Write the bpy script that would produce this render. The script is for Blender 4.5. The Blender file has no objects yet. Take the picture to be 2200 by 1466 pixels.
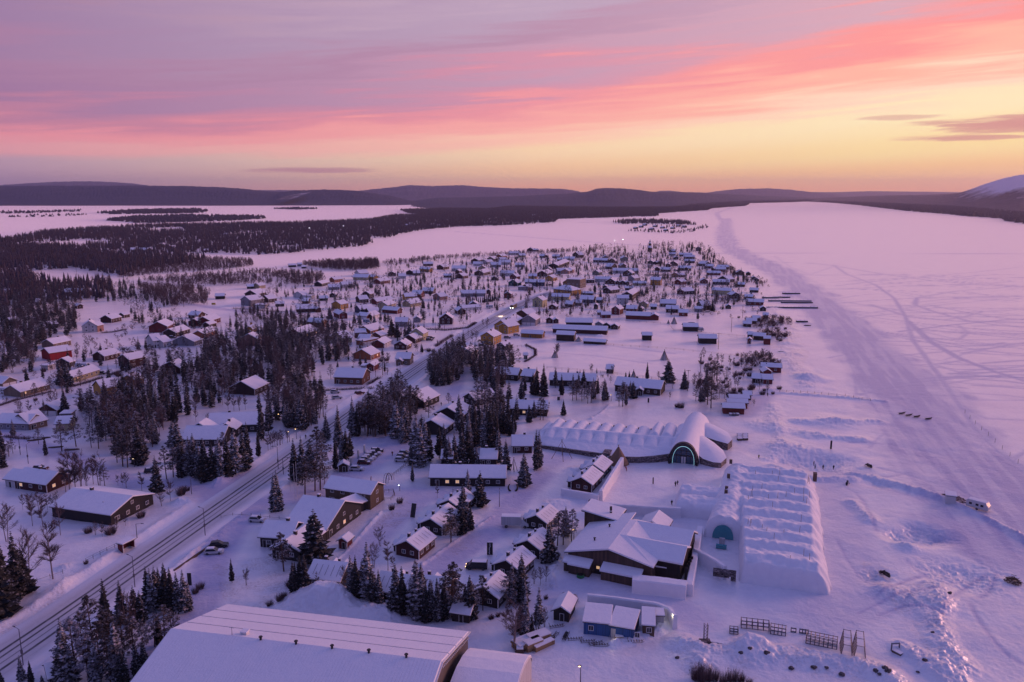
import bpy, math, random
import numpy as np
from mathutils import Vector, Matrix
random.seed(7); RNG = np.random.default_rng(7)
SC = bpy.context.scene
R = math.radians
# ------------------------------------------------------------------ camera, sky, sun, exposure
CAM_H, PITCH, FOC = 92.0, 10.6, 1711.0
cam_d = bpy.data.cameras.new('camera'); cam = bpy.data.objects.new('camera', cam_d)
SC.collection.objects.link(cam); SC.camera = cam
cam.location = (0, 0, CAM_H); cam.rotation_euler = (R(90 - PITCH), 0, 0)
cam_d.sensor_width = 36.0; cam_d.lens = 36.0 * FOC / 2200.0
cam_d.clip_start = 1.0; cam_d.clip_end = 120000.0
SC.view_settings.view_transform = 'Standard'; SC.view_settings.look = 'None'
SC.view_settings.exposure = 0.0; SC.view_settings.gamma = 1.0
SC.cycles.max_bounces = 5; SC.cycles.diffuse_bounces = 2; SC.cycles.glossy_bounces = 2
SC.cycles.volume_bounces = 0; SC.cycles.transparent_max_bounces = 6
SC.cycles.use_denoising = True

def s2l(c):
    return tuple(((v / 255.0) / 12.92 if v / 255.0 <= 0.04045 else ((v / 255.0 + 0.055) / 1.055) ** 2.4) for v in c)

world = bpy.data.worlds.new('World'); SC.world = world; world.use_nodes = True
W = world.node_tree; W.nodes.clear()
def nd(t, typ, **kw):
    n = t.nodes.new(typ)
    for k, v in kw.items(): setattr(n, k, v)
    return n
def mth(t, op, a, b=None, c=None, clamp=False):
    n = nd(t, 'ShaderNodeMath', operation=op, use_clamp=clamp)
    for i, v in enumerate((a, b, c)):
        if v is None: continue
        if isinstance(v, (int, float)): n.inputs[i].default_value = v
        else: t.links.new(v, n.inputs[i])
    return n.outputs[0]
def ramp(t, fac, stops, interp='EASE'):
    n = nd(t, 'ShaderNodeValToRGB'); n.color_ramp.interpolation = interp
    e = n.color_ramp.elements
    while len(e) > 1: e.remove(e[-1])
    e[0].position = stops[0][0]; e[0].color = (*s2l(stops[0][1]), 1)
    for p, c in stops[1:]:
        k = e.new(p); k.color = (*s2l(c), 1)
    t.links.new(fac, n.inputs[0]); return n.outputs[0]
def mixc(t, f, a, b, mode='MIX'):
    n = nd(t, 'ShaderNodeMix', data_type='RGBA', blend_type=mode)
    for s, v in ((0, f), (6, a), (7, b)):
        if isinstance(v, (int, float)): n.inputs[s].default_value = v
        elif isinstance(v, tuple): n.inputs[s].default_value = (*v[:3], 1)
        else: t.links.new(v, n.inputs[s])
    return n.outputs[2]
def noise(t, vec, scale, detail=3, rough=0.5, dist=0.0):
    n = nd(t, 'ShaderNodeTexNoise'); n.inputs['Scale'].default_value = scale
    n.inputs['Detail'].default_value = detail; n.inputs['Roughness'].default_value = rough
    n.inputs['Distortion'].default_value = dist
    if vec is not None: t.links.new(vec, n.inputs['Vector'])
    return n.outputs[0]
def build_sky():
    t = W
    tc = nd(t, 'ShaderNodeTexCoord').outputs['Generated']
    sp = nd(t, 'ShaderNodeSeparateXYZ'); t.links.new(tc, sp.inputs[0])
    x, y, z = sp.outputs
    el = mth(t, 'MULTIPLY', mth(t, 'ARCSINE', z), 57.2958)
    az = mth(t, 'MULTIPLY', mth(t, 'ARCTAN2', x, y), 57.2958)          # degrees, right positive
    azc = mth(t, 'MINIMUM', mth(t, 'MAXIMUM', az, -60.0), 60.0)
    # streaks of high cloud, stretched along the band direction
    cm = nd(t, 'ShaderNodeCombineXYZ')
    t.links.new(mth(t, 'MULTIPLY', azc, 0.036), cm.inputs[0])
    t.links.new(mth(t, 'ADD', mth(t, 'MULTIPLY', el, 0.62), mth(t, 'MULTIPLY', azc, -0.034)), cm.inputs[1])
    n1 = noise(t, cm.outputs[0], 1.0, 4, 0.55, 0.6)
    n2 = noise(t, cm.outputs[0], 3.4, 4, 0.6, 0.8)
    # elevation of the pink band's centre
    elc = mth(t, 'ADD', mth(t, 'ADD', 4.95, mth(t, 'MULTIPLY', azc, 0.098)), mth(t, 'MULTIPLY', mth(t, 'MULTIPLY', azc, azc), 0.00165))
    elc = mth(t, 'MAXIMUM', elc, 2.2)
    tt = mth(t, 'DIVIDE', el, elc)
    j = mth(t, 'ADD', mth(t, 'MULTIPLY', mth(t, 'SUBTRACT', n1, 0.5), 1.25), mth(t, 'MULTIPLY', mth(t, 'SUBTRACT', n2, 0.5), 0.5))
    j = mth(t, 'MULTIPLY', j, mth(t, 'MINIMUM', mth(t, 'MULTIPLY', mth(t, 'MAXIMUM', mth(t, 'SUBTRACT', tt, 0.35), 0.0), 1.2), 1.6))
    tj = mth(t, 'ADD', tt, j)
    f = mth(t, 'DIVIDE', tj, 5.0, clamp=True)
    left = ramp(t, f, [(0.0, (168, 138, 168)), (0.10, (184, 148, 170)), (0.15, (222, 152, 162)), (0.20, (224, 140, 154)),
                       (0.25, (184, 124, 152)), (0.33, (156, 116, 154)), (0.44, (164, 122, 156)), (0.56, (152, 120, 158)), (0.68, (160, 118, 148)), (0.8, (138, 122, 162)), (0.92, (150, 122, 160)), (1.0, (130, 122, 168))])
    mid = ramp(t, f, [(0.0, (255, 174, 128)), (0.05, (255, 202, 152)), (0.11, (255, 216, 172)), (0.145, (255, 196, 172)),
                      (0.19, (250, 170, 162)), (0.235, (238, 150, 158)), (0.28, (210, 146, 168)), (0.34, (196, 152, 176)), (0.40, (184, 142, 168)), (0.5, (186, 160, 184)), (0.62, (200, 172, 190)), (1.0, (160, 146, 186))])
    right = ramp(t, f, [(0.0, (255, 178, 124)), (0.03, (255, 200, 138)), (0.06, (255, 222, 158)), (0.11, (255, 232, 186)), (0.14, (255, 216, 188)),
                        (0.175, (255, 182, 160)), (0.215, (250, 152, 148)), (0.25, (238, 160, 164)), (0.30, (214, 168, 182)), (0.45, (200, 166, 188)), (1.0, (160, 140, 184))])
    a1 = mth(t, 'DIVIDE', mth(t, 'ADD', azc, 34.0), 36.0, clamp=True)
    a2 = mth(t, 'DIVIDE', mth(t, 'ADD', azc, -2.0), 22.0, clamp=True)
    col = mixc(t, a2, mixc(t, a1, left, mid), right)
    # small low dark cloud bars
    cm2 = nd(t, 'ShaderNodeCombineXYZ')
    t.links.new(mth(t, 'MULTIPLY', az, 0.16), cm2.inputs[0]); t.links.new(mth(t, 'MULTIPLY', el, 2.2), cm2.inputs[1])
    nb = noise(t, cm2.outputs[0], 1.0, 6, 0.62, 0.3)
    def bar(a0, aw, e0, ew, k):
        ga = mth(t, 'POWER', mth(t, 'ABSOLUTE', mth(t, 'DIVIDE', mth(t, 'SUBTRACT', az, a0), aw)), 2.0)
        ge = mth(t, 'POWER', mth(t, 'ABSOLUTE', mth(t, 'DIVIDE', mth(t, 'SUBTRACT', el, e0), ew)), 2.0)
        m = mth(t, 'SUBTRACT', 1.0, mth(t, 'ADD', ga, ge), clamp=True)
        return mth(t, 'MULTIPLY', mth(t, 'MULTIPLY', mth(t, 'SUBTRACT', mth(t, 'ADD', nb, mth(t, 'MULTIPLY', m, 0.35)), 0.60, clamp=True), 7.0, clamp=True), mth(t, 'MULTIPLY', mth(t, 'POWER', m, 0.5), k))
    b = mth(t, 'MAXIMUM', bar(32.0, 7.5, 4.0, 0.75, 0.85), bar(29.0, 5.0, 3.25, 0.28, 0.75))
    b = mth(t, 'MAXIMUM', b, bar(25.0, 3.5, 4.6, 0.22, 0.5))
    b = mth(t, 'MAXIMUM', b, bar(-14.0, 5.5, 1.45, 0.28, 0.7))
    col = mixc(t, b, col, mixc(t, a2, s2l((180, 120, 140)), s2l((205, 130, 135))))
    # overhead and behind: blue-violet dusk sky
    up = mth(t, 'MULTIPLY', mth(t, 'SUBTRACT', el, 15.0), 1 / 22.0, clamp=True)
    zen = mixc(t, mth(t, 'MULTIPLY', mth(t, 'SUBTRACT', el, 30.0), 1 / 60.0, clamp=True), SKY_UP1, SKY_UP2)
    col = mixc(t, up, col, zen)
    back = mth(t, 'MULTIPLY', mth(t, 'SUBTRACT', mth(t, 'ABSOLUTE', az), 55.0), 1 / 50.0, clamp=True)
    col = mixc(t, back, col, SKY_BACK)
    # below the horizon: dim snow-coloured
    dn = mth(t, 'MULTIPLY', el, -0.6, clamp=True)
    col = mixc(t, dn, col, (0.16, 0.12, 0.2))
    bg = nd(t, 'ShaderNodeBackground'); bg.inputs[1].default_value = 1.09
    out = nd(t, 'ShaderNodeOutputWorld')
    t.links.new(col, bg.inputs[0]); t.links.new(bg.outputs[0], out.inputs[0])
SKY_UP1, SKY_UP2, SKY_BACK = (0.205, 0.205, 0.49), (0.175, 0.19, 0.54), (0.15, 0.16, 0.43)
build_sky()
# the glow under the cloud edge, at the right behind the lake
sun_d = bpy.data.lights.new('sun', 'SUN'); sun = bpy.data.objects.new('sun', sun_d)
SC.collection.objects.link(sun)
sun_d.energy = 2.3; sun_d.angle = R(30); sun_d.color = (1.0, 0.47, 0.40)
SUN_AZ, SUN_EL = 66.0, 11.0     # degrees right of the view axis, above the horizon
sun.rotation_euler = Vector((math.sin(R(SUN_AZ)) * math.cos(R(SUN_EL)), math.cos(R(SUN_AZ)) * math.cos(R(SUN_EL)), math.sin(R(SUN_EL)))).to_track_quat('Z', 'Y').to_euler()

# ------------------------------------------------------------------ photo pixel -> point of the ground
cp, sp_ = math.cos(R(PITCH)), math.sin(R(PITCH))
def P(px, py, z=0.0):
    dx = (px - 1100) / FOC; dy = (py - 733) / FOC
    d = (dx, cp - dy * sp_, -sp_ - dy * cp)
    t = (z - CAM_H) / d[2]
    return Vector((d[0] * t, d[1] * t, z))
def to_px(x, y, z):
    zc = y * cp - (z - CAM_H) * sp_; yc = y * sp_ + (z - CAM_H) * cp
    return 1100 + FOC * x / zc, 733 - FOC * yc / zc
def mpp(px, py):                       # metres per photo pixel across the view at the ground point
    v = P(px, py); return (v.y * cp + CAM_H * sp_) / FOC
def hgt(px, py, h):                    # height in metres of an upright thing h pixels tall
    v = P(px, py); dep = math.atan2(CAM_H, v.y)
    return h * mpp(px, py) / math.cos(dep)
TILE = {}
for i, x in enumerate((0, 300, 600, 880, 1150, 1440)): TILE['T%d' % (i + 1)] = (x, 640, 6.6635)
for i, (x, y) in enumerate(((0, 500), (280, 500), (560, 500), (830, 510), (1080, 500), (1350, 500))): TILE['S%d' % (i + 1)] = (x, y, 7.33)
TILE.update(N1=(0, 800, 4.887), N2=(380, 850, 4.887), N3=(780, 850, 4.887), N4=(1120, 820, 4.0), N5=(1650, 800, 4.0),
            L1=(0, 1100, 4.0), L2=(450, 1100, 4.0), L3=(900, 1100, 4.0), L4=(1400, 1100, 4.0), L5=(1750, 1100, 4.004),
            R=(1200, 1070, 6.98), V=(1120, 860, 4.583), H=(1400, 1000, 5.055), B=(1080, 1260, 5.5), F=(0, 0, 1.0))
def TP(t, x, y):
    o = TILE[t]; return o[0] + x / o[2], o[1] + y / o[2]

# ------------------------------------------------------------------ numpy noise
def vnoise(x, y, seed=0):
    xi = np.floor(x).astype(np.int64); yi = np.floor(y).astype(np.int64)
    fx = x - xi; fy = y - yi; fx = fx * fx * (3 - 2 * fx); fy = fy * fy * (3 - 2 * fy)
    def h(a, b):
        n = (a * 374761393 + b * 668265263 + seed * 974711) & 0x7fffffff
        n = ((n ^ (n >> 13)) * 1274126177) & 0x7fffffff
        return ((n ^ (n >> 16)) & 0xffff) / 65535.0
    return (h(xi, yi) * (1 - fx) + h(xi + 1, yi) * fx) * (1 - fy) + (h(xi, yi + 1) * (1 - fx) + h(xi + 1, yi + 1) * fx) * fy
def fbm(x, y, o=4, seed=0):
    s = 0; a = 0.5
    for i in range(o):
        s = s + a * vnoise(x * 2 ** i, y * 2 ** i, seed + i); a *= 0.5
    return s
def in_poly(x, y, poly):
    r = np.zeros(x.shape, bool); n = len(poly)
    for i in range(n):
        x0, y0 = poly[i]; x1, y1 = poly[(i + 1) % n]
        if y0 == y1: continue
        c = ((y0 > y) != (y1 > y)) & (x < (x1 - x0) * (y - y0) / (y1 - y0) + x0)
        r ^= c
    return r
def poly_w(pts, t='F'):
    return [tuple(P(*TP(t, a, b))[:2]) for a, b in pts]

# ------------------------------------------------------------------ materials
MATS = {}
def new_mat(name):
    m = bpy.data.materials.new(name); m.use_nodes = True; t = m.node_tree; t.nodes.clear()
    b = nd(t, 'ShaderNodeBsdfPrincipled'); o = nd(t, 'ShaderNodeOutputMaterial')
    t.links.new(b.outputs[0], o.inputs[0]); MATS[name] = m
    return m, t, b
def objco(t): return nd(t, 'ShaderNodeTexCoord').outputs['Object']
def bumpn(t, b, h, strength, dist=0.1):
    n = nd(t, 'ShaderNodeBump'); n.inputs['Strength'].default_value = strength; n.inputs['Distance'].default_value = dist
    t.links.new(h, n.inputs['Height']); t.links.new(n.outputs[0], b.inputs['Normal'])
def plain(name, col, rough=0.7, var=0.25, scale=1.2, metal=0.0, bump=0.0):
    m, t, b = new_mat(name); v = objco(t)
    n = noise(t, v, scale, 4, 0.6)
    lo = tuple(c * (1 - var) for c in col); hi = tuple(min(1, c * (1 + var)) for c in col)
    t.links.new(mixc(t, n, lo, hi), b.inputs['Base Color'])
    b.inputs['Roughness'].default_value = rough; b.inputs['Metallic'].default_value = metal
    if bump: bumpn(t, b, noise(t, v, scale * 6, 3), bump)
    return m
def boards(name, col, width=0.16, var=0.3, rough=0.75, vertical=True):
    m, t, b = new_mat(name); v = objco(t)
    sp = nd(t, 'ShaderNodeSeparateXYZ'); t.links.new(v, sp.inputs[0])
    u = mth(t, 'ADD', sp.outputs[0], sp.outputs[1]) if vertical else sp.outputs[2]
    u = mth(t, 'DIVIDE', u, width)
    fl = mth(t, 'FLOOR', u); fr = mth(t, 'FRACT', u)
    wn = nd(t, 'ShaderNodeTexWhiteNoise', noise_dimensions='1D'); t.links.new(fl, wn.inputs[1])
    c1 = mixc(t, wn.outputs[0], tuple(c * (1 - var) for c in col), tuple(min(1, c * (1 + var)) for c in col))
    gap = mth(t, 'LESS_THAN', fr, 0.1)
    c2 = mixc(t, mth(t, 'MULTIPLY', gap, 0.6), c1, tuple(c * 0.3 for c in col))
    n = noise(t, v, 0.9, 4, 0.6)
    c3 = mixc(t, mth(t, 'MULTIPLY', n, 0.35), c2, tuple(c * 0.55 for c in col))
    t.links.new(c3, b.inputs['Base Color']); b.inputs['Roughness'].default_value = rough
    bumpn(t, b, fr, 0.3, 0.02)
    return m
def emis(name, col, s):
    m, t, b = new_mat(name); b.inputs['Base Color'].default_value = (*col, 1)
    b.inputs['Emission Color'].default_value = (*col, 1); b.inputs['Emission Strength'].default_value = s
    return m
def snow_mat():
    m, t, b = new_mat('snow'); v = objco(t)
    n = noise(t, v, 0.7, 5, 0.6); n2 = noise(t, v, 6.0, 3, 0.6)
    t.links.new(mixc(t, n, (0.70, 0.70, 0.77), (0.86, 0.84, 0.86)), b.inputs['Base Color'])
    b.inputs['Roughness'].default_value = 0.75
    bumpn(t, b, mth(t, 'ADD', n, mth(t, 'MULTIPLY', n2, 0.35)), 0.6, 0.16)
snow_mat()
def ribbed_snow():
    m, t, b = new_mat('snow_ribbed'); v = objco(t); sp = nd(t, 'ShaderNodeSeparateXYZ'); t.links.new(v, sp.inputs[0])
    fr = mth(t, 'FRACT', mth(t, 'DIVIDE', sp.outputs[0], 0.62)); ln = mth(t, 'LESS_THAN', fr, 0.14); n = noise(t, v, 0.22, 6, 0.7); n2 = noise(t, v, 2.2, 5, 0.7)
    thin = mth(t, 'MULTIPLY', mth(t, 'MULTIPLY', mth(t, 'SUBTRACT', n, 0.45), 5.0, clamp=True), 0.30)
    c = mixc(t, n2, (0.70, 0.69, 0.76), (0.86, 0.84, 0.87)); c = mixc(t, mth(t, 'MULTIPLY', ln, thin), c, (0.30, 0.28, 0.36)); t.links.new(c, b.inputs['Base Color']); b.inputs['Roughness'].default_value = 0.7
    bumpn(t, b, mth(t, 'ADD', n, mth(t, 'ADD', mth(t, 'MULTIPLY', n2, 0.2), mth(t, 'MULTIPLY', ln, -0.15))), 0.5, 0.3)
ribbed_snow()
def ice_mat(name, c):
    m, t, b = new_mat(name); v = objco(t); n = noise(t, v, 3.0, 5, 0.7)
    t.links.new(mixc(t, n, tuple(x * 0.55 for x in c), tuple(min(1, x * 1.5) for x in c)), b.inputs['Base Color'])
    b.inputs['Roughness'].default_value = 0.25
ice_mat('ice', (0.05, 0.24, 0.28))
ice_mat('glass_blue', (0.02, 0.055, 0.10))
COL = dict(red=(0.20, 0.022, 0.022), brightred=(0.34, 0.012, 0.02), darkred=(0.10, 0.018, 0.02), brown=(0.07, 0.038, 0.03), dark=(0.03, 0.024, 0.03),
           black=(0.02, 0.018, 0.022), yellow=(0.52, 0.27, 0.05), ochre=(0.40, 0.19, 0.045), cream=(0.50, 0.42, 0.25), pale=(0.60, 0.54, 0.30), white=(0.62, 0.60, 0.60),
           grey=(0.28, 0.27, 0.30), tan=(0.26, 0.19, 0.14), brick=(0.28, 0.11, 0.07), orange=(0.45, 0.14, 0.06), navy=(0.035, 0.05, 0.12),
           green=(0.02, 0.12, 0.11), greygreen=(0.22, 0.27, 0.22), wood=(0.20, 0.13, 0.085), pink=(0.55, 0.30, 0.24), blue=(0.035, 0.11, 0.30))
for k, c in COL.items(): boards('wall_' + k, tuple(v * (0.5 if k in ('dark', 'brown', 'wood', 'darkred', 'black', 'brick') else (0.9 if k in ('white', 'pale', 'cream', 'brightred', 'yellow', 'blue', 'grey') else 0.72)) for v in c), 0.22)
boards('planks_brown', (0.085, 0.052, 0.038), 0.5, 0.4)
boards('container_white', (0.50, 0.49, 0.50), 0.3, 0.12)
boards('metal_sheet', (0.14, 0.11, 0.10), 0.4, 0.15, 0.5)
plain('trim_white', (0.66, 0.64, 0.64), 0.6, 0.12); plain('fascia', (0.028, 0.022, 0.028), 0.7)
plain('window_pane', (0.02, 0.022, 0.035), 0.12, 0.3, 0.6)
emis('pane_lit', (1.0, 0.60, 0.30), 0.5); emis('lamp_warm', (1.0, 0.6, 0.28), 7.0); emis('lamp_white', (0.9, 0.95, 1.0), 7.0)
emis('lamp_dim', (1.0, 0.72, 0.45), 3.0)
emis('arch_glow', (0.40, 0.80, 0.90), 0.6)
plain('chimney', (0.03, 0.025, 0.028), 0.8); plain('steel', (0.13, 0.12, 0.15), 0.45, 0.2, 2, 0.6)
plain('bark_spruce', (0.035, 0.024, 0.022), 0.9); plain('bark_pine', (0.08, 0.04, 0.028), 0.9)
plain('bark_birch', (0.22, 0.17, 0.17), 0.85, 0.5, 3.0)
plain('black_plastic', (0.012, 0.012, 0.015), 0.5); plain('tyre', (0.012, 0.012, 0.013), 0.85)
plain('road_dirt', (0.10, 0.085, 0.095), 0.9)
plain('timber', (0.10, 0.065, 0.05), 0.85, 0.4, 2.5); plain('timber_light', (0.30, 0.19, 0.10), 0.8, 0.35, 2.5)
plain('canvas_brown', (0.20, 0.12, 0.075), 0.8, 0.3, 1.5)
plain('skin', (0.45, 0.28, 0.22), 0.6)
for nme, c in dict(cloth_black=(0.012, 0.012, 0.018), cloth_red=(0.25, 0.03, 0.04), cloth_navy=(0.02, 0.03, 0.07), cloth_yellow=(0.35, 0.42, 0.08)).items(): plain(nme, c, 0.85)
def stone_mat():
    m, t, b = new_mat('stone'); v = objco(t)
    vo = nd(t, 'ShaderNodeTexVoronoi'); vo.inputs['Scale'].default_value = 1.0
    mp = nd(t, 'ShaderNodeMapping'); mp.inputs['Scale'].default_value = (1.3, 1.3, 3.2); t.links.new(v, mp.inputs[0]); t.links.new(mp.outputs[0], vo.inputs['Vector'])
    sep = nd(t, 'ShaderNodeSeparateColor'); t.links.new(vo.outputs['Color'], sep.inputs[0])
    c = mixc(t, sep.outputs[0], (0.06, 0.05, 0.055), (0.30, 0.25, 0.25))
    vd = nd(t, 'ShaderNodeTexVoronoi', feature='DISTANCE_TO_EDGE'); t.links.new(mp.outputs[0], vd.inputs['Vector']); vd.inputs['Scale'].default_value = 1.0
    c = mixc(t, mth(t, 'LESS_THAN', vd.outputs[0], 0.06), c, (0.02, 0.018, 0.02))
    t.links.new(c, b.inputs['Base Color']); b.inputs['Roughness'].default_value = 0.9
stone_mat()
def needle_mat(name, dark, frost, amount):
    """needles with snow lying on what faces up"""
    m, t, b = new_mat(name); v = objco(t)
    g = nd(t, 'ShaderNodeNewGeometry'); sp = nd(t, 'ShaderNodeSeparateXYZ'); t.links.new(g.outputs['True Normal'], sp.inputs[0])
    up = mth(t, 'ABSOLUTE', sp.outputs[2])
    oi = nd(t, 'ShaderNodeObjectInfo').outputs['Random']
    n = noise(t, v, 1.6, 4, 0.7); n0 = noise(t, v, 0.35, 2, 0.5)
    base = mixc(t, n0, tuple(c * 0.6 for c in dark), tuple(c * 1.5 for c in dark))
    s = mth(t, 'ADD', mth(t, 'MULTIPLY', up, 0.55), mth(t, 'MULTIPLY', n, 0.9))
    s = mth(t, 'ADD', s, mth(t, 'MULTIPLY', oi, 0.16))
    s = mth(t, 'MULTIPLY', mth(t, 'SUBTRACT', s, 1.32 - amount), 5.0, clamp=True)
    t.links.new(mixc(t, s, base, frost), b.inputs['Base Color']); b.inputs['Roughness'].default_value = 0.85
needle_mat('needles_spruce', (0.011, 0.012, 0.014), (0.62, 0.60, 0.66), 0.325)
needle_mat('needles_pine', (0.020, 0.015, 0.017), (0.48, 0.45, 0.52), 0.29)
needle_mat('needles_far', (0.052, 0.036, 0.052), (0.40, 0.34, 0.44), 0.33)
plain('twigs', (0.095, 0.060, 0.068), 0.9, 0.55, 1.4); plain('twigs_red', (0.075, 0.035, 0.04), 0.9, 0.4)
plain('dry_grass', (0.16, 0.10, 0.09), 0.95, 0.4)

# ------------------------------------------------------------------ mesh builder and object tagging
class MB:
    def __init__(s): s.v = []; s.f = []; s.m = []; s.mats = []
    def mi(s, mat):
        if mat not in s.mats: s.mats.append(mat)
        return s.mats.index(mat)
    def add(s, vs, fs, mat):
        o = len(s.v); s.v += [tuple(p) for p in vs]; i = s.mi(mat)
        for f in fs: s.f.append(tuple(o + k for k in f)); s.m.append(i)
    def box(s, x0, y0, z0, x1, y1, z1, mat):
        s.add([(x0, y0, z0), (x1, y0, z0), (x1, y1, z0), (x0, y1, z0), (x0, y0, z1), (x1, y0, z1), (x1, y1, z1), (x0, y1, z1)],
              [(0, 3, 2, 1), (4, 5, 6, 7), (0, 1, 5, 4), (1, 2, 6, 5), (2, 3, 7, 6), (3, 0, 4, 7)], mat)
    def tube(s, p0, p1, r0, r1, mat, n=6, cap=True):
        p0 = Vector(p0); p1 = Vector(p1); d = (p1 - p0)
        if d.length < 1e-6: return
        d.normalize(); a = Vector((0, 0, 1)) if abs(d.z) < 0.9 else Vector((1, 0, 0))
        u = d.cross(a).normalized(); w = d.cross(u)
        vs = []
        for p, r in ((p0, r0), (p1, r1)):
            for i in range(n):
                th = 2 * math.pi * i / n; vs.append(p + u * (math.cos(th) * r) + w * (math.sin(th) * r))
        fs = [(i, (i + 1) % n, n + (i + 1) % n, n + i) for i in range(n)]
        if cap: fs += [tuple(range(n))[::-1], tuple(range(n, 2 * n))]
        s.add(vs, fs, mat)
    def prism(s, poly, z0, z1, mat, topmat=None):
        n = len(poly); vs = [(a, b, z0) for a, b in poly] + [(a, b, z1) for a, b in poly]
        s.add(vs, [(i, (i + 1) % n, n + (i + 1) % n, n + i) for i in range(n)] + [tuple(range(n))[::-1]], mat)
        s.add([(a, b, z1) for a, b in poly], [tuple(range(n))], topmat or mat)
    def build(s, name, parent=None, smooth=False, loc=None, rz=0.0):
        me = bpy.data.meshes.new(name); me.from_pydata(s.v, [], s.f)
        for m in s.mats: me.materials.append(MATS[m])
        me.polygons.foreach_set('material_index', s.m)
        if smooth: me.polygons.foreach_set('use_smooth', [True] * len(s.f))
        me.update(); return link(name, me, parent, loc, rz)
def link(name, me, parent=None, loc=None, rz=0.0):
    o = bpy.data.objects.new(name, me); SC.collection.objects.link(o)
    if parent is not None: o.parent = parent
    if loc is not None: o.location = loc
    if rz: o.rotation_euler = (0, 0, rz)
    return o
def tag(o, label, cat=None, group=None, kind=None):
    if label: o['label'] = label
    if cat: o['category'] = cat
    if group: o['group'] = group
    if kind: o['kind'] = kind
    return o
def structure(o, kind='structure', label=None): o['kind'] = kind; 
def empty(name, loc, rz=0.0):
    o = bpy.data.objects.new(name, None); SC.collection.objects.link(o); o.location = loc; o.rotation_euler = (0, 0, rz)
    o.empty_display_size = 0.5; return o
def np_mesh(name, verts, faces, mats, midx=None, smooth=False):
    """faces: (n,k) int array"""
    me = bpy.data.meshes.new(name); nf, k = faces.shape
    me.vertices.add(len(verts)); me.vertices.foreach_set('co', np.ascontiguousarray(verts, np.float32).ravel())
    me.loops.add(nf * k); me.loops.foreach_set('vertex_index', np.ascontiguousarray(faces, np.int32).ravel())
    me.polygons.add(nf); me.polygons.foreach_set('loop_start', np.arange(nf, dtype=np.int32) * k)
    me.polygons.foreach_set('loop_total', np.full(nf, k, np.int32))
    for m in mats: me.materials.append(MATS[m])
    if midx is not None: me.polygons.foreach_set('material_index', np.ascontiguousarray(midx, np.int32))
    if smooth: me.polygons.foreach_set('use_smooth', np.ones(nf, bool))
    me.update(calc_edges=True); return me
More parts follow.
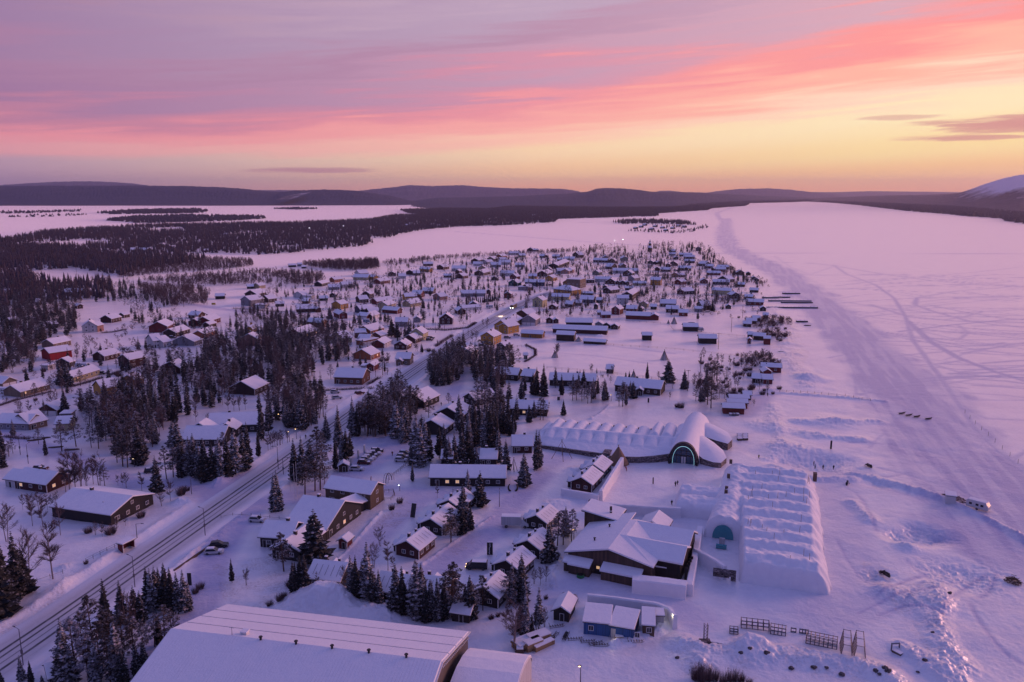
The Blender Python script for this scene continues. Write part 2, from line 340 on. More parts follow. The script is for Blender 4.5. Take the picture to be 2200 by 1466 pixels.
# ------------------------------------------------------------------ ground: one sheet of snow, land and frozen lake
def seg_dist(X, Y, pts):
    d = np.full(X.shape, 1e9); 
    for (x0, y0), (x1, y1) in zip(pts[:-1], pts[1:]):
        vx, vy = x1 - x0, y1 - y0; L = vx * vx + vy * vy + 1e-9
        t = np.clip(((X - x0) * vx + (Y - y0) * vy) / L, 0, 1)
        d = np.minimum(d, np.hypot(X - x0 - t * vx, Y - y0 - t * vy))
    return d
TRAILS = [  # photo pixels, half width m, strength
 ([(1560, 470), (1556, 500), (1566, 530), (1600, 550), (1650, 572), (1700, 602), (1752, 642), (1800, 690), (1850, 742), (1905, 795), (1955, 852), (2005, 920), (2070, 1000), (2140, 1090), (2230, 1180)], 18, 1.0),
 ([(1610, 437), (1570, 447), (1540, 458), (1546, 470), (1562, 480), (1558, 500)], 9, 0.9),
 ([(1700, 602), (1760, 660), (1790, 720), (1860, 800), (1900, 870)], 9, 0.5),
 ([(1440, 545), (1600, 544), (1900, 545), (2240, 546)], 3.0, 0.75), ([(1560, 500), (1900, 502), (2240, 508)], 3.0, 0.3),
 ([(1640, 563), (1750, 566), (1820, 576), (1900, 590), (2000, 603), (2100, 612), (2240, 620)], 2.6, 0.6),
 ([(1663, 550), (1700, 575), (1740, 590), (1800, 570)], 1.5, 0.4),
 ([(1790, 570), (1820, 590), (1880, 612), (1920, 640), (1945, 680), (1960, 730), (1990, 770), (2040, 840), (2100, 930)], 1.6, 0.6),
 ([(1970, 640), (1966, 655), (2000, 668), (2080, 690), (2150, 700), (2240, 705)], 2.2, 0.6), ([(1970, 640), (2060, 625), (2240, 612)], 2.0, 0.5),
 ([(1870, 655), (1950, 680), (2050, 690), (2240, 694)], 2.5, 0.6), ([(1820, 650), (1900, 662), (2000, 672), (2240, 680)], 2.2, 0.55),
 ([(1950, 690), (2000, 735), (2060, 770), (2140, 800), (2240, 830)], 2.2, 0.7), ([(1900, 720), (1990, 735), (2100, 740), (2240, 738)], 2.0, 0.5),
 ([(2060, 700), (2080, 715), (2060, 730), (1990, 728), (1900, 720)], 1.5, 0.5), ([(1870, 740), (2000, 745), (2240, 742)], 1.6, 0.5),
 ([(1800, 730), (1835, 800), (1840, 850)], 1.0, 0.55), ([(1830, 760), (1890, 820), (1960, 880)], 0.9, 0.5), ([(2150, 790), (2060, 800), (1960, 770), (1880, 760)], 1.6, 0.45),
 ([(980, 498), (1100, 507), (1250, 519), (1420, 530)], 5.5, 0.75), ([(1190, 477), (1320, 479)], 7, 0.6),
 ([(1500, 490), (1600, 487)], 4, .25), ([(2070, 880), (2120, 900), (2240, 905)], 1.0, 0.5), ([(2070, 880), (2090, 920), (2160, 985), (2240, 1030)], 1.0, 0.6),
 # made paths and yards on land
 ([(430, 1048), (395, 1040), (350, 1038), (290, 1042), (220, 1010), (130, 975), (0, 930)], 4.0, 0.80), ([(470, 1060), (530, 1030), (590, 1010)], 8.0, 0.80),
 ([(560, 1080), (640, 1068), (700, 1062), (740, 1030), (800, 985), (860, 950), (840, 940), (790, 945)], 6.5, 0.72), ([(560, 1080), (520, 1110), (490, 1150), (450, 1215), (440, 1270), (420, 1330), (340, 1400), (300, 1440)], 4.5, 0.88),
 ([(800, 1050), (880, 1060), (900, 1075), (850, 1115), (780, 1180), (760, 1230)], 4, 0.64), ([(880, 1060), (1000, 1070), (1090, 1060), (1140, 1020), (1200, 980)], 5, 0.56),
 ([(1160, 1020), (1100, 1080), (1060, 1140), (980, 1190), (930, 1230)], 4.5, 0.80), ([(1600, 890), (1640, 850), (1660, 842)], 5, 0.56),
 ([(1170, 1290), (1230, 1260), (1300, 1250), (1400, 1290), (1500, 1330)], 5, 0.40), ([(1800, 1020), (1790, 1100), (1830, 1200), (1840, 1290), (1780, 1330)], 7, 0.32),
 ([(385, 652), (430, 657), (480, 665), (540, 672), (600, 680), (640, 676)], 4.0, 0.95), ([(880, 700), (960, 705), (1000, 708)], 4, 0.80),
 ([(1120, 700), (1180, 715), (1150, 735)], 5, 0.40), ([(1350, 605), (1420, 610), (1500, 612)], 5, 0.64), ([(1270, 560), (1330, 566), (1400, 552)], 5, 0.64),
 ([(1000, 850), (970, 860), (990, 800), (1000, 790)], 3, 0.64), ([(1180, 727), (1300, 742), (1450, 760)], 1.2, 0.64), ([(1150, 755), (1280, 765), (1400, 782)], 1.0, 0.56),
]
for k in range(80):     # crossing snowmobile tracks
    y0 = random.uniform(585, 860); x0 = random.uniform(1730, 2100) + (y0 - 600) * 0.25; a = random.uniform(-0.1, 0.13)
    L = random.uniform(150, 480); c = random.uniform(-20, 20) * (y0 - 500) / 300
    TRAILS.append(([(x0 + L * u, y0 + L * u * a + c * math.sin(3.1 * u)) for u in (0, .25, .5, .75, 1)], random.uniform(0.5, 1.3), random.uniform(0.5, 0.9)))
for k in range(26):     # tracks criss-crossing the wide trail
    y0 = random.uniform(900, 1350); x0 = random.uniform(1800, 2150); L = random.uniform(80, 300); a = random.uniform(-1.2, 1.2); c = random.uniform(-30, 30)
    TRAILS.append(([(x0 + L * u * math.cos(a), y0 + 0.7 * L * u * math.sin(a) + c * math.sin(3.1 * u)) for u in (0, .2, .4, .6, .8, 1)], random.uniform(0.25, 0.6), random.uniform(0.4, 0.8)))
MOUNDS = [  # px, py, radius m, height m
 (146, 1262, 4, 1.7), (160, 1268, 3, 1.5), (232, 1212, 3.2, 1.3), (222, 1224, 3, 1.0), (140, 1218, 2, .6), (1606, 1388, 3.6, 2.6), (1634, 1386, 2.4, 1.2),
 (660, 1300, 7, 2.4), (700, 1296, 7, 2.8), (745, 1302, 6, 2.6), (790, 1312, 5, 2.0), (830, 1322, 5, 1.5), (400, 1075, 4, 1.2), (385, 1080, 3, 1.0), (415, 1030, 4, 1.5), (470, 1038, 4, 1.2),
 (800, 945, 3, 1.0), (835, 943, 3, 1.0), (1740, 812, 8, 2.4), (1890, 1040, 5, -1.2), (1985, 1150, 7, -2.2), (1925, 1150, 5, -1.3), (1950, 1175, 4, 1.2), (1700, 965, 10, 1.2), (1720, 990, 12, -1.5), (1760, 995, 12, -1.4),
 (1655, 915, 9, 1.0), (1790, 905, 10, 1.2), (1590, 700, 4, 1.2), (1290, 722, 3, 1.3), (1230, 722, 4, 1.6), (1000, 1120, 4, 1.0), (1235, 1010, 3, .6), (1190, 1085, 4, .9), (1210, 1080, 3, .8),
 (1880, 1240, 5, -1.0), (1900, 1270, 5, 1.0), (1980, 1290, 8, 1.0), (2040, 1230, 9, -1.0), (2100, 1240, 9, -.8), (1650, 840, 5, 1.3), (1075, 960, 2, .5), (1350, 1300, 2, .5), (1000, 1000, 2, .3), (1500, 1420, 4, 1.0)]
RIDGES = [  # pts, half width, height
 ([(1830, 1018), (1880, 1028), (1940, 1045), (2000, 1062), (2060, 1085), (2130, 1120), (2240, 1180)], 2.2, 1.3),
 ([(1470, 1385), (1520, 1400), (1600, 1405), (1700, 1408), (1760, 1420), (1850, 1430), (1900, 1450), (1960, 1500)], 3.5, 1.6),
 ([(1430, 1335), (1410, 1355), (1370, 1370), (1320, 1385)], 1.6, 1.2), ([(1940, 1390), (1985, 1420), (2010, 1440), (2060, 1470)], 2.5, 1.2),
 ([(2010, 1260), (2020, 1300), (2010, 1340), (2020, 1380), (2060, 1430)], 3.5, 1.1), ([(1830, 1080), (1850, 1100), (1870, 1120)], 3, 1.2),
 ([(1660, 1000), (1700, 1015), (1760, 1030), (1830, 1030)], 3, 0.9), ([(1720, 905), (1820, 908), (1880, 905)], 4, 1.0), ([(1740, 935), (1850, 945)], 4, 1.1),
 ([(1680, 845), (1760, 850), (1900, 862)], 2, 0.8), ([(330, 1180), (290, 1210), (250, 1245)], 2.4, 1.0), ([(505, 1112), (470, 1140), (420, 1190), (340, 1240)], 3.5, 1.1),
 ([(820, 1100), (740, 1190), (690, 1230)], 0.5, 0.5), ([(905, 1215), (1000, 1150), (1060, 1110)], 0.6, 0.5), ([(1140, 1120), (1130, 1110)], 1, .6),
 ([(470, 1040), (540, 1010), (600, 975), (700, 900)], 1.6, 0.9), ([(0, 1395), (60, 1350), (150, 1285)], 3.0, 0.9), ([(440, 1080), (400, 1110), (330, 1160)], 2.0, 0.7), ([(780, 895), (850, 850), (900, 810), (960, 770)], 1.2, .6),
 ([(1660, 870), (1680, 960), (1650, 985)], 3, 0.7), ([(1190, 1265), (1180, 1230), (1200, 1200)], 0.8, .5), ([(1310, 870), (1290, 890), (1270, 900)], 0.8, .6),
 ([(1700, 740), (1690, 700), (1660, 660)], 6, 0.8), ([(1730, 830), (1700, 780), (1690, 740)], 6, 0.8)]
LAKE = poly_w([(2500, 1250), (2200, 1010), (2060, 905), (1930, 850), (1840, 830), (1760, 800), (1720, 760), (1740, 700), (1720, 640), (1650, 590), (1560, 535), (1430, 522), (1250, 535), (1100, 545), (900, 560), (760, 572), (680, 570), (530, 572), (520, 552), (800, 528), (860, 500), (1195, 480), (1500, 460), (1640, 437), (1760, 434), (1900, 448), (2050, 462), (2200, 480), (2500, 520)])
ROAD_PX = [(-160, 1530), (0, 1422), (150, 1320), (300, 1213), (460, 1102), (624, 987), (712, 922), (787, 868), (845, 829), (930, 770), (985, 735), (1020, 711), (1060, 687), (1105, 662), (1150, 641), (1190, 628)]
ROAD = [tuple(P(a, b)[:2]) for a, b in ROAD_PX]
SCRUB = [([(455, 1215), (600, 1190), (680, 1235), (620, 1270), (560, 1310), (480, 1290)], .5), ([(800, 1130), (860, 1070), (900, 1090), (820, 1160)], .7), ([(0, 1400), (0, 1320), (130, 1250), (140, 1275)], .5), ([(930, 1190), (1010, 1140), (1060, 1110), (1020, 1170), (950, 1210)], .4),
         ([(1350, 850), (1560, 860), (1500, 880), (1340, 880)], .3), ([(1640, 690), (1700, 680), (1740, 760), (1720, 800), (1660, 760)], .6), ([(1100, 1240), (1180, 1180), (1190, 1260), (1130, 1290)], .5), ([(0, 560), (280, 610), (600, 640), (500, 600), (200, 580)], .9), ([(1550, 680), (1640, 700), (1600, 800), (1570, 740)], .3), ([(60, 545), (480, 560), (440, 600), (240, 625), (30, 620)], .6),
         ([(740, 1225), (870, 1300), (1000, 1330), (940, 1345), (800, 1300)], .5), ([(660, 590), (800, 575), (840, 590), (700, 610)], .6), ([(1840, 1200), (2030, 1250), (2030, 1440), (1990, 1400)], .35), ([(1440, 1380), (1950, 1420), (1900, 1470), (1430, 1450)], .3)]
def ground_height(X, Y, fine=True):
    """height, packed, scrub at world points"""
    X = np.asarray(X, float); Y = np.asarray(Y, float)
    lake = in_poly(X, Y, LAKE)
    fade = np.clip(1.2 - Y / 1800.0, 0, 1)
    Z = (fbm(X / 9, Y / 9, 4, 3) - 0.47) * 0.55 * fade * np.where(lake, 0.25, 1.0)
    if fine: Z += (fbm(X / 1.3, Y / 1.3, 3, 9) - 0.45) * 0.16 * np.clip(1.2 - Y / 450.0, 0, 1) * np.where(lake, 0.4, 1.0)
    pack = np.zeros(X.shape); scrub = np.zeros(X.shape)
    wob = (fbm(X / 14, Y / 14, 3, 21) - 0.47)
    for pts, hw, st in TRAILS:
        w = [tuple(P(a, b)[:2]) for a, b in pts]
        xs = [p[0] for p in w]; ys = [p[1] for p in w]; m = hw * 3 + 3
        k = (X > min(xs) - m) & (X < max(xs) + m) & (Y > min(ys) - m) & (Y < max(ys) + m)
        if not k.any(): continue
        Xk, Yk = X[k], Y[k]
        if not fine and hw < 3: continue
        d = seg_dist(Xk, Yk, w) + wob[k] * hw * (1.4 if hw > 8 else 0.3)
        soft = max(hw * 0.35, 0.4 + 0.0012 * np.median(Yk)); hw = max(hw, 0.0011 * float(np.median(Yk)) + .3) if hw < 3 else hw
        s = np.clip((hw + soft - d) / (2 * soft), 0, 1) * st
        if hw > 8:
            u_ = Xk * .965 - Yk * .26; v_ = Xk * .26 + Yk * .965
            s *= np.clip(2.6 * fbm(u_ / 2.6, v_ / 40, 5, 33) + 1.2 * fbm(Xk / 20, Yk / 30, 3, 35) - 1.1, 0.5, 1.0)
        pack[k] = np.maximum(pack[k], s)
        if hw < 3: Z[k] -= s * 0.12
    rough = np.zeros(X.shape)
    for px, py, r, h in MOUNDS:
        c = P(px, py); k = (np.abs(X - c.x) < 3 * r) & (np.abs(Y - c.y) < 3 * r)
        if not k.any(): continue
        d = np.hypot(X[k] - c.x, Y[k] - c.y) / r + wob[k] * 1.2
        g = np.clip(1.35 - d, 0, 1.2) ** 1.4; Z[k] += h * g * 0.7; rough[k] = np.maximum(rough[k], np.clip(g, 0, 1))
    for pts, hw, h in RIDGES:
        w = [tuple(P(a, b)[:2]) for a, b in pts]; xs = [p[0] for p in w]; ys = [p[1] for p in w]; m = hw * 3
        k = (X > min(xs) - m) & (X < max(xs) + m) & (Y > min(ys) - m) & (Y < max(ys) + m)
        if not k.any(): continue
        d = seg_dist(X[k], Y[k], w) / hw + wob[k] * 1.6
        g = np.clip(1.3 - d, 0, 1.1) ** 1.2; Z[k] += h * g * 0.62; rough[k] = np.maximum(rough[k], np.clip(g, 0, 1))
    if fine:
        Z += rough * ((fbm(X / 1.1, Y / 1.1, 3, 40) - 0.45) * 0.9 + (np.abs(fbm(X / .7, Y / .7, 3, 44) - .46)) * 1.1)
    # road banks, road bed
    k = (Y < 1300) & (X < 120)
    d = np.full(X.shape, 99.0); d[k] = seg_dist(X[k], Y[k], ROAD)
    g = np.exp(-((d - 10.4) / 1.5) ** 2) * (0.45 + 1.1 * np.clip(fbm(X / 4, Y / 4, 3, 5), 0, 1)) * np.clip(1.6 - pack * 4, 0, 1); Z += g * 0.8
    k_ = np.clip((d - 7.6) / 3.2, 0, 1); k_ = k_ * k_ * (3 - 2 * k_); Z = Z * k_ - 0.12 * (1 - k_)
    for pts, st in SCRUB:
        pw = poly_w(pts)
        if pw:
            ins = in_poly(X, Y, pw); scrub = np.maximum(scrub, np.where(ins, st, 0))
    scrub *= np.clip((fbm(X / 3.5, Y / 3.5, 4, 60) - 0.38) * 6, 0, 1)
    return Z, pack, scrub, d
def gz(x, y):
    z = ground_height(np.array([x]), np.array([y]), fine=False)[0]; return float(z[0])

def ground_mat():
    m, t, b = new_mat('ground_snow'); v = objco(t)
    at = nd(t, 'ShaderNodeAttribute', attribute_name='surf'); sp = nd(t, 'ShaderNodeSeparateColor'); t.links.new(at.outputs['Color'], sp.inputs[0])
    n = noise(t, v, 0.07, 7, 0.72); nf = noise(t, v, 1.1, 5, 0.65); nw = noise(t, v, 0.28, 4, 0.6, 1.0)
    c = mixc(t, mth(t, 'MULTIPLY', mth(t, 'SUBTRACT', n, 0.3), 2.4, clamp=True), (0.62, 0.62, 0.72), (0.88, 0.85, 0.86))
    pk = mth(t, 'MULTIPLY', sp.outputs[0], mth(t, 'ADD', 0.65, mth(t, 'MULTIPLY', nw, 0.9)), clamp=True)
    c = mixc(t, mth(t, 'MULTIPLY', pk, 0.95), c, (0.42, 0.41, 0.60))
    c = mixc(t, mth(t, 'MULTIPLY', sp.outputs[1], mth(t, 'MULTIPLY', mth(t, 'SUBTRACT', noise(t, v, 1.7, 5, 0.75), 0.45), 6.0, clamp=True)), c, (0.24, 0.16, 0.17))
    t.links.new(c, b.inputs['Base Color']); b.inputs['Roughness'].default_value = 0.42; b.inputs['IOR'].default_value = 1.45
    b.inputs['Sheen Weight'].default_value = 0.7; b.inputs['Sheen Roughness'].default_value = 0.35; b.inputs['Sheen Tint'].default_value = (0.95, 0.93, 1.0, 1); t.links.new(mth(t, 'MULTIPLY', mth(t, 'SUBTRACT', 1.0, mth(t, 'MULTIPLY', pk, 1.5), clamp=True), 0.75), b.inputs['Coat Weight']); b.inputs['Coat Roughness'].default_value = 0.28; b.inputs['Coat IOR'].default_value = 1.6
    bumpn(t, b, mth(t, 'ADD', mth(t, 'MULTIPLY', nw, 1.2), mth(t, 'ADD', nf, mth(t, 'MULTIPLY', noise(t, v, 4.0, 4, 0.7), 0.3))), 0.75, 0.25)
ground_mat()
def img_y_to_D(y): return P(1100, y).y
def build_ground():
    ys = list(np.arange(1500, 434, -1.35)); D = [img_y_to_D(y) for y in ys]
    near = list(np.linspace(-60, D[0] - 2, 24)); far = list(np.geomspace(D[-1] * 1.05, 60000, 40))
    Yv = np.array(near + D + far)
    uu = np.concatenate([np.linspace(-1.7, -0.78, 40), np.linspace(-0.775, 0.775, 1500), np.linspace(0.78, 1.7, 40)])
    Yg, Ug = np.meshgrid(Yv, uu, indexing='ij'); Xg = (Yg + 60) * Ug
    Z, pack, scrub, d = ground_height(Xg, Yg)
    ny, nx = Xg.shape
    idx = np.arange(ny * nx).reshape(ny, nx)
    F = np.stack([idx[:-1, :-1], idx[:-1, 1:], idx[1:, 1:], idx[1:, :-1]], -1).reshape(-1, 4)
    V = np.stack([Xg, Yg, Z], -1).reshape(-1, 3)
    me = np_mesh('ground', V, F, ['ground_snow'], smooth=True)
    a = me.color_attributes.new('surf', 'FLOAT_COLOR', 'POINT')
    C = np.stack([pack, scrub, np.zeros_like(pack), np.ones_like(pack)], -1).astype(np.float32)
    a.data.foreach_set('color', C.ravel())
    o = link('ground', me); o['kind'] = 'structure'; o['label'] = 'snow covered ground, river bank and frozen lake'
build_ground()

# ------------------------------------------------------------------ main road with four dark wheel tracks
def offset_line(pts, off):
    out = []
    for i, p in enumerate(pts):
        a = pts[max(0, i - 1)]; b = pts[min(len(pts) - 1, i + 1)]
        dx, dy = b[0] - a[0], b[1] - a[1]; L = math.hypot(dx, dy)
        out.append((p[0] + dy / L * off, p[1] - dx / L * off))   # + is to the right of travel away from us
    return out
def resample(pts, step):
    out = [pts[0]]
    for a, b in zip(pts[:-1], pts[1:]):
        n = max(1, int(math.hypot(b[0] - a[0], b[1] - a[1]) / step))
        out += [(a[0] + (b[0] - a[0]) * k / n, a[1] + (b[1] - a[1]) * k / n) for k in range(1, n + 1)]
    return out
def smooth_line(pts, it=2):
    for _ in range(it):
        q = [pts[0]]
        for a, b in zip(pts[:-1], pts[1:]):
            q += [(a[0] * .75 + b[0] * .25, a[1] * .75 + b[1] * .25), (a[0] * .25 + b[0] * .75, a[1] * .25 + b[1] * .75)]
        pts = q + [pts[-1]]
    return pts
def road_mat():
    m, t, b = new_mat('road_snow'); v = objco(t)
    at = nd(t, 'ShaderNodeAttribute', attribute_name='across'); u = at.outputs['Fac']      # metres from the centre line
    nw = noise(t, v, 0.05, 4, 0.6); nf = noise(t, v, 0.9, 4, 0.6)
    u2 = mth(t, 'ADD', u, mth(t, 'MULTIPLY', mth(t, 'SUBTRACT', nw, 0.5), 0.5))
    tr = None
    for c0, w, s in ROAD_TRACKS:
        k = mth(t, 'MULTIPLY', mth(t, 'SUBTRACT', w, mth(t, 'ABSOLUTE', mth(t, 'SUBTRACT', u2, c0))), 5.0, clamp=True)
        k = mth(t, 'MULTIPLY', k, s); tr = k if tr is None else mth(t, 'MAXIMUM', tr, k)
    c = mixc(t, nf, (0.46, 0.43, 0.46), (0.62, 0.59, 0.62))
    edge = mth(t, 'MULTIPLY', mth(t, 'SUBTRACT', mth(t, 'ABSOLUTE', u), 4.6), 0.5, clamp=True)
    c = mixc(t, edge, c, (0.74, 0.72, 0.76))
    c = mixc(t, mth(t, 'MULTIPLY', tr, mth(t, 'ADD', 0.25, mth(t, 'MULTIPLY', mth(t, 'ADD', nf, noise(t, v, 0.12, 4, 0.6)), 0.75)), clamp=True), c, (0.065, 0.06, 0.07))
    t.links.new(c, b.inputs['Base Color']); b.inputs['Roughness'].default_value = 0.7
    bumpn(t, b, nf, 0.3, 0.05)
ROAD_TRACKS = [(-2.75, 0.42, 1.0), (-1.0, 0.36, 0.95), (0.75, 0.26, 0.7), (2.55, 0.42, 0.95), (-2.2, .12, .35), (1.2, .1, .3), (4.3, .15, .25), (-4.4, .12, .2)]
road_mat()
def build_road():
    c = resample(smooth_line(ROAD, 2), 6.0); offs = [-8.3, -7, -5, -3, -1, 0, 1, 3, 5, 7, 8.3]
    V = []; A = []
    lines = [offset_line(c, o) for o in offs]
    for i in range(len(c)):
        for j, o in enumerate(offs): V.append((lines[j][i][0], lines[j][i][1], 0.10 - 0.30 * max(0, abs(o) - 6.9))); A.append(o)
    n = len(offs); F = [(i * n + j, i * n + j + 1, (i + 1) * n + j + 1, (i + 1) * n + j) for i in range(len(c) - 1) for j in range(n - 1)]
    me = np_mesh('road', np.array(V), np.array(F), ['road_snow'], smooth=True)
    a = me.attributes.new('across', 'FLOAT', 'POINT'); a.data.foreach_set('value', np.array(A, np.float32))
    o = link('road', me); o['kind'] = 'structure'; o['label'] = 'straight snowy main road with four dark wheel tracks'
build_road()

# ------------------------------------------------------------------ hills round the horizon
def hill_mat(name, forest, snow, line, amt):
    m, t, b = new_mat(name); v = objco(t)
    g = nd(t, 'ShaderNodeNewGeometry'); ps = nd(t, 'ShaderNodeSeparateXYZ'); t.links.new(g.outputs['Position'], ps.inputs[0])
    mp = nd(t, 'ShaderNodeMapping'); mp.inputs['Scale'].default_value = (1, 0.35, 1.5); t.links.new(v, mp.inputs[0])
    n = noise(t, mp.outputs[0], 0.012, 6, 0.75); nb = noise(t, mp.outputs[0], 0.0016, 4, 0.6)
    h = mth(t, 'MULTIPLY', mth(t, 'SUBTRACT', ps.outputs[2], line), 1 / 60.0)
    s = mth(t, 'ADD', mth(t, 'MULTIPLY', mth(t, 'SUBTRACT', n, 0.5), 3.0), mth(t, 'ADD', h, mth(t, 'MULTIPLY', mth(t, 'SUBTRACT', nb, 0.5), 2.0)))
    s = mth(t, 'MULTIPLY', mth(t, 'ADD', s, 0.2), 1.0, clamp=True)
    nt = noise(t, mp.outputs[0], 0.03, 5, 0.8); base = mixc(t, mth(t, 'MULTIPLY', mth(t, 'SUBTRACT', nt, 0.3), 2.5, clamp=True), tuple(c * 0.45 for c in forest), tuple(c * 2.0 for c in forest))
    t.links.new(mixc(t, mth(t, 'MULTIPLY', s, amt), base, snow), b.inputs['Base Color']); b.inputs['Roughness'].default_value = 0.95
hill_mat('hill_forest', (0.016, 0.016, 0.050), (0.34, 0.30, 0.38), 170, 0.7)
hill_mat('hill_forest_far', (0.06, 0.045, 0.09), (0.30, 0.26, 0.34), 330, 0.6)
hill_mat('hill_right', (0.06, 0.04, 0.055), (0.74, 0.66, 0.70), 70, 1.0)
def hill(crest, D, depth_near, depth_far, mat, label, rough=1.0, base_y=None, seed=1):
    """crest: photo pixels of the skyline; D: distance of the crest; the slope runs down to flat land before and behind it"""
    xs = np.array([c[0] for c in crest], float); ys = np.array([c[1] for c in crest], float)
    # world height of the crest at distance D
    nx = int((xs[-1] - xs[0]) / 2.2); U = np.linspace(xs[0], xs[-1], nx); Yc = np.interp(U, xs, ys)
    dy = (Yc - 733) / FOC; slope = (-sp_ - dy * cp) / (cp - dy * sp_)
    Dk = D(U) if callable(D) else np.full(nx, float(D))
    Hc = CAM_H + slope * Dk
    az = (U - 1100) / FOC / (cp - dy * sp_)
    ts = np.concatenate([np.linspace(-1, 0, 34), np.linspace(0, 1, 12)[1:]])
    T, _ = np.meshgrid(ts, U, indexing='ij')
    Y = np.where(T < 0, Dk + T * depth_near, Dk + T * depth_far)
    prof = np.where(T < 0, 0.5 + 0.5 * np.cos(np.pi * np.clip(-T, 0, 1) ** 0.9), 0.5 + 0.5 * np.cos(np.pi * np.clip(T, 0, 1)))
    X = az * Y
    edge = np.clip(np.minimum(U - U[0], U[-1] - U) / 60.0, 0, 1) ** 0.7
    rs = D(1100) / 6000 if callable(D) else D / 6000.0
    nz = (fbm(X / (420 * rs), Y / (420 * rs), 5, seed) - 0.47) * 0.5 * rough
    fine = (RNG.random(X.shape) - 0.5) * 6.5 * rs * rough
    Z = (Hc * edge - 2) * prof * (1 + nz * (1 - np.exp(-(T * 6) ** 2))) + fine * np.clip(prof * 2, 0, 1) - 2 * (1 - prof)
    ny, n2 = X.shape; idx = np.arange(ny * n2).reshape(ny, n2)
    F = np.stack([idx[:-1, :-1], idx[:-1, 1:], idx[1:, 1:], idx[1:, :-1]], -1).reshape(-1, 4)
    me = np_mesh('hills', np.stack([X, Y, Z], -1).reshape(-1, 3), F, [mat], smooth=False)
    o = link('hills', me); o['kind'] = 'structure'; o['label'] = label
    return o
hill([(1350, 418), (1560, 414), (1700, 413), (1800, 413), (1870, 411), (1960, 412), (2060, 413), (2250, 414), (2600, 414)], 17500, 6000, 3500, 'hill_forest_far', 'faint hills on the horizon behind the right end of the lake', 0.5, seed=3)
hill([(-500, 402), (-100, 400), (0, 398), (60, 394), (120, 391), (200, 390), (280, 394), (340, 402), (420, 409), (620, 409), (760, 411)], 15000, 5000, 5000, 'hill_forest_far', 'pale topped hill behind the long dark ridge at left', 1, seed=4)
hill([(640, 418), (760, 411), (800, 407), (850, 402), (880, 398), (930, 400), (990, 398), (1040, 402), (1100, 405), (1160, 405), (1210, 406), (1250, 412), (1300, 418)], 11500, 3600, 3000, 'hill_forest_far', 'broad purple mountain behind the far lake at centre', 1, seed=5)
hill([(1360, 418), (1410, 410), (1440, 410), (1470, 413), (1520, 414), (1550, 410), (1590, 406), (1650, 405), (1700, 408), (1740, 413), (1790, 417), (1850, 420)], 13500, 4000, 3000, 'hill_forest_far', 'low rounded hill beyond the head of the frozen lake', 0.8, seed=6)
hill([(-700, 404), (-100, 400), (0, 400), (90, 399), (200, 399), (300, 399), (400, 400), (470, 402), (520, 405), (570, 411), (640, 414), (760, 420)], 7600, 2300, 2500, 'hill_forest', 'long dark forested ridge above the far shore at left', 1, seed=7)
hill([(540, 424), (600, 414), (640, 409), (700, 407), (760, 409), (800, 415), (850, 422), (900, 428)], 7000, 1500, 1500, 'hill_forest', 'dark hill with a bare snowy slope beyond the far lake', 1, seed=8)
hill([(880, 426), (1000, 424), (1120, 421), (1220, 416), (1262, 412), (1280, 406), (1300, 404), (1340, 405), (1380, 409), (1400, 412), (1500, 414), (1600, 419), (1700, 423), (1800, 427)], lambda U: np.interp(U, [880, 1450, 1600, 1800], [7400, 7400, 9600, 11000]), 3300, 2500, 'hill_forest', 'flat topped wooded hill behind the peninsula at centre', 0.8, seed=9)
hill([(1700, 428), (1800, 424), (1900, 420), (2000, 418), (2060, 415), (2090, 405), (2120, 394), (2150, 385), (2180, 378), (2205, 374), (2300, 362), (2450, 355), (2800, 380)], lambda U: np.interp(U, [1700, 2000, 2200, 2800], [9800, 7000, 5400, 5200]), 2300, 2500, 'hill_right', 'snow speckled mountain rising over the right shore', 0.5, seed=10)
def ski_slope():
    pts = [(590, 432), (606, 426), (628, 420), (668, 415), (655, 419), (642, 424), (630, 430)]
    D0 = 5700.0; V = []
    for x, y in pts:
        dy = (y - 733) / FOC; s = (-sp_ - dy * cp) / (cp - dy * sp_); Y = D0 + (433 - y) * 38; V.append(((x - 1100) / FOC / (cp - dy * sp_) * Y, Y, CAM_H + s * Y + 6))
    m = MB(); m.add(V, [tuple(range(len(V)))], 'hill_right'); o = m.build('ski_slope'); o['kind'] = 'structure'; o['label'] = 'bare snowy ski slope on the dark hill across the lake'
ski_slope()
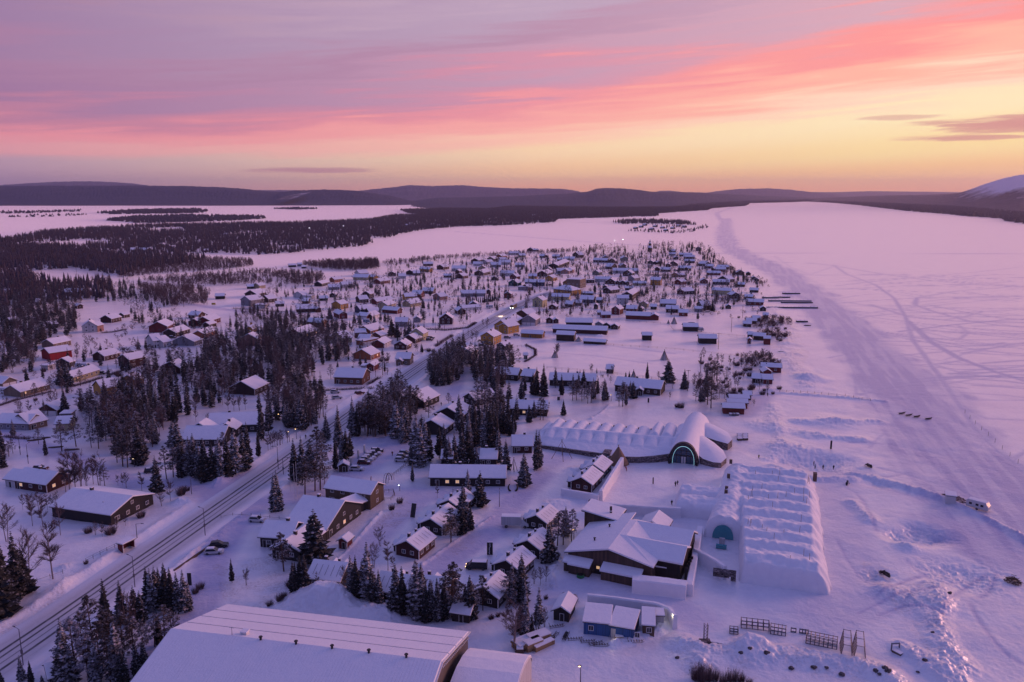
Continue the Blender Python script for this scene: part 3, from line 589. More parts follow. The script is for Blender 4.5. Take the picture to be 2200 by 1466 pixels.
# ------------------------------------------------------------------ labels: every thing is named from what it looks like and a landmark beside it
ANCHORS = [('the bus shelter', 273, 1172), ('the large arena roof', 700, 1400), ('the four track road junction', 450, 1045), ('the brown hip roofed villa', 235, 1110), ('the lit window bungalow', 50, 910),
 ('the red brick bungalow', 70, 1040), ('the yellow gabled house', 205, 850), ('the bright red barn', 130, 765), ('the big white villa', 190, 705), ('the white glass fronted house', 345, 740),
 ('the two storey red house', 280, 775), ('the gabled restaurant by the road', 470, 915), ('the hidden brown roof', 545, 840), ('the yellow gambrel house', 545, 705), ('the pink house', 555, 735), ('the long dark red house', 655, 720),
 ('the long brick house', 760, 815), ('the tan house by the road', 870, 780), ('the yellow corner house', 905, 725), ('the tall yellow house', 1055, 725), ('the big grey garage', 1140, 690),
 ('the gabled dark red house', 960, 695), ('the parked cars', 800, 985), ('the tall barn beside the path', 770, 1060), ('the long lodge with lit windows', 1005, 1040), ('the pale box truck', 1108, 1122), ('the black van', 1028, 1217),
 ('the arched glass entrance', 1468, 975), ('the brown tipi', 1328, 975), ('the twin cabins at the plaza', 1262, 1035), ('the big restaurant roof', 1350, 1170), ('the blue hut', 1310, 1345), ('the teal ice door', 1552, 1150),
 ('the ridged snow hall', 1680, 1150), ('the steel frames', 1720, 1370), ('the caravan', 2100, 1083), ('the dog teams', 1965, 893), ('the red boathouses', 1580, 870), ('the red huts by the shore', 1650, 800),
 ('the lone field barn', 1520, 730), ('the long red stable', 1380, 683), ('the dark stable rows', 1250, 710), ('the blue door lodge', 1375, 845), ('the pole tents', 1430, 765), ('the yellow school', 1215, 630), ('the three storey tan block', 1245, 605),
 ('the cream two storey house', 1160, 650), ('the white two storey house', 1340, 650), ('the bell tower', 1396, 535), ('the yellow shore house', 1410, 605), ('the pale long house', 1550, 630), ('the black barn', 1210, 570),
 ('the green gabled house', 1105, 605), ('the yellow bungalow', 880, 640), ('the row of hedge spruces', 1035, 650), ('the pale yellow house', 780, 600), ('the red cottage in the forest', 133, 565), ('the grey two storey house', 530, 655),
 ('the red barn on the snowfield', 670, 665), ('the boat jetties', 1700, 650), ('the shore saunas', 1640, 600), ('the frozen bay', 600, 560), ('the white fields', 130, 600), ('the log pile', 1145, 1380), ('the cabin with two chimneys', 890, 1170),
 ('the small red hut', 740, 1165), ('the grey roofed cabin', 690, 1240), ('the dark shed under the pines', 990, 1325), ('the tall lone spruce', 680, 1150), ('the row of young spruces', 360, 1260)]
AUTO = []      # (object, phrase, x, y)
def auto(o, phrase, px, py): AUTO.append((o, phrase, px, py))
ORD = ['', 'second', 'third', 'fourth', 'fifth', 'sixth', 'seventh', 'eighth', 'ninth', 'tenth', 'eleventh', 'twelfth', 'thirteenth', 'fourteenth', 'fifteenth', 'sixteenth', 'seventeenth', 'eighteenth', 'nineteenth', 'twentieth']
def assign_labels():
    cells = {}
    for o, ph, x, y in AUTO:
        best = min(ANCHORS, key=lambda a: (math.hypot((a[1] - x), (a[2] - y) * 1.7), a[0]))
        dx, dy = x - best[1], (y - best[2]) * 1.7; r = math.hypot(dx, dy)
        if abs(dx) > 1.6 * abs(dy): d = 'right of' if dx > 0 else 'left of'
        elif abs(dy) > 1.6 * abs(dx): d = 'in front of' if dy > 0 else 'behind'
        else: d = ('front ' if dy > 0 else 'back ') + ('right of' if dx > 0 else 'left of')
        cells.setdefault((ph, best[0], d), []).append((r, o))
    for (ph, a, d), lst in cells.items():
        lst.sort(key=lambda t: t[0])
        for i, (r, o) in enumerate(lst):
            n = '' if len(lst) == 1 else ('nearest ' if i == 0 else (ORD[i] if i < 20 else ORD[19]) + ' nearest ')
            t_ = (n + ph + ' ' + d + ' ' + a).strip()
            if len(t_.split()) > 16: t_ = t_.replace(' with gable in front', '').replace(' with flat roof', '')
            o['label'] = t_

FOOT = []     # building footprints in world, kept free of trees
def free_of_buildings(x, y, m=1.5):
    for cx, cy, r, poly in FOOT:
        if abs(x - cx) > r + m or abs(y - cy) > r + m: continue
        n = len(poly); s = 0; inside = True
        for i in range(n):
            x0, y0 = poly[i]; x1, y1 = poly[(i + 1) % n]
            L = math.hypot(x1 - x0, y1 - y0) + 1e-9
            if ((x1 - x0) * (y - y0) - (y1 - y0) * (x - x0)) / L < -m: inside = False; break
        if inside: return False
    return True
def add_foot(poly):
    a = sum(poly[i][0] * poly[(i + 1) % len(poly)][1] - poly[(i + 1) % len(poly)][0] * poly[i][1] for i in range(len(poly)))
    if a < 0: poly = poly[::-1]
    cx = sum(p[0] for p in poly) / len(poly); cy = sum(p[1] for p in poly) / len(poly)
    FOOT.append((cx, cy, max(math.hypot(p[0] - cx, p[1] - cy) for p in poly), poly))

# ------------------------------------------------------------------ tree meshes (12 m tall)
def spruce_crown(seed, width=2.3, layers=30, gappy=0.1, low=0.06):
    r = random.Random(seed); m = MB(); H = 12.0
    for k in range(layers):
        f = k / (layers - 1.0); z = H * (low + (0.985 - low) * f ** 0.93)
        R0 = width * (1 - f) ** 0.82 * (0.82 + 0.36 * r.random()) + 0.10
        if f < 0.12: R0 *= 0.7 + 2.2 * f
        n = max(4, int(5 + 7 * (1 - f)))
        a0 = r.random() * 6.28
        for i in range(n):
            if r.random() < gappy: continue
            a = a0 + 6.283 * i / n + r.uniform(-0.35, 0.35); L = R0 * r.uniform(0.62, 1.18); dz = L * r.uniform(0.18, 0.5)
            c, s = math.cos(a), math.sin(a); w = 0.16 + 0.30 * L ** 0.8 * r.uniform(0.8, 1.2)
            b = (0.05 * c, 0.05 * s, z + 0.14 * L); t = (L * c, L * s, z - dz + 0.12 * L)
            mx, my, mz = 0.58 * L * c, 0.58 * L * s, z - dz * 0.45
            l = (mx - w * s, my + w * c, mz - 0.16 * L); q = (mx + w * s, my - w * c, mz - 0.16 * L)
            e = (0.62 * L * c, 0.62 * L * s, mz - 0.45 * L * r.uniform(.5, 1)); top = (mx, my, mz + 0.06)
            m.add([b, l, t, q, top, e], [(0, 1, 4), (1, 2, 4), (2, 3, 4), (3, 0, 4), (0, 5, 2)], 'needles_spruce')
    m.add([(0.06, 0, H * .93), (-0.04, 0.06, H * .93), (-0.04, -0.06, H * .93), (0, 0, H)], [(0, 1, 3), (1, 2, 3), (2, 0, 3)], 'needles_spruce')
    return m
def spruce_trunk():
    m = MB(); m.tube((0, 0, -0.4), (0, 0, 11.2), 0.17, 0.03, 'bark_spruce', 6); return m
def pine_parts(seed):
    r = random.Random(seed); t = MB(); c = MB(); H = 12.0
    bx, by = r.uniform(-.5, .5), r.uniform(-.5, .5)
    t.tube((0, 0, -0.4), (bx * .5, by * .5, 6.0), 0.2, 0.14, 'bark_pine', 6); t.tube((bx * .5, by * .5, 6.0), (bx, by, 11.4), 0.14, 0.04, 'bark_pine', 6)
    n = 34
    for k in range(n):
        f = k / (n - 1.0); z = 3.6 + 8.0 * f; a = k * 2.4 + r.uniform(-.4, .4)
        R0 = (2.5 * math.sin(math.pi * min(1, 0.22 + 0.78 * f) ** 0.9) + 0.25) * r.uniform(0.5, 1.1)
        x, y = bx * z / 12 + R0 * math.cos(a), by * z / 12 + R0 * math.sin(a); zz = z + r.uniform(-.2, .5)
        t.tube((bx * z / 12, by * z / 12, z - 0.5), (x, y, zz), 0.045, 0.02, 'bark_pine', 3, False)
        cr = r.uniform(0.6, 1.05) * (1.1 - 0.45 * f)
        for q in range(30):
            u, v = r.uniform(0, 6.28), r.uniform(-1, 1); rr = cr * r.random() ** 0.4; h = math.sqrt(1 - v * v)
            px, py, pz = x + rr * h * math.cos(u), y + rr * h * math.sin(u), zz + rr * v * 0.6
            s = r.uniform(0.16, 0.34); th = r.uniform(0, 6.28); ti = r.uniform(-.5, .5)
            c.add([(px + s * math.cos(th), py + s * math.sin(th), pz + s * ti), (px + s * math.cos(th + 2.2), py + s * math.sin(th + 2.2), pz - s * ti * .6), (px + s * math.cos(th + 4.3), py + s * math.sin(th + 4.3), pz + s * r.uniform(-.3, .5))], [(0, 1, 2)], 'needles_pine')
    return t, c
def birch_parts(seed, H=12.0, spread=1.0, twn=620, trunks=1):
    r = random.Random(seed); t = MB(); c = MB()
    ends = []
    for q in range(trunks):
        la, ll = r.uniform(0, 6.28), (0.0 if trunks == 1 else r.uniform(.3, 1.1))
        x0, y0 = (0, 0) if trunks == 1 else (0.25 * math.cos(la), 0.25 * math.sin(la))
        x1, y1 = x0 + ll * 1.6 * math.cos(la) + r.uniform(-.3, .3), y0 + ll * 1.6 * math.sin(la) + r.uniform(-.3, .3)
        t.tube((x0, y0, -0.3), ((x0 + x1) / 2, (y0 + y1) / 2, H * .45), 0.13, 0.09, 'bark_birch', 5, False); t.tube(((x0 + x1) / 2, (y0 + y1) / 2, H * .45), (x1, y1, H * .9), 0.09, 0.025, 'bark_birch', 4, False)
        for k in range(int(20 / trunks ** .5)):
            z = H * r.uniform(0.22, 0.86); f = z / H; a = r.uniform(0, 6.28)
            L = spread * (2.6 * math.sin(math.pi * (0.15 + 0.8 * f)) + 0.4) * r.uniform(.6, 1.1)
            s = (x0 + (x1 - x0) * f, y0 + (y1 - y0) * f, z); e = (s[0] + L * .75 * math.cos(a), s[1] + L * .75 * math.sin(a), min(H, z + L * r.uniform(.6, 1.1)))
            t.tube(s, e, 0.045, 0.015, 'bark_birch', 3, False); ends.append((s, e))
    for k in range(twn):
        s, e = r.choice(ends); u = r.uniform(0.15, 1.0)
        p = Vector(s).lerp(Vector(e), u); d = (Vector(e) - Vector(s)).normalized() + Vector((r.gauss(0, .55), r.gauss(0, .55), r.uniform(-.25, .7)))
        d = d.normalized() * r.uniform(.5, 1.35) * (0.6 + .4 * H / 12); w = Vector((r.gauss(0, 1), r.gauss(0, 1), r.gauss(0, 1))).cross(d).normalized() * 0.032
        c.add([p - w, p + w, p + d], [(0, 1, 2)], 'twigs')
        p2 = p + d * .45; d2 = (d + Vector((r.gauss(0, .6), r.gauss(0, .6), r.gauss(0, .3)))) * .55
        c.add([p2 - w * .8, p2 + w * .8, p2 + d2], [(0, 1, 2)], 'twigs')
    return t, c
def bush_mesh(seed, H=3.0, R0=2.0, n=420, mat='twigs'):
    r = random.Random(seed); m = MB()
    for k in range(n):
        a = r.uniform(0, 6.28); q = R0 * 0.55 * math.sqrt(r.random()); x, y = q * math.cos(a), q * math.sin(a)
        L = H * r.uniform(.45, 1.05); lean = r.uniform(.1, .75) * q / (R0 * .55) + r.uniform(-.15, .15)
        p = Vector((x, y, -0.1)); e = p + Vector((lean * L * math.cos(a) * .8, lean * L * math.sin(a) * .8, L * (1 - .35 * lean * lean)))
        w = Vector((-math.sin(a + 1), math.cos(a + 1), 0)) * 0.035
        m.add([p - w, p + w, e], [(0, 1, 2)], mat)
        for _ in range(2):
            s = p.lerp(e, r.uniform(.4, .9)); d = Vector((r.gauss(0, .5), r.gauss(0, .5), r.uniform(0, .6))) * .28 * L
            m.add([s - w * .7, s + w * .7, s + d], [(0, 1, 2)], mat)
    return m
PROTO = {}
def mk_protos():
    def me(mb, nm): o = mb.build(nm); m = o.data; bpy.data.objects.remove(o); return m
    for k in range(6): PROTO['s', k] = (me(spruce_trunk(), 'trunk'), me(spruce_crown(11 + k, (2.0, 2.5, 1.55, 2.9, 1.8, 2.2)[k], (32, 28, 34, 26, 32, 30)[k], (.08, .12, .05, .1, .2, .1)[k], (.05, .04, .06, .03, .14, .06)[k]), 'crown'))
    for k in range(4): t, c = pine_parts(40 + k); PROTO['p', k] = (me(t, 'trunk'), me(c, 'crown'))
    for k in range(4): t, c = birch_parts(60 + k, 12.0, (1, .85, 1.2, 1.1)[k], 950, (1, 1, 2, 3)[k]); PROTO['b', k] = (me(t, 'trunk'), me(c, 'crown'))
    for k in range(3): PROTO['u', k] = me(bush_mesh(80 + k, 3.0, 2.0, 330, 'twigs' if k < 2 else 'twigs_red'), 'bare_bush')
mk_protos()
COUNT = dict(s=0, p=0, b=0, u=0)
LIMIT = dict(s=298, p=230, b=260, u=120)
STUFF_PTS = []      # overflow: kind, x, y, height
NAMES = dict(s='spruce_tree', p='pine_tree', b='birch_tree', u='bare_bush')
def tree(kind, x, y, h, wfac=None, px=None, py=None):
    """an individual tree at world x, y"""
    if COUNT[kind] >= LIMIT[kind]: STUFF_PTS.append((kind, x, y, h)); return
    COUNT[kind] += 1
    w = wfac or random.uniform(.85, 1.2); s = h / 12.0 if kind != 'u' else h / 3.0
    if px is None: px, py = to_px(x, y, 0)
    z = gz(x, y); rz = random.uniform(0, 6.28)
    if kind == 'u':
        o = link(NAMES[kind], PROTO['u', random.randrange(3)], None, (x, y, z), rz); o.scale = (s * w, s * w, s)
    else:
        k = random.randrange({'s': 6, 'p': 4, 'b': 4}[kind]); t, c = PROTO[kind, k]
        o = empty(NAMES[kind], (x, y, z), rz); o.scale = (s * w, s * w, s)
        link('trunk', t, o); link('crown', c, o)
    tall = 'tall' if h > 12 else ('small' if h < 7 else ('mid sized' if h < 9.5 else ''))
    wd = 'slim' if w < .92 else ('broad' if w > 1.12 else '')
    if kind == 'u': o['category'] = 'bush'; o['group'] = 'leafless bushes around the village'; ph = ('low' if h < 2 else 'dense') + ' bare twiggy bush'
    else:
        o['category'] = 'tree'; o['group'] = {'s': 'snow dusted spruces', 'p': 'dark pines', 'b': 'bare birches'}[kind]
        ph = ' '.join(q for q in (tall, wd, {'s': 'snowy spruce', 'p': 'dark pine', 'b': 'bare birch'}[kind]) if q)
    auto(o, ph, px, py); return o
# ------------------------------------------------------------------ houses
def unit_mesh(fn, name):
    o = fn().build(name); m = o.data; bpy.data.objects.remove(o); return m
def _frame(lit=False):     # 1 x 1 m window in the xz plane, facing -y
    m = MB(); t = .09
    m.box(0, -.05, 0, 1, .02, t, 'trim_white'); m.box(0, -.05, 1 - t, 1, .02, 1, 'trim_white'); m.box(0, -.05, t, t, .02, 1 - t, 'trim_white'); m.box(1 - t, -.05, t, 1, .02, 1 - t, 'trim_white')
    m.box(.5 - t / 3, -.045, t, .5 + t / 3, .0, 1 - t, 'trim_white'); return m
def _pane(mat):
    m = MB(); m.box(.085, -.03, .085, .915, .01, .915, mat); return m
def _win(mat='window_pane'):
    m = MB(); m.box(0, -.04, 0, 1, .01, 1, 'trim_white'); m.box(.13, -.06, .13, .87, -.03, .87, mat); return m
WF = unit_mesh(_frame, 'window'); WP = unit_mesh(lambda: _pane('window_pane'), 'pane'); WPL = unit_mesh(lambda: _pane('pane_lit'), 'pane')
WS = unit_mesh(_win, 'window'); WSL = unit_mesh(lambda: _win('pane_lit'), 'window')
def _door():
    m = MB(); m.box(0, -.05, 0, 1, .01, 2.1, 'trim_white'); m.box(.1, -.08, 0, .9, -.04, 2.0, 'wall_dark'); return m
WD = unit_mesh(_door, 'door')
def _chim():
    m = MB(); m.box(-.42, -.36, -1.0, .42, .36, .95, 'chimney'); m.box(-.48, -.42, .95, .48, .42, 1.03, 'fascia'); m.box(-.43, -.38, 1.03, .43, .38, 1.18, 'snow'); return m
WC = unit_mesh(_chim, 'chimney')
def place(me, name, parent, x, y, z, ang=0.0, sx=1, sz=1):
    o = link(name, me, parent, (x, y, z), ang); o.scale = (sx, 1, sz); return o
def window(parent, x, y, z, ang, w, h, near, lit):
    if near:
        f = place(WF, 'window', parent, x, y, z, ang, w, h); link('pane', WPL if lit else WP, f)
    else: place(WSL if lit else WS, 'window', parent, x, y, z, ang, w, h)
def gable_roof(m, x0, x1, y0, y1, h, rise, ov=.55, th=.34, ridge='x', mats=('snow', 'fascia'), half=None):
    """two sloping slabs, snow on top; ridge along x or y"""
    if ridge == 'y':
        def T(a, b, c): return (b, a, c)
        x0, x1, y0, y1 = y0, y1, x0, x1; flip = True
    else:
        def T(a, b, c): return (a, b, c)
        flip = False
    ym = (y0 + y1) / 2 if half is None else y0 + (y1 - y0) * half
    for ya, s in ((y0, -1), (y1, 1)):
        sl = rise / abs(ym - ya); ye = ya + s * ov; ze = h - ov * sl
        b = [T(x0 - ov, ye, ze), T(x1 + ov, ye, ze), T(x1 + ov, ym, h + rise), T(x0 - ov, ym, h + rise)]
        u = [(a[0], a[1], a[2] + .16) for a in b]; v = [(a[0], a[1], a[2] + .16 + th) for a in b]
        q = s * .0
        fs = [(0, 1, 2, 3)] + [(i, (i + 1) % 4, 4 + (i + 1) % 4, 4 + i) for i in (0, 1, 3)]
        m.add(b + u, fs, mats[1])
        ins = [T(x0 - ov + .05, ye - s * .06, ze + .17), T(x1 + ov - .05, ye - s * .06, ze + .17), T(x1 + ov - .05, ym, h + rise + .17), T(x0 - ov + .05, ym, h + rise + .17)]
        c2 = .12
        top = [T(x0 - ov + c2, ye - s * c2, ze + .16 + th * .8), T(x1 + ov - c2, ye - s * c2, ze + .16 + th * .8), T(x1 + ov - c2, ym, h + rise + .16 + th), T(x0 - ov + c2, ym, h + rise + .16 + th)]
        m.add(ins + top, [(4, 5, 6, 7)] + [(i, (i + 1) % 4, 4 + (i + 1) % 4, 4 + i) for i in (0, 1, 3)], mats[0])
def body(m, x0, x1, y0, y1, h, rise, ridge, mat, half=None):
    m.add([(x0, y0, -.5), (x1, y0, -.5), (x1, y1, -.5), (x0, y1, -.5), (x0, y0, h), (x1, y0, h), (x1, y1, h), (x0, y1, h)],
          [(0, 1, 5, 4), (1, 2, 6, 5), (2, 3, 7, 6), (3, 0, 4, 7)], mat)
    if rise <= 0: return
    f = .5 if half is None else half
    if ridge == 'x':
        ym = y0 + (y1 - y0) * f
        m.add([(x1, y0, h), (x1, y1, h), (x1, ym, h + rise)], [(0, 1, 2)], mat); m.add([(x0, y1, h), (x0, y0, h), (x0, ym, h + rise)], [(0, 1, 2)], mat)
    else:
        xm = x0 + (x1 - x0) * f
        m.add([(x0, y0, h), (x1, y0, h), (xm, y0, h + rise)], [(0, 1, 2)], mat); m.add([(x1, y1, h), (x0, y1, h), (xm, y1, h + rise)], [(0, 1, 2)], mat)
def trims(m, x0, x1, y0, y1, h):
    for x, y in ((x0, y0), (x1, y0), (x1, y1), (x0, y1)): m.box(x - .09, y - .09, -.3, x + .09, y + .09, h, 'trim_white')
COLNAME = dict(red='red', brightred='bright red', darkred='dark red', brown='brown', dark='dark', black='black', yellow='yellow', ochre='ochre', cream='cream', pale='pale yellow', white='white', grey='grey', tan='tan', brick='brick brown', orange='orange brown', navy='navy blue', green='dark green', greygreen='grey green', wood='wooden', pink='pink', blue='blue')
HCOUNT = [0]
def base_frame(A, B, D):
    a = P(*A); b = P(*B); d = b - a; L = d.length; ang = math.atan2(d.y, d.x)
    return a, L, ang
def house(tile, typ, ax, ay, bx, by, D, h, col, opt=''):
    """A-B: foot of the wall nearest the camera, D: depth in metres away from it, h: wall height. typ e = eave wall in front, g = gable in front, f = flat, h = hip, m = gambrel"""
    A = TP(tile, ax, ay); B = TP(tile, bx, by); a, L, ang = base_frame(A, B, D)
    L = max(L, 2.0); name = 'house'; area = L * D
    shed = area < 42 or 'S' in opt
    garage = 'G' in opt; barn = 'B' in opt
    name = 'shed' if shed else ('garage' if garage else ('barn' if barn else 'house'))
    c0 = a + Vector((math.cos(ang), math.sin(ang), 0)) * L / 2 + Vector((-math.sin(ang), math.cos(ang), 0)) * D / 2
    o = empty(name, (c0.x, c0.y, 0), ang)
    x0, x1, y0, y1 = -L / 2, L / 2, -D / 2, D / 2
    ca, sa = math.cos(ang), math.sin(ang)
    add_foot([(c0.x + ca * x - sa * y, c0.y + sa * x + ca * y) for x, y in ((x0, y0), (x1, y0), (x1, y1), (x0, y1))])
    near = a.length < 520; rnd = random.Random(int(ax * 7 + ay * 13)); mat = 'wall_' + col
    w = MB(); r = MB(); pitch = 0.50 if not barn else 0.42
    if 'p' in opt: pitch = 0.62
    if 'l' in opt: pitch = 0.24
    if typ == 'e': rise = min(D / 2 * pitch, 3.2); body(w, x0, x1, y0, y1, h, rise, 'x', mat); gable_roof(r, x0, x1, y0, y1, h, rise, ridge='x')
    elif typ == 'g': rise = min(L / 2 * pitch * 1.15, 4.2); body(w, x0, x1, y0, y1, h, rise, 'y', mat); gable_roof(r, x0, x1, y0, y1, h, rise, ridge='y')
    elif typ == 'f':
        rise = 0; body(w, x0, x1, y0, y1, h, 0, 'x', mat); r.box(x0 - .4, y0 - .4, h, x1 + .4, y1 + .4, h + .22, 'fascia'); r.box(x0 - .34, y0 - .34, h + .22, x1 + .34, y1 + .34, h + .55, 'snow')
    elif typ == 'h':
        rise = min(D, L) / 2 * .5; body(w, x0, x1, y0, y1, h, 0, 'x', mat); e = .6; q = min(D, L) / 2
        for dz, mt in ((0, 'fascia'), (.3, 'snow')):
            f_ = e if dz == 0 else e - .08
            pts = [(x0 - f_, y0 - f_, h + dz), (x1 + f_, y0 - f_, h + dz), (x1 + f_, y1 + f_, h + dz), (x0 - f_, y1 + f_, h + dz), (x0 + q, 0, h + rise + dz), (x1 - q, 0, h + rise + dz)]
            lo = [(p[0], p[1], h - .1 + (.12 if dz else 0)) for p in pts[:4]]
            r.add(pts + lo, [(0, 1, 5, 4), (1, 2, 5), (2, 3, 4, 5), (3, 0, 4), (6, 7, 1, 0), (7, 8, 2, 1), (8, 9, 3, 2), (9, 6, 0, 3)], mt)
    else:    # gambrel, gable in front
        rise = L * .42; k = .24
        body(w, x0, x1, y0, y1, h, 0, 'y', mat)
        prof = [(x0 - .3, h - .2), (x0 + L * k * .7, h + rise * .68), (0, h + rise), (x1 - L * k * .7, h + rise * .68), (x1 + .3, h - .2)]
        for yy in (y0, y1): w.add([(p[0], yy, p[1]) for p in prof], [tuple(range(5)) if yy == y0 else tuple(range(5))[::-1]], mat)
        for dz, mt, ov in ((.05, 'fascia', .5), (.3, 'snow', .42)):
            V = [(p[0], y0 - ov, p[1] + dz) for p in prof] + [(p[0], y1 + ov, p[1] + dz) for p in prof] + [(p[0], y0 - ov, p[1] + dz - .22) for p in prof] + [(p[0], y1 + ov, p[1] + dz - .22) for p in prof]
            r.add(V, [(i, i + 1, 6 + i, 5 + i) for i in range(4)] + [(10 + i, 11 + i, i + 1, i) for i in range(4)] + [(5 + i, 6 + i, 16 + i, 15 + i) for i in range(4)], mt)
    if col in ('red', 'brightred', 'darkred', 'yellow', 'ochre', 'orange', 'green', 'navy', 'brown') and not barn: trims(w, x0, x1, y0, y1, h)
    w.build('wall', o); rf = r.build('roof', o)
    # openings
    far = a.length > 900
    if not barn:
        def wall_windows(x_a, x_b, y, angl, flip, n, z, sc=1.0):
            for i in range(n):
                u = (i + .5) / n
                lit = ('L' in opt and rnd.random() < .3) or (near and rnd.random() < .03)
                ww, wh = 1.25 * sc, 1.15 * sc
                if angl == 0: window(o, x_a + (x_b - x_a) * u - ww / 2, y, z, 0, ww, wh, near, lit)
                else: window(o, y, x_a + (x_b - x_a) * u + (-ww / 2 if flip > 0 else ww / 2), z, flip * math.pi / 2, ww, wh, near, lit)
        storeys = 2 if h > 3.9 else 1
        for st in range(storeys):
            z = .95 + st * 2.7
            if z + 1.1 > h + .3: z = h - 1.25
            if not (garage or shed):
                n = max(1, int(L / (3.4 if not far else 4.5))); n = min(n, 7)
                wall_windows(x0 + .6, x1 - .6, y0 - .01, 0, 0, n, z)
                n = max(1, int(D / 4.5)); sx = x1 + .01 if c0.x < 0 else x0 - .01
                wall_windows(y0 + .8, y1 - .8, sx, 1, 1 if c0.x < 0 else -1, min(n, 3), z)
            elif shed and not far: place(WD, 'door', o, x0 + L * .4, y0 - .01, 0, 0, 1.0, .9)
        if typ == 'g' and h + rise > 4.2 and not (garage or shed): window(o, -.55, y0 - .01, h + .25, 0, 1.1, 1.0, near, False)
        if near and not (garage or shed): place(WD, 'door', o, x0 + L * .08, y0 - .012, 0, 0, 1.0, 1)
        if garage:
            g = MB(); nn = max(1, int(L / 3.2))
            for i in range(nn): g.box(x0 + .35 + i * (L - .4) / nn, y0 - .06, 0, x0 + (i + 1) * (L - .4) / nn, y0 - .01, 2.1, 'trim_white')
            g.build('garage_door', o)
    if not (barn or garage or shed or 'c' in opt):
        if typ in 'e': link('chimney', WC, rf, (x0 + L * rnd.uniform(.3, .7), 0.3, h + rise + .1))
        elif typ == 'g': link('chimney', WC, rf, (.2, y0 + D * rnd.uniform(.35, .7), h + rise + .1))
        elif typ == 'h': link('chimney', WC, rf, (.3, .2, h + rise))
        if near and rnd.random() < .4: link('chimney', WC, rf, (x0 + L * .25, y0 + D * .3, h + .9)).scale = (.4, .4, .7)
    size = 'long' if max(L, D) > 19 else ('small' if area < 45 else ('large' if area > 170 else ''))
    ph = ' '.join(q for q in (size, 'two storey' if h > 3.9 and not barn else '', COLNAME[col], name, {'h': 'with hipped roof', 'm': 'with gambrel roof', 'f': 'with flat roof', 'g': 'with gable in front', 'e': ''}[typ]) if q)
    o['category'] = name; o['group'] = {'shed': 'snow capped sheds', 'garage': 'garages', 'barn': 'old wooden barns', 'house': 'snow roofed village houses'}[name]
    q = to_px(c0.x, c0.y, 0); auto(o, ph, *q); HCOUNT[0] += 1
    return o
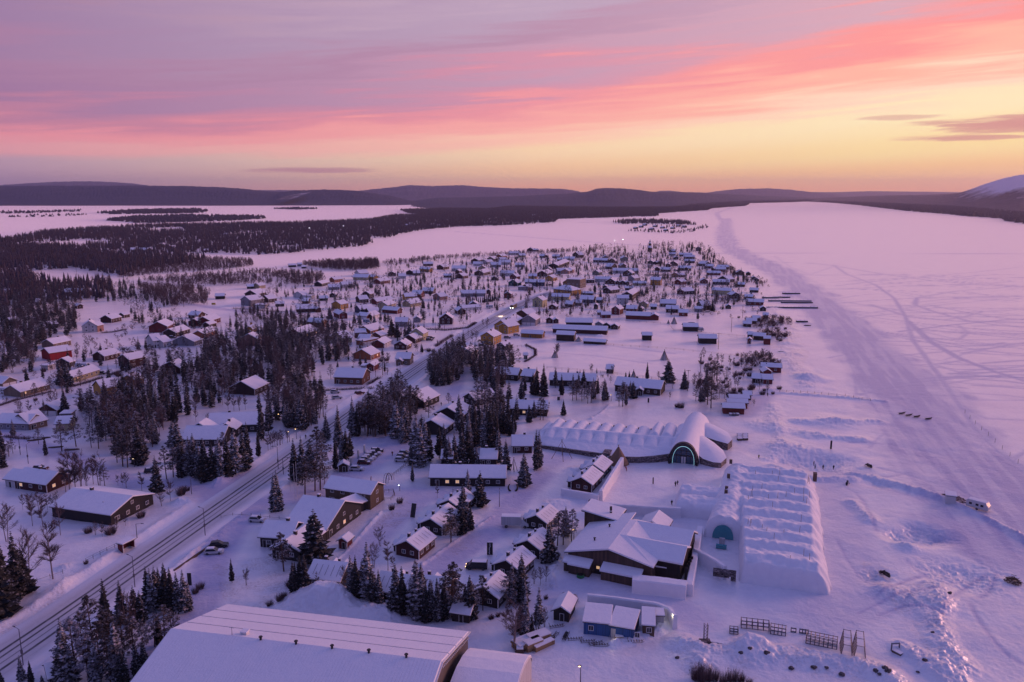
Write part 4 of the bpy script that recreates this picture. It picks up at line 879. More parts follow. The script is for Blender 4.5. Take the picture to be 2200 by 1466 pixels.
HOUSES = '''
T1 g 1180 505 1395 492 9 4.4 white p
T1 e 1400 490 1490 470 7 4.2 pink c
T1 e 770 725 1020 670 9 2.7 tan
T1 e 720 900 1035 850 10 4.2 brightred B
T1 e 1500 908 1720 855 8.5 2.8 darkred
T1 e 1860 1005 2090 955 9 4.4 darkred L
T1 e 1060 1215 1430 1100 8 2.7 cream L
T1 e 1470 1410 1690 1368 9 3.7 yellow cp
T1 e 1940 1258 2060 1222 8 2.8 ochre
T1 e 300 1425 715 1310 10 2.5 tan L
T1 g 40 1300 245 1252 8 2.5 tan G
T1 f 690 1040 800 1008 4 2.3 white S
T1 e 180 400 300 380 8 3 dark
T1 e 715 445 830 430 6 3 dark
T1 e 1600 362 1740 330 9 3 darkred
T1 e 1780 290 1860 275 5 2.3 brown
T1 g 1110 160 1190 152 6 2.4 darkred
T1 e 1000 990 1080 965 8 2.5 brown S
T2 e 345 715 462 690 11 3.2 white cL
T2 e 205 722 330 706 12 4.4 white c
T2 e 400 500 505 450 12 4.2 red
T2 e 520 560 720 500 9 2.7 brown
T2 e 850 402 900 372 7 3 red
T2 e 1010 390 1160 342 10 3 red
T2 e 1000 428 1100 402 5 2.2 brown
T2 e 700 292 840 300 8 2.5 darkred
T2 e 930 582 1112 512 8 2.7 orange
T2 e 780 692 892 652 14 2.7 grey c
T2 m 1515 502 1620 502 9 2.2 yellow
T2 e 1680 692 1742 662 10 4.8 pink
T2 e 590 1092 712 1050 12 3 darkred
T2 e 1650 1400 1842 1312 13 3 brown
T2 e 1590 120 1782 92 12 4.6 grey
T2 e 1850 70 1965 55 10 3 brown
T2 e 1955 130 2070 124 6 2.4 dark S
T2 f 1650 152 1800 152 8 2.6 white G
T3 e 330 592 556 520 12 3 darkred L
T3 e 905 652 1040 635 14 3 cream
T3 e 1310 540 1500 490 11 3 orange
T3 e 1090 552 1240 545 7 2.4 brick
T3 e 1450 602 1550 572 7 2.6 brick G
T3 e 1130 652 1290 655 8 2.8 grey
T3 f 1200 690 1420 645 6 2.7 orange G
T3 e 1500 722 1602 670 8 2.7 red G
T3 g 1645 738 1825 745 9 2.7 darkred
T3 e 1950 652 2040 620 9 2.6 darkred
T3 e 2062 615 2132 580 9 4.6 pale p
T3 e 1660 412 1835 412 9 3.3 grey
T3 g 1920 355 2022 355 9 2.7 grey
T3 g 862 307 976 298 14 3.6 red
T3 e 1162 228 1285 216 10 3.2 navy
T3 e 1250 212 1365 196 9 3 brown
T3 e 1120 300 1252 312 7 2.5 red G
T3 e 1330 305 1442 275 8 2.4 brown G
T3 g 1690 232 1758 216 14 2.7 red
T3 e 1290 242 1440 228 8 2.3 brown G
T3 e 1400 102 1640 70 9 2.8 red
T3 e 1550 182 1670 150 9 4.2 cream
T3 e 1882 136 2030 110 9 2.7 cream
T3 e 882 166 990 145 9 4 yellow
T3 e 330 88 412 88 7 2.4 dark S
T3 e 580 45 692 40 6 2.4 brown S
T3 e 250 212 490 202 12 2.6 darkred B
T3 g 538 212 600 206 12 2.8 darkred B
T3 e 1312 892 1442 842 11 2.8 orange L
T3 g 1250 1048 1355 1052 9 3 red
T3 f 1175 1048 1245 1048 5 2.5 white S
T3 e 1672 962 1870 966 9 3.6 tan
T3 g 1672 975 1760 978 3 2.8 tan S
T3 e 790 1232 1190 1246 12 3.5 brick
T3 g 600 432 690 410 12 3.6 brick
T4 g 425 382 612 382 9.5 4.3 darkred p
T4 g 690 242 805 236 9 3 darkred
T4 g 855 142 975 142 10 2.8 darkred
T4 e 760 192 1025 172 6 2.4 brown G
T4 g 735 882 892 872 10 3.6 white
T4 e 892 862 985 812 8 3.2 white c
T4 g 1020 665 1200 678 11 5.2 yellow
T4 e 1204 676 1312 630 7 5.0 yellow c
T4 g 1215 492 1408 522 11 5 yellow
T4 e 1410 518 1500 480 7 4.8 yellow c
T4 e 1530 418 1612 372 9 4 ochre
T4 g 1602 392 1802 402 13 4.2 grey G
T4 g 1530 272 1682 292 11 3 darkred B
T4 g 1955 360 2048 366 5 2.6 darkred
T4 g 2060 366 2132 366 5 2.4 darkred
T4 e 1595 566 1900 582 6 2.8 ochre S
T4 g 1760 126 1902 136 9 5.6 pale
T4 g 1990 166 2095 171 7 2.4 darkred
T4 g 1250 736 1362 752 8 2.6 dark
T4 e 1635 880 1682 880 3 2.4 greygreen S
T5 g 1092 238 1202 246 9 4.3 red p
T5 e 952 292 1080 290 6 2.6 red S
T5 e 893 250 945 250 4 2.2 red S
T5 e 1295 306 1640 320 9 3 red B
T5 g 1642 320 1762 324 9 3 red B
T5 e 440 411 812 416 10 3 dark B
T5 e 250 502 1020 530 9 2.8 darkred B
T5 e 300 612 550 624 7 4 brown B
T5 e 690 655 1000 673 5 1.6 brown B
T5 g 855 416 960 421 6 2.1 grey S
T5 g 966 432 1076 441 6 2.1 dark S
T5 g 1082 450 1182 456 6 2.3 brown S
T5 e 1535 612 1666 614 6 3.4 dark B
T5 g 1485 136 1600 142 6 3 cream
T5 g 1475 192 1530 195 5 2.2 darkred
T5 e 1650 166 1732 169 6 2.3 dark
T5 e 1300 206 1452 212 8 2.8 red
T5 g 1262 168 1340 172 8 2.6 darkred
T5 e 1790 127 2010 131 10 2.7 brown
T5 e 1870 212 2040 218 8 3 darkred
T5 e 2055 262 2180 266 7 2.8 red
T5 e 640 70 826 78 10 3 navy
T5 e 870 72 955 76 6 2.5 dark
T5 e 1170 92 1332 94 8 5 white
T5 e 420 132 530 137 8 2.5 darkred
T5 e 534 110 655 114 7 2.4 darkred
T5 g 838 162 888 164 4 3.3 dark
T5 e 1018 1082 1112 1086 6 2.4 dark S
T6 e 190 479 396 483 8 3.1 dark B
T6 e 415 656 662 661 8 3.4 dark B
T6 e 1045 416 1155 421 5 2.3 dark S
T6 e 1090 372 1232 377 5 2.3 brown S
T6 e 1182 336 1286 338 5 2.3 dark S
T6 e 1330 296 1400 299 5 2.6 dark S
T6 e 1115 584 1180 586 5 2.6 dark S
T6 e 1186 602 1352 613 6 2.7 brown B
T6 e 1340 669 1432 673 5 3.8 red B
T6 g 1102 656 1156 659 3.5 2.8 red S
T6 e 1300 1060 1586 1077 5 2.9 red
T6 g 1325 1142 1446 1144 6 3 red
T6 e 1170 1217 1290 1226 6 2.4 brown
T6 e 1324 1232 1460 1237 6 2.4 red
T6 e 1090 104 1332 114 7 2.9 red
T6 e 1070 26 1172 28 6 2.6 brown
T6 g 375 162 452 182 8 4 brown p
T6 e 345 202 460 207 5 2.6 grey
T6 g 795 158 868 160 5 2.2 dark
T6 g 1286 190 1370 193 6 2.3 dark
T6 e 0 120 82 122 8 3 white
T6 e 0 214 118 217 8 3 brown
N4 e 1733 274 1915 282 5 2.6 red B
N4 e 1772 228 1942 234 4 2.6 red B
N4 e 1790 190 1955 194 4 2.6 red B
N4 e 1910 158 1975 160 4 2.4 red S
S1 g 990 492 1056 488 13 3.2 orange
S1 e 1000 992 1270 990 10 3 brown
S1 e 60 1000 150 995 10 3 brown
S1 e 0 352 130 345 10 3 dark
S1 e 1330 988 1410 985 9 3 grey
S1 e 1450 985 1525 972 9 3 tan
S1 e 560 1152 620 1150 8 3 dark
S2 e 1990 1022 2142 990 12 3 brown
S2 e 1842 890 1942 886 7 2.4 dark
S2 e 2035 885 2130 872 8 3 cream
S2 e 1340 1052 1480 1048 8 2.8 dark B
S2 e 10 310 80 308 12 3.5 brown
S2 e 115 312 262 312 12 3.5 brown
S2 e 330 300 398 296 12 3.5 tan
S2 e 530 230 602 222 12 3.5 tan
S2 e 690 272 772 262 12 3.5 orange
S2 e 1165 308 1232 306 8 2.5 dark S
S3 e 1165 786 1292 772 8 3 orange
S3 e 960 850 1088 820 8 2.8 dark
S3 e 665 1032 822 1000 10 2.8 white
S3 f 660 1042 800 1046 6 2.5 white G
S3 e 1455 746 1685 751 10 3 pale
S3 g 1782 748 1850 741 14 3.3 yellow
S3 e 1885 812 2040 790 9 2.8 red
S3 e 930 1076 1058 1072 5 2.2 dark S
S3 g 1085 1022 1180 1022 6 2.5 brown
S3 e 1070 905 1240 900 9 2.7 grey
S3 e 1722 1042 1782 1030 8 4.2 brown
S3 e 1565 1110 1700 1100 10 3 brown
S3 e 445 546 560 542 6 2.4 dark S
S3 e 582 532 650 530 6 2.6 grey S
S3 e 648 568 716 566 5 2.2 dark S
S3 e 1290 870 1450 860 9 3 white
S3 e 1560 690 1700 680 12 3.2 white
S4 e 430 592 532 562 9 3 dark
S4 g 680 548 730 542 16 3.2 yellow
S4 e 900 512 990 500 10 3.2 darkred
S4 e 1030 532 1252 532 11 3 white
S4 e 1450 408 1516 390 10 3.6 darkred
S4 e 1205 652 1290 640 10 2.8 darkred
S4 g 1085 575 1150 577 8 3.2 darkred
S4 e 905 635 1020 636 6 2.3 dark
S4 e 1370 455 1512 455 9 2.8 white
S4 e 1585 425 1685 418 9 2.8 white
S4 e 1692 378 1762 366 10 3.2 tan
S4 e 1820 338 1902 326 10 3.4 orange
S4 e 1800 380 1900 376 8 2.8 white
S4 e 1772 432 1955 432 10 3 white
S4 e 1642 472 1805 472 10 3 grey
S4 g 1445 520 1560 520 10 3 cream
S4 e 1530 605 1640 575 11 3 brown
S4 e 1790 607 2010 610 9 3 white
S4 g 1945 656 2050 664 7 3 red
S4 g 1925 762 2065 770 9 3.2 green
S4 g 1652 680 1750 682 6 2.4 dark
S4 e 565 888 735 892 9 2.6 darkred
S4 e 300 998 482 988 9 3.4 yellow
S4 g 540 950 605 930 9 3 red
S4 e 400 1082 550 1060 9 2.8 cream
S4 e 852 992 965 978 10 3 pink
S4 e 1180 935 1560 930 9 2.8 grey
S4 g 1578 892 1642 892 6 2.8 darkred
S4 g 1852 958 1965 960 10 3.6 red
S4 e 200 655 312 652 9 2.8 white
S4 e 430 605 532 602 9 2.8 brown
S4 g 30 608 135 608 8 2.8 darkred
S4 e 590 455 735 452 8 2.8 brown
S4 g 1500 410 1580 412 9 2.8 brown
S4 e 2030 470 2180 470 8 2.8 grey
S4 e 2100 320 2195 318 9 3 cream
S5 e 350 836 655 842 8 3.7 navy
S5 e 405 726 532 728 8 2.8 yellow
S5 e 790 762 860 746 9 3.2 yellow
S5 e 700 692 790 662 12 3 darkred
S5 g 655 610 755 612 7 2.8 brown
S5 e 870 572 1052 498 12 4 black B
S5 e 870 645 1080 640 10 3 grey
S5 e 1040 650 1130 615 9 3 pink
S5 f 1218 882 1310 852 14 8.4 tan
S5 g 950 832 1142 850 10 3.2 ochre
S5 h 800 962 1092 992 14 4.4 yellow
S5 e 770 1062 1042 1072 8 3.2 pale
S5 g 1412 666 1512 672 9 3.2 greygreen
S5 e 1452 776 1702 782 8 3 white
S5 f 1318 795 1445 795 8 3 brown
S5 e 1735 642 2130 647 9 3.2 white
S5 g 1890 682 2032 690 8 3.6 brown
S5 g 1622 808 1768 812 7 2.8 darkred
S5 g 1775 815 1842 817 5 2.3 darkred
S5 g 1850 820 1932 822 6 2.6 dark
S5 g 1937 822 1992 822 5 2.3 dark
S5 g 1972 762 2072 770 12 3.3 grey
S5 e 2052 832 2192 836 6 2.4 pale
S5 e 2035 1062 2150 992 9 4.6 brown
S5 e 1700 960 1840 940 9 3 dark
S5 e 1925 905 2060 908 5 2 darkred B
S5 g 1570 890 1645 892 6 2.4 brown
S5 e 1425 467 1642 474 9 3 dark
S5 g 1660 482 1775 486 9 3.4 brown
S5 g 1100 388 1200 398 9 4 brown
S5 e 970 442 1130 445 9 2.8 white
S5 e 858 452 950 453 7 2.5 darkred
S5 g 1868 446 1975 446 14 3.4 greygreen
S5 g 385 295 480 297 8 3 darkred
S5 e 475 297 560 297 5 2.4 darkred
S5 f 242 908 395 912 8 3 grey
S5 e 395 912 480 905 9 3 orange
S5 e 580 395 660 397 8 2.5 dark
S5 e 780 400 890 402 8 2.5 dark
S5 e 100 352 270 350 8 2.6 white
S5 g 620 390 700 392 8 2.6 darkred
S5 g 1580 420 1665 420 8 2.8 tan
S5 g 1705 580 1800 570 9 3.2 brown
S5 g 1860 560 1940 558 9 3.2 tan
S5 e 1265 985 1420 990 4 2 darkred S
S6 g 1062 290 1132 292 12 4.6 navy p
S6 e 665 320 732 322 7 3.2 dark
S6 e 640 362 742 364 7 2.5 grey
S6 e 800 372 1002 375 7 2.6 brown
S6 e 870 412 1042 415 8 2.8 darkred
S6 e 885 478 1042 482 7 2.8 brown
S6 e 1100 522 1205 532 10 3 dark
S6 e 1210 563 1336 567 8 2.8 red
S6 e 1350 602 1400 600 6 2.6 darkred
S6 e 1380 614 1530 617 8 2.8 red
S6 e 1400 572 1585 575 7 2.6 brown
S6 e 1235 669 1450 674 7 2.6 red
S6 e 785 597 985 602 9 3 brown L
S6 g 882 600 940 602 4 2.8 brown
S6 e 505 614 655 619 8 2.6 dark
S6 g 415 602 492 604 7 2.8 darkred
S6 g 585 542 662 544 7 2.8 darkred
S6 g 640 520 770 524 7 2.8 brown
S6 g 720 425 790 425 7 2.8 dark
S6 g 302 490 388 492 6 2.4 dark
S6 g 388 498 450 500 5 2.2 dark
S6 g 455 500 512 500 6 2.8 dark
S6 g 675 702 782 706 9 3 ochre
S6 e 785 706 890 701 6 2.6 brown
S6 e 345 827 502 833 9 5.4 yellow
S6 e 75 832 280 834 6 2.4 ochre
S6 g 1132 802 1252 804 8 2.8 red
S6 e 1330 818 1592 824 8 2.8 dark
S6 e 1560 790 1662 780 12 3.4 dark
S6 e 1315 968 1612 984 7 3.8 pale
S6 g 765 972 872 977 9 3 darkred
S6 e 874 977 1035 966 10 3 dark
S6 e 830 822 912 812 8 3 red
S6 g 1620 1042 1750 1040 9 3.2 brown
S6 e 1720 852 1826 857 6 2.4 dark S
S6 e 1910 942 2040 948 6 2.4 dark S
S6 e 1838 1052 1950 1060 6 2.6 dark S
S6 g 1702 662 1825 664 7 2.5 dark S
S6 g 1850 672 1925 674 6 2.3 dark S
S6 g 1942 742 2010 744 6 2.2 dark S
S6 g 1985 762 2050 765 5 2.0 dark S
S6 e 70 635 155 637 6 2.6 navy
S6 g 0 690 60 690 6 2.6 brown
N1 g 410 455 600 460 8 2.6 darkred G
N1 e 315 612 500 565 12 2.7 tan cL
N1 e 300 612 -40 600 9 2.8 grey
N1 e 590 620 735 612 7 3 cream L
N1 f 640 505 750 500 5 2.5 grey S
'''
for ln in HOUSES.strip().splitlines():
    q = ln.split(); tl, ty = q[0], q[1]; ax, ay, bx, by, D, h = map(float, q[2:8]); opt = q[9] if len(q) > 9 else ''
    if ax > bx: ax, ay, bx, by = bx, by, ax, ay
    house(tl, ty, ax, ay, bx, by, D, h, q[8], opt)
# ------------------------------------------------------------------ more houses of the hotel grounds
H2 = '''
N3 e 705 950 1490 957 9 3 dark L
N3 e 1570 602 1776 602 9 2.7 darkred L
N3 e 1235 742 1400 744 8 2.7 dark
N3 e 828 736 935 736 7 2.6 dark
N3 e 640 136 800 62 12 3 dark
N3 e 1035 292 1145 205 12 3 dark
N3 e 860 425 950 352 11 3 dark
N3 g 1060 78 1180 115 12 2.8 dark
N3 e 1540 206 1930 218 9 3 dark
T5 e 205 1258 860 1282 9 3 dark
T5 e 1140 1338 1790 1402 10 3.2 brown
T5 g 1440 1398 1535 1404 3 2.6 brown S
T4 e 1205 1168 1540 1190 9 3 dark
T4 e 1600 1198 1762 1212 9 3 dark
N2 e 1565 1128 2035 1200 8 4.9 wood c
N2 e 1800 1275 1985 1200 6 2.8 dark c
F g 702 1161 776 1105 12.5 3.2 dark L
L2 e 440 302 700 318 9 3 dark
L2 g 560 398 772 426 12 2.8 dark
L2 e 778 426 1005 245 8 2.9 dark Lc
L2 g 1112 312 1182 322 3 2.3 red S
F g 240 1130 330 1084 21 3.2 dark l
N1 e 160 1218 495 1268 9 2.8 darkred L
N1 e 60 1200 158 1215 7 2.7 white c
N2 e 60 535 480 535 12 2.8 dark c
N2 g 95 475 400 482 6 3.6 dark c
N2 g 430 445 620 445 7 3.5 dark
N2 e 330 402 860 382 12 3.2 dark
L3 e 285 940 432 962 4 2.3 dark S
L3 g 1157 930 1287 952 6 2.5 dark S
L1 e 440 1520 500 1500 5 2.4 dark S
N2 g 1700 805 1800 800 2.5 2.2 brown S
'''
for ln in H2.strip().splitlines():
    q = ln.split(); ax, ay, bx, by, D, h = map(float, q[2:8]); house(q[0], q[1], ax, ay, bx, by, D, h, q[8], q[9] if len(q) > 9 else '')
def cabin(tile, ax, ay, bx, by, D, phrase, far_side=True):
    """dark cabin: long wall A-B towards the camera's right, two little gabled porches on the other long side"""
    A = TP(tile, ax, ay); B = TP(tile, bx, by); a, L, ang = base_frame(A, B, D); L = max(min(L, 13), 8)
    c0 = a + Vector((math.cos(ang), math.sin(ang), 0)) * L / 2 + Vector((-math.sin(ang), math.cos(ang), 0)) * D / 2
    o = empty('cabin', (c0.x, c0.y, 0), ang); x0, x1, y0, y1 = -L / 2, L / 2, -D / 2, D / 2; h = 2.7; rise = D / 2 * .52
    ca, sa = math.cos(ang), math.sin(ang); add_foot([(c0.x + ca * x - sa * y, c0.y + sa * x + ca * y) for x, y in ((x0, y0), (x1, y0), (x1, y1 + 2.5), (x0, y1 + 2.5))])
    w = MB(); body(w, x0, x1, y0, y1, h, rise, 'x', 'wall_darkred' if int(ax) % 2 else 'wall_dark'); trims(w, x0, x1, y0, y1, h); w.build('wall', o)
    r = MB(); gable_roof(r, x0, x1, y0, y1, h, rise, ridge='x')
    rf = r.build('roof', o)
    b = MB(); sl = rise / (D / 2)
    for i in range(5):        # snow guards showing through the roof snow
        xx = x0 + L * (i + .7) / 5.4; b.add([(xx, y0 + .4, h + .4 * sl + .56), (xx + .09, y0 + .4, h + .4 * sl + .56), (xx + .09, y0 + D * .36, h + D * .36 * sl + .56), (xx, y0 + D * .36, h + D * .36 * sl + .56)], [(0, 1, 2, 3)], 'steel')
    b.build('snow_guard', rf)
    for xx, s in ((x0 + L * .3, 1), (x0 + L * .72, .75)): q = link('chimney', WC, rf, (xx, .9, h + rise - .1)); q.scale = (.8 * s, .8 * s, s)
    for xx in (x0 + 1.6, x1 - 3.6):
        p = MB(); body(p, xx, xx + 2.0, y1, y1 + 1.7, 2.0, .7, 'y', 'wall_dark'); pw = p.build('porch', o); p = MB(); gable_roof(p, xx, xx + 2.0, y1 + .1, y1 + 1.7, 2.0, .7, .3, .3, 'y'); p.build('roof', pw)
    for i in range(3): window(o, x0 + L * (i + .35) / 3, y0 - .01, .9, 0, 1.3, 1.1, True, False)
    for i in range(2): window(o, x0 - .01, y0 + D * (.38 + .36 * i) , .9, -math.pi / 2, 1.1, 1.1, True, False)
    o['category'] = 'cabin'; o['group'] = 'dark guest cabins with snowy roofs'; auto(o, phrase, *to_px(c0.x, c0.y, 0)); return o
for a in (('L2', 1801, 412, 1937, 300, 6.8), ('L2', 2000, 208, 2140, 80, 6.6), ('N3', 1010, 1272, 1168, 1152, 6.6), ('L3', 1096, 176, 1196, 92, 6.2), ('L3', 1040, 412, 1150, 315, 6.8), ('L3', 860, 592, 985, 478, 6.8),
          ('L3', 680, 836, 800, 700, 7.0), ('N4', 605, 956, 692, 862, 6.8), ('N4', 702, 838, 772, 760, 6.6)): cabin(*a, 'dark porched cabin')
for a in (('L2', 850, 655, 1092, 682, 8.5), ('L2', 1425, 765, 1560, 785, 8.5), ('L2', 1745, 795, 1890, 812, 8.5)): cabin(*a, 'eave on dark cabin')

def hero(name, x, y, ang, label, cat, foot=None):
    o = empty(name, (x, y, 0), ang); tag(o, label, cat)
    if foot:
        ca, sa = math.cos(ang), math.sin(ang); add_foot([(x + ca * a - sa * b, y + sa * a + ca * b) for a, b in foot])
    return o
# ---- big arena in the foreground
def arena():
    ang = math.atan2(-.201, .979); L, Wd, he, hr = 51.7, 36.6, 7.0, 12.0
    o = hero('arena_hall', -59.3, 153.4, ang, 'huge low gabled arena hall with snow covered striped roof in the foreground', 'hall', [(0, -Wd), (L, -Wd), (L, 0), (0, 0)])
    w = MB(); body(w, 0, L, -Wd, 0, he, hr - he, 'x', 'metal_sheet'); w.build('wall', o)
    r = MB(); s = (hr - he) / (Wd / 2); ov = .5
    for sg, y0 in ((1, 0), (-1, -Wd)):
        ye, ym = y0 + sg * ov, -Wd / 2; ze = he - ov * s
        r.add([(-ov, ye, ze), (L + ov, ye, ze), (L + ov, ym, hr), (-ov, ym, hr)] + [(-ov, ye, ze + .22), (L + ov, ye, ze + .22), (L + ov, ym, hr + .22), (-ov, ym, hr + .22)], [(0, 1, 2, 3), (4, 5, 6, 7), (0, 1, 5, 4), (1, 2, 6, 5), (3, 0, 4, 7)], 'trim_white')
    rf = r.build('roof', o)
    sn = MB()
    def slab(ya, yb, sg, dz=.2, x0=-.2, x1=L + .2):
        def z(y): return he + (abs(y - (0 if sg > 0 else -Wd))) * s + .225
        V = [(x0, ya, z(ya) ), (x1, ya, z(ya)), (x1, yb, z(yb)), (x0, yb, z(yb))]; T = [(a + (.1 if a < 1 else -.1), b, c + dz) for a, b, c in V]
        sn.add(V + T, [(4, 5, 6, 7), (0, 1, 5, 4), (1, 2, 6, 5), (2, 3, 7, 6), (3, 0, 4, 7)], 'snow_ribbed')
    edges = [-.15, -4.6, -9.4, -14.0, -Wd / 2]
    for i in range(4): slab(edges[i] + .0 - (.2 if i else 0), edges[i + 1] + .2 * (i < 3), 1)
    slab(-Wd / 2 - .15, -Wd + .2, -1, .34)
    sn.build('snow_cover', o)
    rb = MB()
    for i in range(64): x = .6 + i * (L - 1) / 63; rb.box(x, -Wd / 2 - .1, hr + .2, x + .35, -Wd / 2 + .08, hr + .36, 'fascia')
    rb.build('ridge_vent', rf)
    for i in range(5):
        x = 18.0 + i * 6.9; v = MB(); v.tube((x, -Wd / 2 - .3, hr), (x, -Wd / 2 - .3, hr + 1.0), .22, .22, 'chimney', 8); v.tube((x, -Wd / 2 - .3, hr + 1.0), (x, -Wd / 2 - .3, hr + 1.15), .38, .3, 'chimney', 8); v.build('vent_pipe', rf)
    v = MB(); v.box(13.2, -Wd / 2 + 1.0, hr - .2, 14.4, -Wd / 2 + 2.1, hr + .55, 'trim_white'); v.box(13.15, -Wd / 2 + .95, hr + .55, 14.45, -Wd / 2 + 2.15, hr + .75, 'snow'); v.build('roof_hatch', rf)
    v = MB(); v.tube((12.0, -Wd / 2 + .2, hr), (12, -Wd / 2 + .2, hr + 1.9), .05, .03, 'steel', 5); v.tube((11.5, -Wd / 2 + .2, hr + 1.8), (12.5, -Wd / 2 + .2, hr + 1.8), .025, .025, 'steel', 4); v.build('antenna', rf)
    for i in range(22):
        y = -.6 - i * (Wd / 2 - 1) / 21; z = he + abs(y) * s - .9; b = MB(); b.box(L + .01, y - .12, z - .15, L + .35, y + .12, z + .12, 'trim_white'); b.build('bracket', o)
    for i in range(5):
        y = -6 - i * 5.5; b = MB(); b.box(L + .01, y - 1.3, .6, L + .1, y + 1.3, 4.2, 'window_pane'); b.build('window', o)
    # annex with arched roof
    a = hero('arched_annex', -8.4 + .8, 141.2 - .2, ang, 'arched tent like annex with snowy roof at the right end of the huge hall', 'hall', [(0, -23), (11.8, -23), (11.8, 0), (0, 0)])
    prof = [(0, -.4), (0, 3.6), (-.6, 4.9), (-1.8, 5.8), (-4, 6.8), (-7.5, 7.7), (-11.5, 8.1), (-15.5, 7.7), (-19, 6.8), (-21.2, 5.8), (-22.4, 4.9), (-23, 3.6), (-23, -.4)]
    w = MB()
    for x in (0, 11.6): w.add([(x, p, q) for p, q in prof], [tuple(range(13))[::(1 if x else -1)]], 'container_white')
    w.add([(x, p, q) for x in (0, 11.6) for p, q in prof], [(i, i + 1, 14 + i, 13 + i) for i in (0, 11)], 'container_white'); w.build('wall', a)
    r = MB()
    for dz, e, mt in ((.02, .15, 'trim_white'), (.32, .0, 'snow')):
        V = [(x, p, q + dz) for x in (-e, 11.6 + e) for p, q in prof[1:-1]] + [(x, p, q + dz - .3) for x in (-e, 11.6 + e) for p, q in prof[1:-1]]; n = 11
        r.add(V, [(i, i + 1, n + i + 1, n + i) for i in range(n - 1)] + [(2 * n + i, 2 * n + i + 1, i + 1, i) for i in range(n - 1)] + [(n + i, n + i + 1, 3 * n + i + 1, 3 * n + i) for i in range(n - 1)], mt)
    r.build('roof', a)
    d = MB(); d.box(11.62, -15.2, 0, 11.72, -9.0, 5.2, 'wall_dark'); d.build('door', a)
arena()

# ---- arched year-round building
def grid_thing(fn, s0, s1, n0, n1, ds, dn):
    ns, nn = int((s1 - s0) / ds) + 1, int((n1 - n0) / dn) + 1
    S, N = np.meshgrid(np.linspace(s0, s1, ns), np.linspace(n0, n1, nn), indexing='ij')
    return S, N
def mesh_grid(name, X, Y, Z, mask, mat, parent, smooth=True, mats=None, midx=None):
    ns, nn = X.shape; idx = np.arange(ns * nn).reshape(ns, nn)
    F = np.stack([idx[:-1, :-1], idx[:-1, 1:], idx[1:, 1:], idx[1:, :-1]], -1).reshape(-1, 4)
    keep = (mask.ravel()[F]).any(1) if mask is not None else np.ones(len(F), bool)
    F = F[keep][:, ::-1]; used = np.unique(F); re = np.full(ns * nn, -1); re[used] = np.arange(len(used))
    V = np.stack([X, Y, Z], -1).reshape(-1, 3)[used]
    me = np_mesh(name, V, re[F], [mat], None, smooth); return link(name, me, parent)
